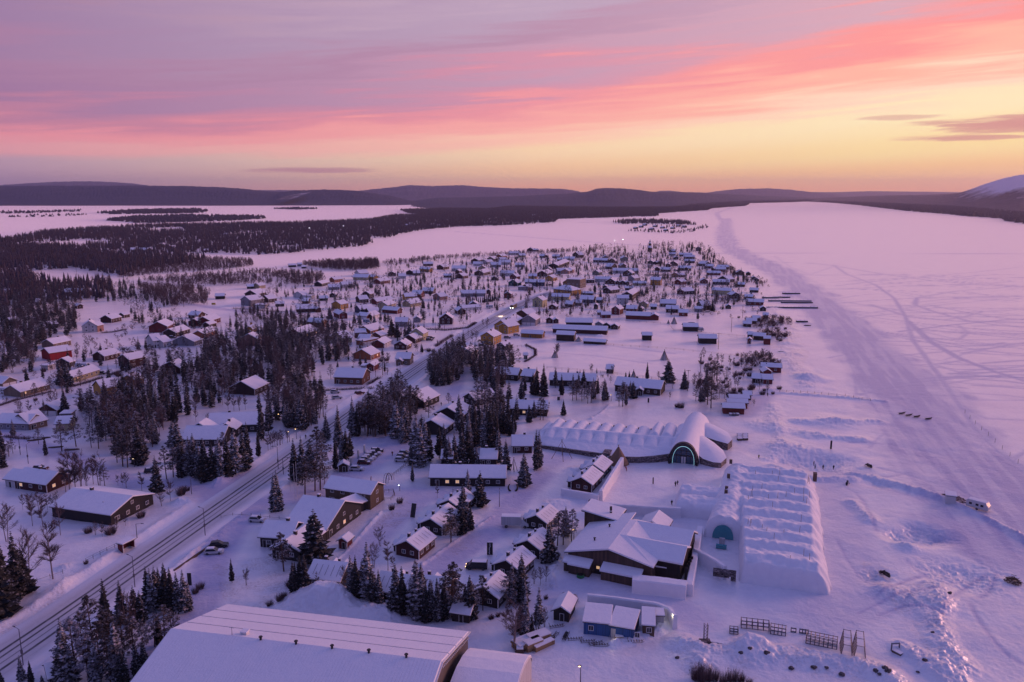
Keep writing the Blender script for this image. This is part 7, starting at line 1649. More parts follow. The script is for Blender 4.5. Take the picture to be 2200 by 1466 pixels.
# ------------------------------------------------------------------ vehicles
def profile_body(prof, w0, w1, mat, zsplit):
    """extruded side profile, narrowing above zsplit"""
    m = MB(); n = len(prof); V = []
    for s in (-1, 1):
        for x, z in prof: V.append((x, s * (w0 if z <= zsplit else w1) / 2, z))
    m.add(V, [tuple(range(n)), tuple(range(2 * n - 1, n - 1, -1))] + [(i, n + i, n + (i + 1) % n, (i + 1) % n) for i in range(n)], mat); return m
plain('paint_white', (.50, .50, .52), .3, .08); plain('paint_grey', (.10, .10, .115), .3, .1); plain('paint_black', (.012, .012, .016), .25, .1); plain('paint_red', (.08, .012, .015), .3, .1); plain('paint_orange', (.42, .19, .04), .35, .1); plain('paint_yellow', (.5, .33, .03), .4, .1); plain('paint_green', (.01, .16, .05), .5); plain('paint_lightblue', (.25, .33, .42), .4)
def wheels(m_parent, xs, w, r=.34):
    for x in xs:
        for s in (-1, 1):
            t = MB(); t.tube((x, s * (w / 2 - .18), r), (x, s * (w / 2 + .02), r), r, r, 'tyre', 14); wo = t.build('wheel', m_parent)
            t = MB(); t.tube((x, s * (w / 2 - .1), r), (x, s * (w / 2 + .035), r), r * .55, r * .55, 'paint_grey', 10); t.build('rim', wo)
def car(px, py, deg, col, phrase, snow=True, kind='suv', L=4.7, label=None):
    v = P(px, py); o = empty('parked_car', (v.x, v.y, max(0.0, gz(v.x, v.y))), R(deg)); hh = 1.65 if kind == 'suv' else 1.45; l = L / 2
    b = profile_body([(-l, .35), (-l, .8), (-l + .1, .98), (l - 1.35, .98), (l - .1, .82), (l, .6), (l, .35)], 1.85, 1.85, 'paint_' + col, 9); b.build('body', o)
    c = profile_body([(-l + .12, .98), (-l + .35, hh - .08), (-l + .8, hh), (l - 2.25, hh), (l - 1.35, .98)], 1.75, 1.35, 'paint_' + col, 1.0); cb = c.build('cabin', o)
    g = MB()
    for s in (-1, 1): g.add([(-l + .35, s * .885, 1.03), (l - 1.55, s * .885, 1.03), (l - 2.2, s * .72, hh - .12), (-l + .62, s * .72, hh - .12)], [(0, 1, 2, 3)], 'window_pane')
    g.add([(l - 1.33, -.82, 1.03), (l - 1.33, .82, 1.03), (l - 2.18, .62, hh - .05), (l - 2.18, -.62, hh - .05)], [(0, 1, 2, 3)], 'window_pane'); g.add([(-l + .08, -.8, 1.05), (-l + .08, .8, 1.05), (-l + .3, .62, hh - .15), (-l + .3, -.62, hh - .15)], [(0, 1, 2, 3)], 'window_pane'); g.build('window', cb)
    wheels(o, (-l + .85, l - .9), 1.85)
    for s in (-1, 1): h = MB(); h.box(l - .06, s * .7 - .16, .62, l + .02, s * .7 + .16, .78, 'trim_white'); h.build('headlight', o)
    if snow: s_ = MB(); s_.box(-l + .7, -.6, hh, l - 2.3, .6, hh + .1, 'snow'); s_.box(l - 1.25, -.7, .96, l - .35, .7, 1.04, 'snow'); s_.build('snow_cover', o)
    o['category'] = 'car'; o['group'] = 'cars parked about the village'; auto(o, phrase, px, py) if not label else tag(o, label); return o
car(471, 1176, 8, 'black', '', label='black car parked at the end of the long dark rail', snow=False); car(460, 1190, 8, 'white', '', label='pale car parked in front of the black one by the rail')
car(553, 1121, -8, 'white', '', label='pale estate car parked alone left of the reception roofs')
for i, (x, y, c) in enumerate(((783, 995, 'red'), (788, 988, 'white'), (793, 984, 'white'), (798, 979, 'grey'), (805, 975, 'white'), (810, 969, 'black'))): car(x, y + 3, -4 + 2 * i, c, {'red': 'dark red', 'white': 'snowy white', 'grey': 'grey', 'black': 'black'}[c] + ' parked car')
car(767, 1011, -4, 'white', '', label='silver car parked in front of the row at the car park')
for x, y, c in ((862, 990, 'white'), (866, 983, 'grey'), (871, 976, 'grey')): car(x, y + 2, -6, c, ('snowy white' if c == 'white' else 'grey') + ' parked car')
for x, y, d, c in ((220, 804, -10, 'black'), (88, 1010, 0, 'red'), (326, 1015, 20, 'black'), (724, 857, 20, 'white'), (773, 848, 40, 'red'), (721, 845, 0, 'white'), (1036, 744, 0, 'black'), (371, 727, 0, 'black'), (635, 740, 5, 'white'), (318, 788, 0, 'black'), (1215, 663, 20, 'grey'), (1451, 582, 10, 'black'), (1183, 614, 0, 'red'), (923, 732, 0, 'black'), (926, 728, 0, 'black'), (1505, 648, 0, 'grey'), (640, 730, 0, 'white'), (1090, 727, 0, 'grey'), (1110, 722, 0, 'white')):
    car(x, y, d, c, {'red': 'dark red', 'white': 'snowy white', 'grey': 'grey', 'black': 'black'}[c] + ' car')
def van():
    v = P(1024, 1222); o = empty('van', (v.x, v.y, 0), R(176)); tag(o, 'black van with headlights on beside the row of dark cabins', 'van')
    profile_body([(-2.7, .35), (-2.7, 2.0), (-2.5, 2.1), (1.2, 2.1), (1.9, 1.3), (2.6, 1.05), (2.7, .8), (2.7, .35)], 1.95, 1.95, 'paint_black', 9).build('body', o)
    g = MB(); g.add([(1.24, -.85, 2.0), (1.24, .85, 2.0), (1.9, .88, 1.34), (1.9, -.88, 1.34)], [(0, 1, 2, 3)], 'window_pane'); g.build('windscreen', o); wheels(o, (-1.7, 1.7), 1.95, .36)
    for s in (-1, 1): h = MB(); h.box(2.68, s * .75 - .15, .75, 2.74, s * .75 + .15, .92, 'lamp_warm'); h.build('headlight', o)
    s_ = MB(); s_.box(-2.5, -.85, 2.1, 1.1, .85, 2.17, 'snow'); s_.build('snow_cover', o)
van()
def truck():
    v = P(1108, 1132); o = empty('box_truck', (v.x, v.y, 0), R(-4)); tag(o, 'pale box truck with snowy roof parked beside the cabins', 'truck')
    m = MB(); m.box(-4.0, -1.2, .9, 1.5, 1.2, 3.3, 'container_white'); m.box(-3.95, -1.15, 3.3, 1.45, 1.15, 3.42, 'snow'); m.build('cargo_box', o)
    profile_body([(1.6, .5), (1.6, 2.5), (2.0, 2.55), (3.0, 1.7), (3.6, 1.3), (3.65, .5)], 2.1, 2.1, 'paint_white', 9).build('cab', o)
    g = MB(); g.add([(2.06, -.9, 2.5), (2.06, .9, 2.5), (3.0, .92, 1.76), (3.0, -.92, 1.76)], [(0, 1, 2, 3)], 'window_pane'); g.build('windscreen', o); wheels(o, (-2.6, 2.6), 2.2, .42)
truck()
def bus():
    v = P(1105, 662); d = P(1150, 641) - P(1060, 687); o = empty('bus', (v.x - .5, v.y, .12), math.atan2(-d.y, -d.x)); tag(o, 'yellow and white bus with headlights coming down the main road', 'bus')
    m = MB(); m.box(-6, -1.25, .4, 6, 1.25, 3.0, 'paint_yellow'); m.box(-5.95, -1.2, 3.0, 5.95, 1.2, 3.1, 'snow'); m.build('body', o)
    g = MB(); g.box(6.01, -1.1, 1.4, 6.05, 1.1, 2.8, 'window_pane')
    for s in (-1, 1): g.box(-5.4, s * 1.26 - .02, 1.5, 5.4, s * 1.26 + .02, 2.5, 'window_pane')
    g.build('window', o); wheels(o, (-3.8, 4.0), 2.5, .5)
    for s in (-1, 1): h = MB(); h.box(6.02, s * .95 - .35, .55, 6.1, s * .95 + .35, 1.0, 'lamp_white'); h.build('headlight', o)
bus()
def caravan(px, py, deg, L, col, label, cat='caravan'):
    v = P(px, py); o = empty('caravan', (v.x, v.y, 0), R(deg)); tag(o, label, cat)
    profile_body([(-L / 2, .5), (-L / 2, 2.3), (-L / 2 + .4, 2.65), (L / 2 - .7, 2.65), (L / 2, 1.6), (L / 2, .5)], 2.2, 2.2, 'paint_' + col, 9).build('body', o)
    g = MB()
    for x in (-L * .3, 0, L * .22): g.box(x - .4, -1.13, 1.3, x + .4, -1.1, 1.95, 'window_pane')
    g.add([(L / 2 - .6, -.8, 2.5), (L / 2 - .6, .8, 2.5), (L / 2 - .06, .8, 1.72), (L / 2 - .06, -.8, 1.72)], [(0, 1, 2, 3)], 'window_pane'); g.build('window', o); wheels(o, (0,), 2.2, .34)
    s = MB(); s.box(-L / 2 + .4, -1.05, 2.65, L / 2 - .7, 1.05, 2.85, 'snow'); s.build('snow_cover', o)
caravan(2101, 1094, -50, 6, 'white', 'white caravan half snowed in at the right edge of the ice'); caravan(178, 791, -8, 7.5, 'white', 'long white caravan parked beside the small brown shed'); caravan(8, 845, -10, 6, 'white', 'white camper van at the far left edge of the photo', 'camper van')
caravan(788, 694, 0, 5, 'lightblue', 'pale blue camper by the dark red garages', 'camper van'); caravan(1052, 663, 0, 6, 'white', 'white caravan beside the dark red gabled houses by the road'); caravan(1506, 712, 0, 3.5, 'white', 'small white trailer at the end of a dark field barn', 'trailer')
def site_box():
    o = box_hut('N5', 1525, 1130, 1610, 1142, 3.2, 2.6, 'paint_white', 'white work cabin on the ice with trees stacked behind', 'cabin', 'work_cabin', .02)
MATS['paint_white'] = MATS['paint_white']; site_box()
# ------------------------------------------------------------------ people
def person(px, py, h, deg, top, legs, label, pose='stand', cat='person'):
    v = P(px, py); s = h / 1.75; z = max(0, gz(v.x, v.y)); step = .22 if pose == 'walk' else .07; lean = .35 if pose == 'lean' else .03
    J = [((0, 0, .95), .15), ((.02 + lean * .3, 0, 1.2), .16), ((.04 + lean, 0, 1.43), .15), ((.05 + lean * 1.2, 0, 1.52), .065), ((.07 + lean * 1.3, 0, 1.64), .105),
         ((step * .5, .1, .5), .085), ((step, .1, .08), .06), ((step + .14, .1, .04), .045), ((-step * .5, -.1, .5), .085), ((-step, -.1, .08), .06), ((-step + .14, -.1, .04), .045),
         ((lean + .03, .2, 1.4), .07), ((lean + .0, .29, 1.14), .055), ((lean + .12, .27, .92), .04), ((lean + .03, -.2, 1.4), .07), ((lean + .0, -.29, 1.14), .055), ((lean + .12, -.27, .92), .04)]
    E = [(0, 1), (1, 2), (2, 3), (3, 4), (0, 5), (5, 6), (6, 7), (0, 8), (8, 9), (9, 10), (2, 11), (11, 12), (12, 13), (2, 14), (14, 15), (15, 16)]
    me = bpy.data.meshes.new('person'); me.from_pydata([j[0] for j in J], E, []); o = link('person', me, None, (v.x, v.y, z), R(deg)); o.scale = (s, s, s)
    md = o.modifiers.new('skin', 'SKIN'); md.use_smooth_shade = True
    for i, j in enumerate(J): me.skin_vertices[0].data[i].radius = (j[1], j[1]); me.skin_vertices[0].data[i].use_root = (i == 0)
    sb = o.modifiers.new('sub', 'SUBSURF'); sb.levels = 1; sb.render_levels = 1; me.materials.append(MATS['cloth_' + legs])
    def blob(name, c, r, mat, zs=1.0):
        m = MB(); V = []; n, k = 10, 6
        for a in range(k + 1):
            for b in range(n): th, ph = math.pi * a / k, 6.283 * b / n; V.append((c[0] + r * math.sin(th) * math.cos(ph), c[1] + r * math.sin(th) * math.sin(ph), c[2] + r * zs * math.cos(th)))
        m.add(V, [(a * n + b, a * n + (b + 1) % n, (a + 1) * n + (b + 1) % n, (a + 1) * n + b) for a in range(k) for b in range(n)], mat); return m.build(name, o, True)
    blob('face', (.10 + lean * 1.3, 0, 1.63), .085, 'skin', 1.15); blob('hat', (.06 + lean * 1.3, 0, 1.70), .115, 'cloth_' + top, .85)
    m = MB(); ring = [(.95, .2), (1.15, .2), (1.35, .22), (1.46, .14)]; V = []
    for zz, rr in ring:
        for b in range(10): a = 6.283 * b / 10; V.append((lean * max(0, (zz - .95) / .5) + .02 + rr * .75 * math.cos(a), rr * 1.05 * math.sin(a), zz - .12))
    m.add(V, [(a * 10 + b, a * 10 + (b + 1) % 10, (a + 1) * 10 + (b + 1) % 10, (a + 1) * 10 + b) for a in range(3) for b in range(10)], 'cloth_' + top); m.build('jacket', o, True)
    tag(o, label, cat, 'people out in the snow'); return o
PEOPLE = [(1451, 1046, 1.8, 80, 'black', 'black', 'taller of two people in black standing together on the plaza', 'walk'), (1455.5, 1043, 1.65, 80, 'navy', 'black', 'slightly shorter person in black next to the tall one on the plaza', 'stand'), (1464, 1058.5, 1.7, 0, 'black', 'black', 'adult in dark clothes beside a child at the snow arm', 'walk'),
          (1469.5, 1058, 1.15, 0, 'navy', 'black', 'child in dark clothes beside an adult at the snow arm', 'stand'), (1459, 1073, 1.7, 90, 'navy', 'navy', 'person in navy standing against the left end of the snow arm', 'stand'), (1443, 1086, 1.75, -90, 'black', 'black', 'person in black walking between the snow arm and the restaurant', 'walk'),
          (1346, 1013, 1.7, 120, 'red', 'red', 'person in dark red bending down beside the brown tipi', 'lean'), (1266, 1085, 1.7, -90, 'black', 'black', 'person in black walking left of the restaurant tower', 'walk'), (1748, 1001, 1.7, 0, 'black', 'black', 'person standing behind the walker left of the open ice', 'stand'),
          (1751, 1008, 1.75, 150, 'black', 'black', 'striding person in black nearest of the four on the ice edge', 'walk'), (1768, 1009, 1.7, -90, 'navy', 'black', 'middle person of the loose line on the ice edge', 'walk'), (1790.5, 1009.5, 1.7, -90, 'black', 'black', 'rightmost person of the loose line on the ice edge', 'stand'),
          (1649, 852.5, 1.75, -90, 'black', 'black', 'person in black on the snowy track beside the red boathouses', 'walk'), (1630, 986, 1.6, -90, 'yellow', 'black', 'person in bright yellow green jacket right of the arched building', 'walk'), (843, 980, 1.75, -90, 'red', 'black', 'person in dark red walking across the car park', 'walk'),
          (657, 943, 1.75, -90, 'black', 'black', 'person in black walking along the left side of the main road', 'walk'), (756, 942, 1.7, 90, 'black', 'black', 'person standing under the pines left of the car park', 'stand'), (948, 872, 1.7, -90, 'black', 'black', 'person between two dark lodges among the spruces', 'stand'), (797, 1034, 1.65, 0, 'red', 'black', 'person in red behind the tall wooden barn roof', 'stand')]
for px, py, h, d, t, l, lab, po in PEOPLE: person(px, py, h, d, t, l, lab, po)
for i, (x, y) in enumerate(((1291, 811), (1294, 812), (1297, 812), (1306, 811))): person(x, y, 1.7, 90 * i, 'black', 'black', ('leftmost', 'second', 'third', 'rightmost')[i] + ' of four dark figures in the gap left of the blue door lodge', 'stand')
# ------------------------------------------------------------------ sledges, dog teams, heaps on the ice
def dog(px, py, deg, label):
    v = P(px, py); o = empty('sled_dog', (v.x, v.y, 0), R(deg)); tag(o, label, 'dog', 'sled dogs')
    m = MB(); V = [((-.42, 0, .5), .13), ((0, 0, .5), .15), ((.32, 0, .55), .13), ((.5, 0, .68), .085), ((.62, 0, .74), .08), ((.76, 0, .7), .04), ((-.5, 0, .62), .04), ((-.58, 0, .78), .035)]
    E = [(0, 1), (1, 2), (2, 3), (3, 4), (4, 5), (0, 6), (6, 7)]
    for x, s in ((.3, 1), (.3, -1), (-.38, 1), (-.38, -1)):
        b = 2 if x > 0 else 0; k = len(V); V += [((x, .1 * s, .35), .055), ((x + (-.06 if x > 0 else .08), .1 * s, .2), .04), ((x, .1 * s, .02), .035)]; E += [(b, k), (k, k + 1), (k + 1, k + 2)]
    me = bpy.data.meshes.new('body'); me.from_pydata([p for p, r in V], E, []); b = link('body', me, o); b.modifiers.new('skin', 'SKIN')
    for i, (p, r) in enumerate(V): me.skin_vertices[0].data[i].radius = (r, r); me.skin_vertices[0].data[i].use_root = (i == 1)
    me.materials.append(MATS['bark_pine']); return o
def sledge(px, py, deg, label, L=2.6, load=True, mat='timber'):
    v = P(px, py); o = empty('sledge', (v.x, v.y, max(0, gz(v.x, v.y))), R(deg)); tag(o, label, 'sledge', 'sledges and snowmobiles')
    m = MB()
    for s in (-.35, .35): m.tube((-L / 2, s, .06), (L / 2, s, .06), .04, .04, mat, 4); m.tube((L / 2, s, .06), (L / 2 + .4, s, .4), .04, .03, mat, 4)
    m.build('runner', o); m = MB()
    for i in range(6): x = -L / 2 + .1 + i * (L - .2) / 5; m.box(x, -.38, .3, x + .14, .38, .36, mat); 
    for x in (-L / 2 + .2, L / 2 - .2):
        for s in (-.33, .33): m.tube((x, s, .06), (x, s, .34), .03, .03, mat, 4)
    m.build('deck', o); m = MB(); m.tube((-L / 2, -.33, .34), (-L / 2 - .1, -.33, 1.0), .03, .03, mat, 4); m.tube((-L / 2, .33, .34), (-L / 2 - .1, .33, 1.0), .03, .03, mat, 4); m.tube((-L / 2 - .1, -.33, 1.0), (-L / 2 - .1, .33, 1.0), .03, .03, mat, 4); m.build('handlebar', o)
    if load: m = MB(); m.prism([(-L * .3, -.3), (L * .3, -.3), (L * .36, 0), (L * .3, .3), (-L * .3, .3)], .36, .72, 'cloth_black'); m.build('load', o)
    return o
def snowmobile(px, py, deg, label, rider=False):
    v = P(px, py); o = empty('snowmobile', (v.x, v.y, max(0, gz(v.x, v.y))), R(deg)); tag(o, label, 'snowmobile', 'sledges and snowmobiles')
    profile_body([(-1.3, .3), (-1.3, .55), (-.9, .8), (.1, .85), (.5, 1.1), (.75, .85), (1.35, .55), (1.4, .35)], .6, .5, 'paint_black', .7).build('body', o)
    m = MB(); m.tube((.4, -.35, 1.15), (.4, .35, 1.15), .03, .03, 'steel', 5); m.tube((.3, 0, .9), (.4, 0, 1.15), .04, .04, 'steel', 5); m.build('handlebar', o)
    m = MB(); m.box(-1.35, -.22, .02, .5, .22, .32, 'tyre'); m.build('track', o)
    for s in (-.5, .5): m = MB(); m.box(.4, s - .08, .0, 1.55, s + .08, .07, 'steel'); m.tube((1.0, s, .06), (.8, s * .4, .5), .03, .03, 'steel', 4); m.build('ski', o)
    m = MB(); m.box(-1.2, -.2, .8, -.1, .2, .98, 'cloth_black'); m.build('seat', o)
teams = [(1936, 890, 4), (1951, 894, 4), (1968, 897, 4), (1993, 902, 4)]
ordn = ['leftmost', 'second', 'third', 'rightmost']
for i, (x, y, n) in enumerate(teams):
    sledge(x - 1, y + .6, 15, ordn[i] + ' dark sledge of the four spread on the packed ice trail', 2.2)
    for k in range(2): dog(x + 4.0 + k * 2.2, y - .5 - k * .6, 15, ('near ' if k == 0 else 'far ') + 'dog harnessed before the ' + ordn[i] + ' sledge on the ice trail')
snowmobile(1866, 1003, 115, 'snowmobile standing alone on the ice right of the four walkers'); snowmobile(1820, 1041, 60, 'snowmobile at the back right corner of the snow hall'); snowmobile(1902, 1236, 110, 'right snowmobile of the close pair below the snow pit'); sledge(1893, 1233, 80, 'small sledge left of the snowmobile below the snow pit', 1.2)
for i, (x, y) in enumerate(((1328, 1243), (1333, 1238))): snowmobile(x, y, 80, ('front' if i == 0 else 'rear') + ' dark snowmobile parked at the restaurant lean-to')
for x, y, d, lab in ((1140, 1400, 10, 'long sledge nearest the annex wall'), (1195, 1348, 15, 'snow covered double sledge left of the blue hut'), (1190, 1370, 60, 'sledge in the middle of the sledge yard'), (1235, 1375, 5, 'left long sledge in front of the blue hut'), (1262, 1380, 5, 'right long sledge in front of the blue hut'), (1279, 1385, 20, 'short sledge in front of the blue hut'), (1186, 1378, 80, 'upright sledge by the lumber stack'), (1290, 1388, 0, 'smallest sledge in front of the blue hut'), (1120, 1398, 0, 'sledge left of the log pile'), (1215, 1370, 70, 'sledge with its load left of the blue hut'), (1364, 1382, 0, 'sledge under the blue hut window')): sledge(x, y, d, lab, 3.0, 'load' in lab)
def heap(px, py, n, rad, hmax, label, col='twigs_red', seed=1):
    v = P(px, py); r = random.Random(seed); m = MB()
    for i in range(n):
        a = r.uniform(0, 6.28); q = rad * math.sqrt(r.random()); x, y = q * math.cos(a), q * math.sin(a); z = hmax * (1 - q / rad) * r.uniform(.2, 1); b = r.uniform(0, 6.28); L = r.uniform(.5, 1.3)
        m.tube((x - L / 2 * math.cos(b), y - L / 2 * math.sin(b), z), (x + L / 2 * math.cos(b), y + L / 2 * math.sin(b), z + r.uniform(-.1, .4)), .06, .04, col, 4, False)
    o = m.build('brush_heap', None, False, (v.x, v.y, max(0, gz(v.x, v.y)))); tag(o, label, 'heap', 'heaps of cut branches'); return o
heap(2036, 1070, 90, 2.0, 1.6, 'heap of cut branches left behind the white work cabin', seed=2); heap(2058, 1075, 110, 2.3, 1.4, 'heap of cut branches right behind the white work cabin', seed=3); heap(2176, 1250, 150, 1.7, 1.7, 'dark heap of gear alone near the right edge', 'timber', 4)
# ------------------------------------------------------------------ tipi, pole tents, tripods
def tipi():
    v = P(1328, 996); o = empty('tipi', (v.x, v.y, 0)); tag(o, 'brown canvas tipi standing against the front of the arched building', 'tent'); n = 20; m = MB(); Rr, H = 3.7, 6.0
    V = [(Rr * math.cos(6.283 * i / n) * (1 + .04 * (i % 2)), Rr * math.sin(6.283 * i / n) * (1 + .04 * (i % 2)), .1) for i in range(n)] + [(.22 * math.cos(6.283 * i / n), .22 * math.sin(6.283 * i / n), H) for i in range(n)]
    m.add(V, [(i, (i + 1) % n, n + (i + 1) % n, n + i) for i in range(n)], 'canvas_brown'); m.build('canvas', o)
    for i in range(8): a = 6.283 * i / 8; p = MB(); p.tube((3.75 * math.cos(a), 3.75 * math.sin(a), 0), (-.3 * math.cos(a), -.3 * math.sin(a), H + .7), .05, .04, 'timber_light', 5); p.build('pole', o)
tipi()
def pole_cone(px, py, h, rad, n, label, cover=False, grp='pole tents on the snow'):
    v = P(px, py); m = MB(); rr = random.Random(int(px)); o = empty('pole_tripod' if n < 5 else 'pole_tent', (v.x, v.y, 0)); tag(o, label, 'pole tent' if n > 4 else 'tripod', grp)
    for i in range(n): a = 6.283 * i / n + rr.uniform(-.1, .1); m = MB(); m.tube((rad * math.cos(a), rad * math.sin(a), -.1), (-.08 * rad * math.cos(a), -.08 * rad * math.sin(a), h * 1.06), .07 if n > 4 else .09, .05, 'timber', 4); m.build('pole', o)
    if cover: m = MB(); m.tube((0, 0, .02), (0, 0, h * .9), rad * .93, .1, 'container_white', 12, False); m.build('cover', o)
for x, y, h, r, n, lab in ((1448, 696, 6.5, 3.0, 14, 'larger pole tent on the far snowfield near the long red stable'), (1436, 695, 3.2, 1.4, 12, 'smaller pole tent beside the larger one near the long red stable'), (1427, 773, 7, 3.0, 14, 'pole tent in the open field above the tall spruce'), (1192, 768, 5, 2.6, 14, 'stack of poles leaning under the lone bare tree'), (1361, 815, 6, 2.4, 14, 'pole tent among the small spruces left of the field'), (1243, 733, 3.5, 3, 12, 'snow covered peak tent before the dark stables')):
    pole_cone(x, y, h * .8, r * .75, n, lab, True)
pole_cone(1207, 985, 6.5, 3.6, 4, 'open tripod of thin poles before the arched building'); pole_cone(1104, 1012, 4.5, 1.2, 4, 'small tripod of thin poles at the end of the long lodge')
# ------------------------------------------------------------------ lamps, poles, signs
def street_lamp(px, py, h, deg, phrase, lit=False, arm=1.5, label=None, both=False):
    v = P(px, py); o = empty('street_lamp', (v.x, v.y, gz(v.x, v.y) - .1), R(deg)); m = MB(); m.tube((0, 0, 0), (0, 0, h), .11, .07, 'steel', 7)
    if arm: m.tube((0, 0, h), (arm, 0, h + .15), .05, .04, 'steel', 5)
    m.build('pole', o); m = MB(); m.tube((arm - .1, 0, h + .15), (arm + .6, 0, h + .12), .13, .08, 'steel', 6); m.build('lamp_head', o)
    if h > 5: m = MB(); m.box(-.2, -.15, h * .35, .2, .15, h * .35 + .8, 'steel'); m.build('sign_box', o)
    if lit: m = MB(); m.tube((arm + .25, 0, h - .02), (arm + .25, 0, h + .06), .2, .16, lit, 8); m.build('bulb', o)
    o['category'] = 'street lamp'; o['group'] = 'street lamps along the roads'; auto(o, phrase, px, py) if not label else tag(o, label); return o
for x, y, h, d in ((441, 1151, 8, 150), (50, 1430, 8, 150), (290, 1262, 8, 150), (265, 1340, 6, 0), (598, 1008, 8, 170), (412, 1063, 5, 90), (61, 997, 7, 90), (44, 978, 7, 90), (295, 1160, 4, 0), (609, 1020, 6, 0), (925, 797, 8, 170), (919, 802, 8, 0), (860, 810, 7, 170), (1006, 722, 8, 170), (980, 745, 8, 0), (936, 715, 7, 90), (955, 712, 7, 90), (793, 868, 7, 180), (1073, 1088, 5, 90), (720, 940, 6, 0), (807, 810, 7, 90), (1010, 700, 7, 90), (575, 700, 7, 0), (265, 770, 7, 90), (160, 800, 8, 90), (250, 790, 8, 90)):
    street_lamp(x, y, h, d, 'tall slim street lamp' if h > 6 else 'short grey lamp post')
for x, y, h, t, lab in ((637, 943, 4, 'lamp_warm', 'right one of two warm lit lamps at the path beside the main road'), (622, 950, 4, 'lamp_warm', 'left one of two warm lit lamps at the path beside the main road'), (600, 905, 3, 'lamp_warm', 'warm lit lamp under the spruces behind the gabled restaurant'), (289, 1003, 3, 'lamp_dim', 'small lit lamp beside the side road under the pines'), (1247, 1472, 4, 'lamp_warm', 'lit lamp at the bottom edge of the photo'), (1313, 862, 3, 'lamp_warm', 'small lit lamp beside the path behind the arched building'), (1529, 1064, 1.5, 'lamp_white', 'bright white lamp in the nook of the snow arm'), (859, 1055, 2, 'lamp_white', 'small white lamp behind the curved fence by the barn'), (1233, 1160, 3, 'lamp_warm', 'warm lit lamp at the left corner of the restaurant roof')):
    street_lamp(x, y, h, 180, '', t, .0, lab)
for x, y, z, e, c in ((637, 946, 3.4, 60, (1, .6, .3)), (1444, 1350, 3.0, 90, (1, .85, .5)), (1529, 1062, 1.6, 40, (.8, .9, 1)), (1228, 1163, 3.0, 60, (1, .65, .35)), (1318, 1382, 1.6, 14, (1, .75, .45)), (1076, 680, 1.2, 700, (1, .72, .45))):
    ld = bpy.data.lights.new('lamp_light', 'POINT'); ld.energy = e; ld.color = c; ld.shadow_soft_size = .3; lo = bpy.data.objects.new('lamp_light', ld); SC.collection.objects.link(lo); v = P(x, y); lo.location = (v.x, v.y, z)
lm = P(1444, 1348); m = MB(); m.tube((0, 0, 2.6), (0, 0, 2.8), .09, .09, 'lamp_dim', 8); o_ = m.build('wall_lamp', None, False, (lm.x, lm.y, 0)); tag(o_, 'lit lamp on the corner of the white container behind the wooden shed', 'lamp')
def power_pole(px, py, h, phrase='power pole with crossbar'):
    v = P(px, py); o = empty('power_pole', (v.x, v.y, 0), R(10)); m = MB(); m.tube((0, 0, -.2), (0, 0, h), .14, .1, 'timber', 6); m.build('pole', o); m = MB(); m.box(-1.1, -.08, h - .35, 1.1, .08, h - .2, 'timber'); m.build('crossbar', o)
    o['category'] = 'power pole'; o['group'] = 'wooden power poles crossing the fields'; auto(o, phrase, px, py)
for x, y, h in ((1571, 714, 10), (1543, 751, 10), (1505, 801, 10), (1477, 840, 10), (1595, 683, 9), (1617, 664, 9), (1110, 700, 8), (1252, 640, 8), (1236, 664, 8), (395, 660, 9), (445, 655, 9), (165, 592, 9), (1092, 626, 8), (1467, 646, 8), (1382, 580, 7)): power_pole(x, y, h)
for i, (x, y, h) in enumerate(((624, 1055, 10), (634, 1072, 11), (639, 1067, 11), (1104, 1070, 4))):
    v = P(x, y); m = MB(); m.tube((0, 0, -.2), (0, 0, h), .07, .04, 'trim_white', 6); m.tube((0, 0, h), (0, 0, h + .12), .09, .02, 'trim_white', 6); o = m.build('flagpole', None, False, (v.x, v.y, 0)); tag(o, ('leftmost', 'middle', 'right hand', 'short')[i] + (' tall white flagpole between the road and the wooden barn' if i < 3 else ' thin pole beside the path under the snow wall'), 'flagpole', 'bare flagpoles')
def panel_sign(px, py, w, h, deg, mat, label, marks=False, tilt=0):
    v = P(px, py); o = empty('sign_board', (v.x, v.y, 0), R(deg)); o.rotation_euler = (R(tilt), 0, R(deg)); tag(o, label, 'sign'); m = MB(); m.box(-w / 2, -.12, 0, w / 2, .12, h, mat); m.box(-w / 2, -.12, h, w / 2, .12, h + .12, 'snow'); m.build('panel', o)
    if marks:
        m = MB(); rr = random.Random(4)
        for i in range(9): z = .2 + i * (h - .4) / 9; x = rr.uniform(-.15, .1); m.add([(x - .1, -.13, z), (x + .12, -.13, z + .05), (x + .05, -.13, z + .3), (x - .12, -.13, z + .26)], [(0, 1, 2, 3)], 'trim_white')
        m.build('white_mark', o)
panel_sign(1052.5, 1192, 1.5, 3.4, 0, 'black_plastic', 'black upright sign board with white marks in the cabin yard', True); panel_sign(886, 1112, 1.4, 4.0, -20, 'black_plastic', 'dark leaning board standing alone in the cabin yard', False, -20); panel_sign(408, 1258, .9, 3.2, 0, 'black_plastic', 'dark upright sign post at the end of the young spruces')
panel_sign(1200, 860, 1.2, 1.6, 0, 'black_plastic', 'small black board on the snow right of the spruces', False); panel_sign(1393, 865, .7, 2.0, 0, 'black_plastic', 'dark upright post board in front of the blue door lodge'); panel_sign(459, 655, 3.2, 1.6, 0, 'paint_yellow', 'yellow road sign beside the distant side road'); panel_sign(1785, 965, .6, 3.2, 8, 'wall_dark', 'dark wooden post standing alone on the ice edge'); panel_sign(1403, 1040, .35, 2.2, 0, 'timber', 'lone dark post in the middle of the plaza')
panel_sign(540, 700, 1.6, 2.4, 0, 'paint_orange', 'small orange sign in front of the yellow gambrel house')
for i, (x, y) in enumerate(((754, 1002), (770, 985), (783, 974))): panel_sign(x, y, .9, 3.0, 70, 'paint_lightblue', ('front', 'middle', 'rear')[i] + ' pale upright ice coloured panel beside the car park')
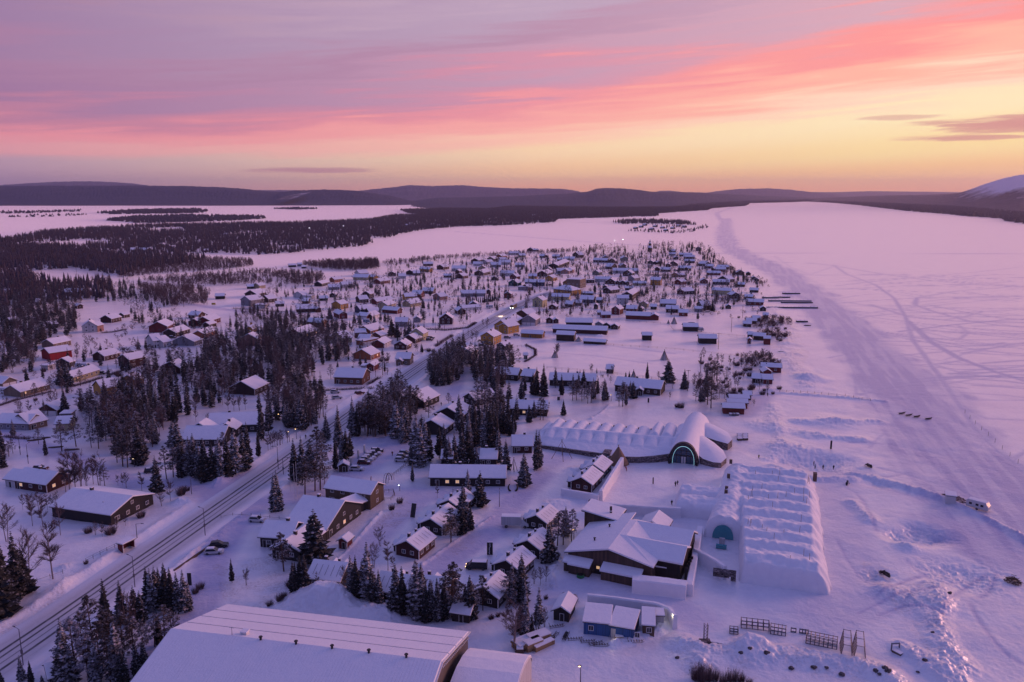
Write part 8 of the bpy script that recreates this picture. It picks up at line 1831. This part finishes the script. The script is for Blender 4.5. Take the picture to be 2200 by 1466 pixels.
def shelter():
    v = P(273, 1181); d = P(286, 1173) - P(262, 1190); o = empty('bus_shelter', (v.x, v.y, 0), math.atan2(d.y, d.x) - .25); tag(o, 'small red wooden bus shelter with snowy roof beside the main road', 'bus shelter')
    m = MB(); m.box(-1.9, .9, 0, 1.9, 1.0, 2.3, 'wall_red'); m.box(-1.9, -.8, 0, -1.8, .9, 2.3, 'wall_red'); m.box(1.8, -.8, 0, 1.9, .9, 2.3, 'wall_red'); m.build('wall', o)
    m = MB(); m.box(-1.9, -.85, 0, -1.75, -.7, 2.3, 'trim_white'); m.box(1.75, -.85, 0, 1.9, -.7, 2.3, 'trim_white'); m.build('post', o); m = MB(); m.box(-2.2, -1.2, 2.3, 2.2, 1.3, 2.42, 'fascia'); m.box(-2.15, -1.15, 2.42, 2.15, 1.25, 2.68, 'snow'); m.build('roof', o); m = MB(); m.box(-1.6, .4, .4, 1.6, .85, .5, 'timber'); m.build('bench', o)
shelter()
def arch_horns():
    for i, (x, y, s) in enumerate(((1094, 1056, 1), (1110, 1056, -1))):
        v = P(x, y); m = MB(); pr = None
        for k in range(9): a = -1.2 + 2.2 * k / 8; p = (s * (1.1 - 1.9 * math.cos(a) * .6), 0, 1.25 + 1.35 * math.sin(a)); r = .28 * (1 - abs(k - 3) / 7.5); 
        pts = [((s * (.9 - 1.15 * math.cos(-1.2 + 2.2 * k / 8))), 0, 1.3 + 1.35 * math.sin(-1.2 + 2.2 * k / 8), .3 * (1 - (k / 9) ** 2) + .04) for k in range(9)]
        for a, b in zip(pts[:-1], pts[1:]): m.tube(a[:3], b[:3], a[3], b[3], 'black_plastic', 7)
        o = m.build('curved_horn', None, True, (v.x, v.y, 0)); tag(o, ('left' if i == 0 else 'right') + ' black curved horn sculpture in front of the lodge end', 'sculpture', 'pair of curved horns')
arch_horns()
def arch_sculpt():
    for i, x in enumerate((824, 829, 834)):
        v = P(x, 1038); m = MB(); n = 10
        for k in range(n):
            a0, a1 = 2.9 * k / n, 2.9 * (k + 1) / n; m.tube((1.0 - 1.0 * math.cos(a0), 0, 3.2 * math.sin(a0)), (1.0 - 1.0 * math.cos(a1), 0, 3.2 * math.sin(a1)), .14, .14, 'trim_white' if i != 1 else 'paint_grey', 6)
        o = m.build('bent_arch', None, True, (v.x, v.y, 0), R(20)); tag(o, ('left', 'middle', 'right')[i] + ' bent white arch standing behind the tall wooden barn', 'sculpture', 'bent arches behind the barn')
arch_sculpt()
# ------------------------------------------------------------------ fences, rails, steel frames, timber
def fence(pts, h, step, label, tile='F', rails=2, mat='timber', name='fence'):
    w = [tuple(P(*TP(tile, a, b))[:2]) for a, b in pts]; w = resample(w, step); o = empty(name, (w[0][0], w[0][1], 0)); tag(o, label, 'fence'); x0, y0 = w[0]
    m = MB(); 
    for i, (x, y) in enumerate(w):
        z = gz(x, y)
        if i < 90: q = MB(); q.tube((x - x0, y - y0, -.2), (x - x0, y - y0, z + h), .06, .05, mat, 4); q.build('post', o)
    m = MB()
    for (xa, ya), (xb, yb) in zip(w[:-1], w[1:]):
        for k in range(rails): z = h * (.45 + .45 * k / max(1, rails - 1)); m.tube((xa - x0, ya - y0, z), (xb - x0, yb - y0, z), .035, .035, mat, 3, False)
    if rails: m.build('rail', o)
    return o
fence([(1175, 792), (1290, 802), (1400, 815), (1530, 828)], 1.3, 4, 'long rail fence along the near edge of the snowfield'); fence([(1220, 725), (1300, 742), (1450, 752), (1570, 765), (1640, 768)], 1.2, 5, 'rail fence across the middle of the snowfield')
fence([(1235, 685), (1330, 690), (1435, 697), (1448, 711), (1500, 716), (1600, 724)], 1.1, 5, 'rail fence beyond the dark stables at the top of the field'); fence([(1675, 843), (1780, 850), (1870, 862)], 1.2, 3, 'fence with snowy netting running out over the shore')
fence([(2073, 888), (2095, 912), (2123, 937), (2153, 966), (2187, 996), (2230, 1030)], 1.6, 6, 'line of thin stakes at the right edge of the ice', rails=0); fence([(2, 1285), (80, 1250), (135, 1232)], 1.1, 2.5, 'thin fence beside the birches at the left', rails=1); fence([(185, 1208), (230, 1185), (262, 1170)], 1.1, 2, 'short fence left of the bus shelter', rails=2)
fence([(842, 1025), (860, 1012), (878, 996)], 1.2, 1.5, 'wooden ramp fence beside the car park', rails=3); fence([(826, 1058), (845, 1057), (848, 1066), (840, 1075), (826, 1076)], 1.1, 1.2, 'curved terrace fence at the right end of the wooden barn', rails=3); fence([(973, 1057), (990, 1057)], 1.1, 1.2, 'short dark fence before the lodge door', rails=3)
fence([(475, 1113), (500, 1108), (560, 1112), (620, 1118)], 1.0, 2.5, 'low dark fence behind the pale estate car', rails=1); fence([(1000, 766), (1060, 754), (1120, 745)], 1.2, 3, 'garden fence behind the spruces by the tall yellow house', rails=2); fence([(340, 700), (420, 706), (460, 702)], 1.2, 3, 'garden fence among the red houses at the left', rails=2)
fence([(925, 707), (960, 709), (1000, 705)], 1.1, 3, 'garden fence in front of the gabled dark red house', rails=2); fence([(1350, 665), (1440, 668), (1500, 672)], 1.1, 4, 'fence behind the red cottages by the field', rails=1)
def slab_on_ground(pts, h, th, mat, name, label, cat, tile='F', snow=True):
    w = [tuple(P(*TP(tile, a, b))[:2]) for a, b in pts]; o = empty(name, (w[0][0], w[0][1], 0)); tag(o, label, cat); x0, y0 = w[0]; w = [(a - x0, b - y0) for a, b in w]; l, r = offset_line(w, -th / 2), offset_line(w, th / 2)
    for nm, z0, z1, mt in (('side', -.2, h, mat),) + ((('snow_cover', h, h + .15, 'snow'),) if snow else ()):
        m = MB(); n = len(w); V = [(a, b, z0) for a, b in l] + [(a, b, z0) for a, b in r] + [(a, b, z1) for a, b in l] + [(a, b, z1) for a, b in r]
        m.add(V, [(i, i + 1, 2 * n + i + 1, 2 * n + i) for i in range(n - 1)] + [(n + i + 1, n + i, 3 * n + i, 3 * n + i + 1) for i in range(n - 1)] + [(2 * n + i, 2 * n + i + 1, 3 * n + i + 1, 3 * n + i) for i in range(n - 1)] + [(0, 2 * n, 3 * n, n), (n - 1, 2 * n - 1, 4 * n - 1, 3 * n - 1)], mt); m.build(nm, o)
slab_on_ground([(374, 1232), (468, 1166)], .9, .35, 'timber', 'timber_barrier', 'long dark timber barrier beside the parked black car', 'barrier', snow=False)
def hedge(pts, h, w_, label, tile='F', mat='twigs', n=60):
    w = resample([tuple(P(*TP(tile, a, b))[:2]) for a, b in pts], 1.1); r = random.Random(int(pts[0][0])); m = MB(); x0, y0 = w[0]
    for x, y in w:
        for k in range(n):
            px, py = x - x0 + r.gauss(0, w_ * .35), y - y0 + r.gauss(0, w_ * .35); L = h * r.uniform(.5, 1.05); t = .04; a = r.uniform(0, 3.1); m.add([(px - t * math.cos(a), py - t * math.sin(a), 0), (px + t * math.cos(a), py + t * math.sin(a), 0), (px + r.gauss(0, .2), py + r.gauss(0, .2), L)], [(0, 1, 2)], mat)
    o = m.build('hedge', None, False, (x0, y0, 0)); tag(o, label, 'hedge', 'clipped leafless hedges'); return o
hedge([(793, 827), (815, 814)], 1.8, 2.0, 'dark hedge block in front of the long brick house', mat='twigs_red'); hedge([(936, 745), (950, 735), (972, 722)], 1.8, 2.0, 'hedge at the bend beside the main road', mat='twigs_red'); hedge([(912, 708), (960, 710), (1005, 705), (1022, 694)], 1.5, 2.2, 'long hedge in front of the gabled dark red house'); hedge([(910, 755), (930, 754)], 2, 2, 'round hedge below the yellow corner house', mat='twigs_red')
hedge([(12, 940), (40, 943), (72, 944)], 1.5, 1.6, 'hedge in front of the lit bungalow at the left'); hedge([(0, 872), (30, 862), (70, 852), (110, 843)], 1.4, 1.4, 'hedge in front of the long tan bungalow', mat='twigs'); hedge([(155, 832), (190, 822), (220, 812)], 1.5, 1.6, 'hedge below the long cream bungalow'); hedge([(238, 806), (262, 798), (290, 790)], 1.3, 1.4, 'hedge right of the cream bungalow')
hedge([(220, 716), (245, 714), (270, 709)], 1.4, 1.4, 'hedge right of the big white villa'); hedge([(700, 840), (740, 838), (800, 835)], 1.6, 1.6, 'thin hedge in front of the long brick house'); hedge([(615, 672), (560, 668), (500, 664)], 2.2, 2, 'hedge of young trees beside the grey two storey house', n=22); hedge([(1385, 592), (1470, 592)], 1.6, 1.6, 'hedge across the far end of the village'); hedge([(1130, 742), (1150, 752), (1150, 765), (1128, 778)], 1.2, 1.2, 'curved hedge in the garden behind the spruces')
def space_frame(ax, ay, bx, by, h, D, label, n=7, rows=2, tile='L4'):
    a, L, ang = base_frame(TP(tile, ax, ay), TP(tile, bx, by), D); o = empty('steel_frame', (a.x, a.y, gz(a.x, a.y)), ang); tag(o, label, 'steel frame', 'steel frames stored on the snow'); m = MB(); t = .075; h *= .78
    for y in (0, D):
        for k in range(rows + 1): m.tube((0, y, .1 + h * k / rows), (L, y, .1 + h * k / rows), t, t, 'steel', 4, False)
    m.build('rail', o)
    for i in range(n + 1):
        x = L * i / n; m = MB(); 
        for y in (0, D): m.tube((x, y, 0), (x, y, h + .2), t, t, 'steel', 4, False)
        for k in range(rows + 1): m.tube((x, 0, .1 + h * k / rows), (x, D, .1 + h * k / rows), t, t, 'steel', 4, False)
        m.tube((x, 0, .1), (x, D, h), t * .7, t * .7, 'steel', 4, False); m.build('cross_frame', o)
space_frame(770, 1000, 1010, 1028, 2.0, 1.6, 'left long steel frame above the cone of snow', 5); space_frame(1020, 1045, 1150, 1068, 2.0, 1.6, 'shorter steel frame right of the first long one', 4); space_frame(1325, 1130, 1590, 1186, 2.4, 1.8, 'right long dark steel frame near the snow bank', 7, 3); space_frame(672, 1052, 742, 1060, 1.4, 1.2, 'small square steel frame at the left of the snow cone', 2)
space_frame(2062, 1200, 2128, 1196, 1.9, .25, 'upright open square frame standing alone at the right', 1, 1); space_frame(1198, 1030, 1240, 1036, 1.0, .3, 'left small trestle between the long steel frames', 1, 1); space_frame(1272, 1040, 1345, 1050, 1.0, .3, 'right small trestle between the long steel frames', 3, 1)
def upright_truss(x, y, label):
    v = P(*TP('L4', x, y)); o = empty('truss_rack', (v.x, v.y, 0), R(-22)); tag(o, label, 'steel rack', 'steel frames stored on the snow')
    for k, xx in enumerate((-1.2, 1.2)):
        m = MB()
        for yy in (0, 6.0): m.tube((xx, yy, 0), (xx * .55, yy, 3.4), .09, .07, 'steel', 4)
        for z in (.3, 1.2, 2.2, 3.2): f = 1 - .45 * z / 3.4; m.tube((xx * f, 0, z), (xx * f, 6, z), .06, .06, 'steel', 4, False)
        for j in range(7): m.tube((xx, j, .1), (xx * .55, j + .2, 3.4), .05, .05, 'steel', 4, False)
        m.build('side_frame', o)
    m = MB(); 
    for yy in (0, 3, 6): m.tube((-.66, yy, 3.35), (.66, yy, 3.35), .06, .06, 'steel', 4, False)
    m.build('crossbar', o)
upright_truss(1672, 1278, 'left one of the twin standing steel racks'); upright_truss(1785, 1288, 'right one of the twin standing steel racks')
def mast():
    v = P(*TP('L4', 460, 1150)); o = empty('lattice_mast', (v.x, v.y, gz(v.x, v.y))); tag(o, 'short steel lattice mast at the left of the stored frames', 'mast'); m = MB()
    for a, b in ((-.35, -.35), (.35, -.35), (.35, .35), (-.35, .35)): m.tube((a, b, 0), (a, b, 4.2), .06, .05, 'steel', 4)
    for k in range(6):
        z = k * .7
        for (a, b), (c, d) in (((-.35, -.35), (.35, -.35)), ((.35, -.35), (.35, .35)), ((.35, .35), (-.35, .35)), ((-.35, .35), (-.35, -.35))): m.tube((a, b, z), (c, d, z + .7), .035, .035, 'steel', 4, False)
    m.build('mast', o); m = MB(); m.box(-1.2, -.7, 0, 1.0, .7, .5, 'stone'); m.build('base', o)
mast()
slab_on_ground([(490, 1130), (560, 1140), (640, 1158), (735, 1160)], .7, 1.2, 'timber_light', 'timber_stack', 'curved stack of snowy timber right of the lattice mast', 'timber stack', 'L4')
slab_on_ground([(2075, 1200), (2150, 1240)], .5, 1.0, 'timber', 'timber_stack', 'dark timber lying before the lone open frame', 'timber stack', 'L4')
def lumber(px, py, deg, L, W_, H_, label, mat='timber_light'):
    v = P(px, py); o = empty('lumber_stack', (v.x, v.y, 0), R(deg)); tag(o, label, 'lumber stack', 'lumber stacks by the annex'); rr = random.Random(int(px))
    for k in range(max(1, int(H_ / .3))):
        m = MB()
        for j in range(int(W_ / .3)): y = -W_ / 2 + j * .3; e = rr.uniform(-.2, .2); m.box(-L / 2 + e, y, .1 + k * .3, L / 2 + e, y + .26, .1 + k * .3 + .24, mat)
        m.build('board_layer', o)
    m = MB(); m.box(-L / 2 + .1, -W_ / 2, .1 + H_, L / 2 - .1, W_ / 2, .35 + H_, 'snow'); m.build('snow_cover', o)
lumber(1128, 1388, 35, 5, 3.0, 1.2, 'largest lumber stack under snow by the bare birch'); lumber(1145, 1392, 35, 4, 2.0, 1.5, 'orange edged lumber stack in the middle'); lumber(1157, 1378, 32, 5, 2.4, 1.5, 'rear lumber stack topped with a pallet'); lumber(1168, 1391, 38, 5, 1.2, .9, 'narrow lumber stack at the right with an open edge'); lumber(1117, 1402, 0, 1.6, 1.2, .9, 'small crate stack left of the lumber', 'timber')
def crates():
    k = 0
    for gx, gy, nx, ny in ((1589, 947, 2, 4), (1601, 946, 2, 4)):
        for i in range(ny):
            v = P(gx, gy - i * 3.2); m = MB(); m.box(-.9, -.55, 0, .9, .55, .9, 'timber'); m.box(-.95, -.6, .9, .95, .6, 1.15, 'snow'); o = m.build('pallet_crate', None, False, (v.x, v.y, 0), R(10)); tag(o, ('front', 'second', 'third', 'rearmost')[i] + ' crate in the ' + ('left' if gx < 1595 else 'right') + ' row behind the arched building', 'crate', 'snow capped crates'); k += 1
    for i in range(3): v = P(1571 + i * 6, 893); m = MB(); m.box(-.8, -.5, .0, .8, .5, .8, 'wall_grey'); m.box(-.85, -.55, .8, .85, .55, 1.05, 'snow'); o = m.build('pallet_crate', None, False, (v.x, v.y, 0)); tag(o, ('left', 'middle', 'right')[i] + ' snow capped crate before the front red boathouse', 'crate', 'snow capped crates')
crates()
for x, y, L, lab in ((1697, 648, 36, 'long dark boat jetty nearest the village on the shore ice'), (1712, 651.5, 26, 'shorter dark jetty in front of the long one'), (1700, 662.5, 42, 'low dark jetty line out on the ice'), (1748, 662, 4, 'small dark float off the end of the low jetty'), (1723, 692.5, 8, 'dark box on the ice beyond the huts'), (1680, 640, 14, 'far jetty edge behind the long one'), (1655, 641, 14, 'thin jetty at the shore below the pale house'), (1700, 632, 16, 'farthest thin jetty on the shore ice')):
    v = P(x, y); m = MB(); m.box(-L / 2, -.8, .1, L / 2, .8, 1.0, 'wall_dark'); 
    for i in range(int(L / 3) + 1): m.tube((-L / 2 + i * 3, .9, 0), (-L / 2 + i * 3, .9, 1.6), .1, .1, 'timber', 4)
    m.box(-L / 2 + .1, -.75, 1.0, L / 2 - .1, .75, 1.15, 'snow'); o = m.build('jetty', None, False, (v.x, v.y, 0), R(-3)); tag(o, lab, 'jetty', 'dark jetties on the frozen shore')
def boat(px, py, deg, L, label):
    v = P(px, py); o = empty('rowing_boat', (v.x, v.y, 0), R(deg)); tag(o, label, 'boat', 'upturned boats under snow'); n = 9; V = []
    for i in range(n + 1):
        f = i / n; w = .75 * math.sin(math.pi * min(1, .12 + .88 * f)) ** .6 if f < 1 else .03; x = (f - .5) * L
        for j in range(7): th = math.pi * j / 6; V.append((x, w * math.cos(th), .55 * math.sin(th) * (1 - .35 * (2 * f - 1) ** 2) + .02))
    m = MB(); m.add(V, [(i * 7 + j, i * 7 + j + 1, (i + 1) * 7 + j + 1, (i + 1) * 7 + j) for i in range(n) for j in range(6)] + [tuple(range(7))], 'timber'); m.build('hull', o); m = MB(); m.box(-L * .35, -.3, .56, L * .3, .3, .72, 'snow'); m.build('snow_cover', o)
for x, y, d, L, lab in ((78, 946, 25, 6, 'dark upturned boat in front of the lit bungalow'), (93, 942, 20, 5, 'open dark trailer frame beside the upturned boat'), (120, 962, 15, 5, 'upturned boat under the pines left of the lamp'), (155, 967, 10, 5, 'boat frame half hidden under the pines'), (1735, 700, 0, 5, 'snow covered boat out on the shore ice'), (1520, 671, 0, 4, 'small boat lying below the brown gable'), (1680, 757, 0, 5, 'upturned boat at the foot of the river bank'), (1485, 694, 0, 5, 'upturned boat beside the red cottage at the field')): boat(x, y, d, L, lab)
r_ = random.Random(9); STN = [(1591, 1414), (1647, 1415), (1748, 1439), (1775, 1441), (1808, 1452), (1880, 1452), (1888, 1458), (1900, 1450), (1985, 1428), (1972, 1445), (2040, 1281), (2003, 1366), (1610, 1410), (1455, 1416), (1700, 1438), (1906, 1455)]
for i, (x, y) in enumerate(STN):
    v = P(x, y); s = r_.uniform(.3, .6); m = MB(); V = []
    for a in range(5):
        for b in range(7): th = math.pi * (a + .3) / 5; ph = 6.28 * b / 7; k = s * r_.uniform(.75, 1.15); V.append((k * 1.3 * math.sin(th) * math.cos(ph), k * math.sin(th) * math.sin(ph), k * .8 * math.cos(th)))
    m.add(V, [(a * 7 + b, a * 7 + (b + 1) % 7, (a + 1) * 7 + (b + 1) % 7, (a + 1) * 7 + b) for a in range(4) for b in range(7)] + [tuple(range(7))[::-1]], 'stone'); o = m.build('boulder'); o.location = (v.x, v.y, gz(v.x, v.y) + .15); o['category'] = 'boulder'; o['group'] = 'dark stones in the snow'; auto(o, 'dark stone poking out of the snow', x, y)
v = P(1247, 1240); m = MB(); m.tube((0, 0, 0), (0, 0, .7), .95, .95, 'paint_green', 16); m.tube((0, 0, .7), (0, 0, .72), .8, .8, 'black_plastic', 16); tag(m.build('hot_tub', None, False, (v.x, v.y, 0)), 'round green tub on the snow in front of the restaurant', 'tub')
v = P(1330, 1374); o = empty('garden_table', (v.x, v.y, 0)); tag(o, 'small table with snow in front of the blue hut door', 'table'); m = MB(); m.box(-.9, -.5, .7, .9, .5, .78, 'timber_light'); m.box(-.85, -.45, .78, .85, .45, .95, 'snow'); m.build('tabletop', o)
for a, b in ((-.8, -.4), (.8, -.4), (.8, .4), (-.8, .4)): m = MB(); m.box(a - .04, b - .04, 0, a + .04, b + .04, .7, 'timber_light'); m.build('leg', o)
for i, (x, y) in enumerate(((1208, 1290), (1218, 1289), (1231, 1294))):
    v = P(x, y); o = empty('covered_sledge', (v.x, v.y, 0), R(65)); tag(o, ('left', 'middle', 'right')[i] + ' covered sledge behind the dark hut with a bare roof patch', 'sledge', 'covered sledges behind the hut'); m = MB(); n = 8
    V = [(xx, .7 * math.cos(math.pi * j / n), .5 + .9 * math.sin(math.pi * j / n)) for xx in (-1.3, 1.3) for j in range(n + 1)]; m.add(V, [(j, j + 1, n + 2 + j, n + 1 + j) for j in range(n)] + [tuple(range(n + 1)), tuple(range(n + 1, 2 * n + 2))[::-1]], 'wall_grey'); m.build('hood', o); m = MB(); m.box(-1.5, -.7, .1, 1.5, .7, .5, 'timber'); m.build('deck', o)
# ------------------------------------------------------------------ bell tower of the far church
def bell_tower():
    v = P(1396, 541); o = empty('bell_tower', (v.x, v.y, 0)); tag(o, 'old wooden bell tower with tiered snowy roofs at the village end', 'bell tower')
    m = MB(); m.tube((0, 0, 0), (0, 0, 6), 3.6, 3.0, 'wall_brown', 8); m.build('base', o); m = MB(); m.tube((0, 0, 6), (0, 0, 9.5), 4.4, 2.0, 'snow', 8); m.build('lower_roof', o); m = MB(); m.tube((0, 0, 9.5), (0, 0, 13), 2.0, 1.7, 'wall_brown', 8); m.build('belfry', o); m = MB(); m.tube((0, 0, 13), (0, 0, 15), 2.6, 1.0, 'snow', 8); m.tube((0, 0, 15), (0, 0, 17), 1.0, .7, 'wall_brown', 8); m.tube((0, 0, 17), (0, 0, 20), 1.2, .05, 'snow', 8); m.build('spire', o)
bell_tower()
for i, (x, y) in enumerate(((1338, 530.5), (1320, 533.5), (665, 502), (738, 497))):
    v = P(x, y); o = empty('street_lamp', (v.x, v.y, 0)); tag(o, ('right hand bright lamp behind the far village trees', 'left hand bright lamp behind the far village trees', 'left bright lamp in the peninsula forest', 'right bright lamp in the peninsula forest')[i], 'street lamp'); m = MB(); m.tube((0, 0, 0), (0, 0, 12), .2, .12, 'steel', 6); m.build('pole', o); m = MB(); m.tube((0, 0, 12), (0, 0, 12.8), .55, .55, 'lamp_white', 8); m.build('bulb', o)
ISL = [(1360, 492, 9), (1372, 489, 8), (1395, 494, 9), (1402, 488, 8), (1418, 491, 8), (1440, 492, 9), (1452, 487, 8), (1380, 485, 8), (1425, 497, 8), (1465, 489, 8)]
for x, y, L in ISL:
    ob = house('F', 'e', x, y, x + 6, y + .3, 8, 3, 'brown', 'c')
for x, y in ((870, 487), (878, 484), (925, 486), (937, 488), (1038, 482), (1058, 482), (1143, 465), (480, 468 + 40)): house('F', 'e', x, y, x + 7, y + .2, 10, 4, 'grey', 'c')
assign_labels()
# ------------------------------------------------------------------ air
def build_haze():
    m = bpy.data.materials.new('haze_air'); m.use_nodes = True; t = m.node_tree; t.nodes.clear()
    o = nd(t, 'ShaderNodeOutputMaterial'); v = nd(t, 'ShaderNodeVolumePrincipled')
    v.inputs['Color'].default_value = (0.82, 0.78, 1.0, 1); v.inputs['Density'].default_value = HAZE; v.inputs['Anisotropy'].default_value = 0.45
    t.links.new(v.outputs[0], o.inputs['Volume']); MATS['haze_air'] = m
    mb = MB(); mb.box(-24000, -1500, -12, 24000, 22500, 430, 'haze_air')
    h = mb.build('haze'); h['kind'] = 'stuff'; h['label'] = 'thin purple evening haze'
HAZE = 3.8e-5
build_haze()
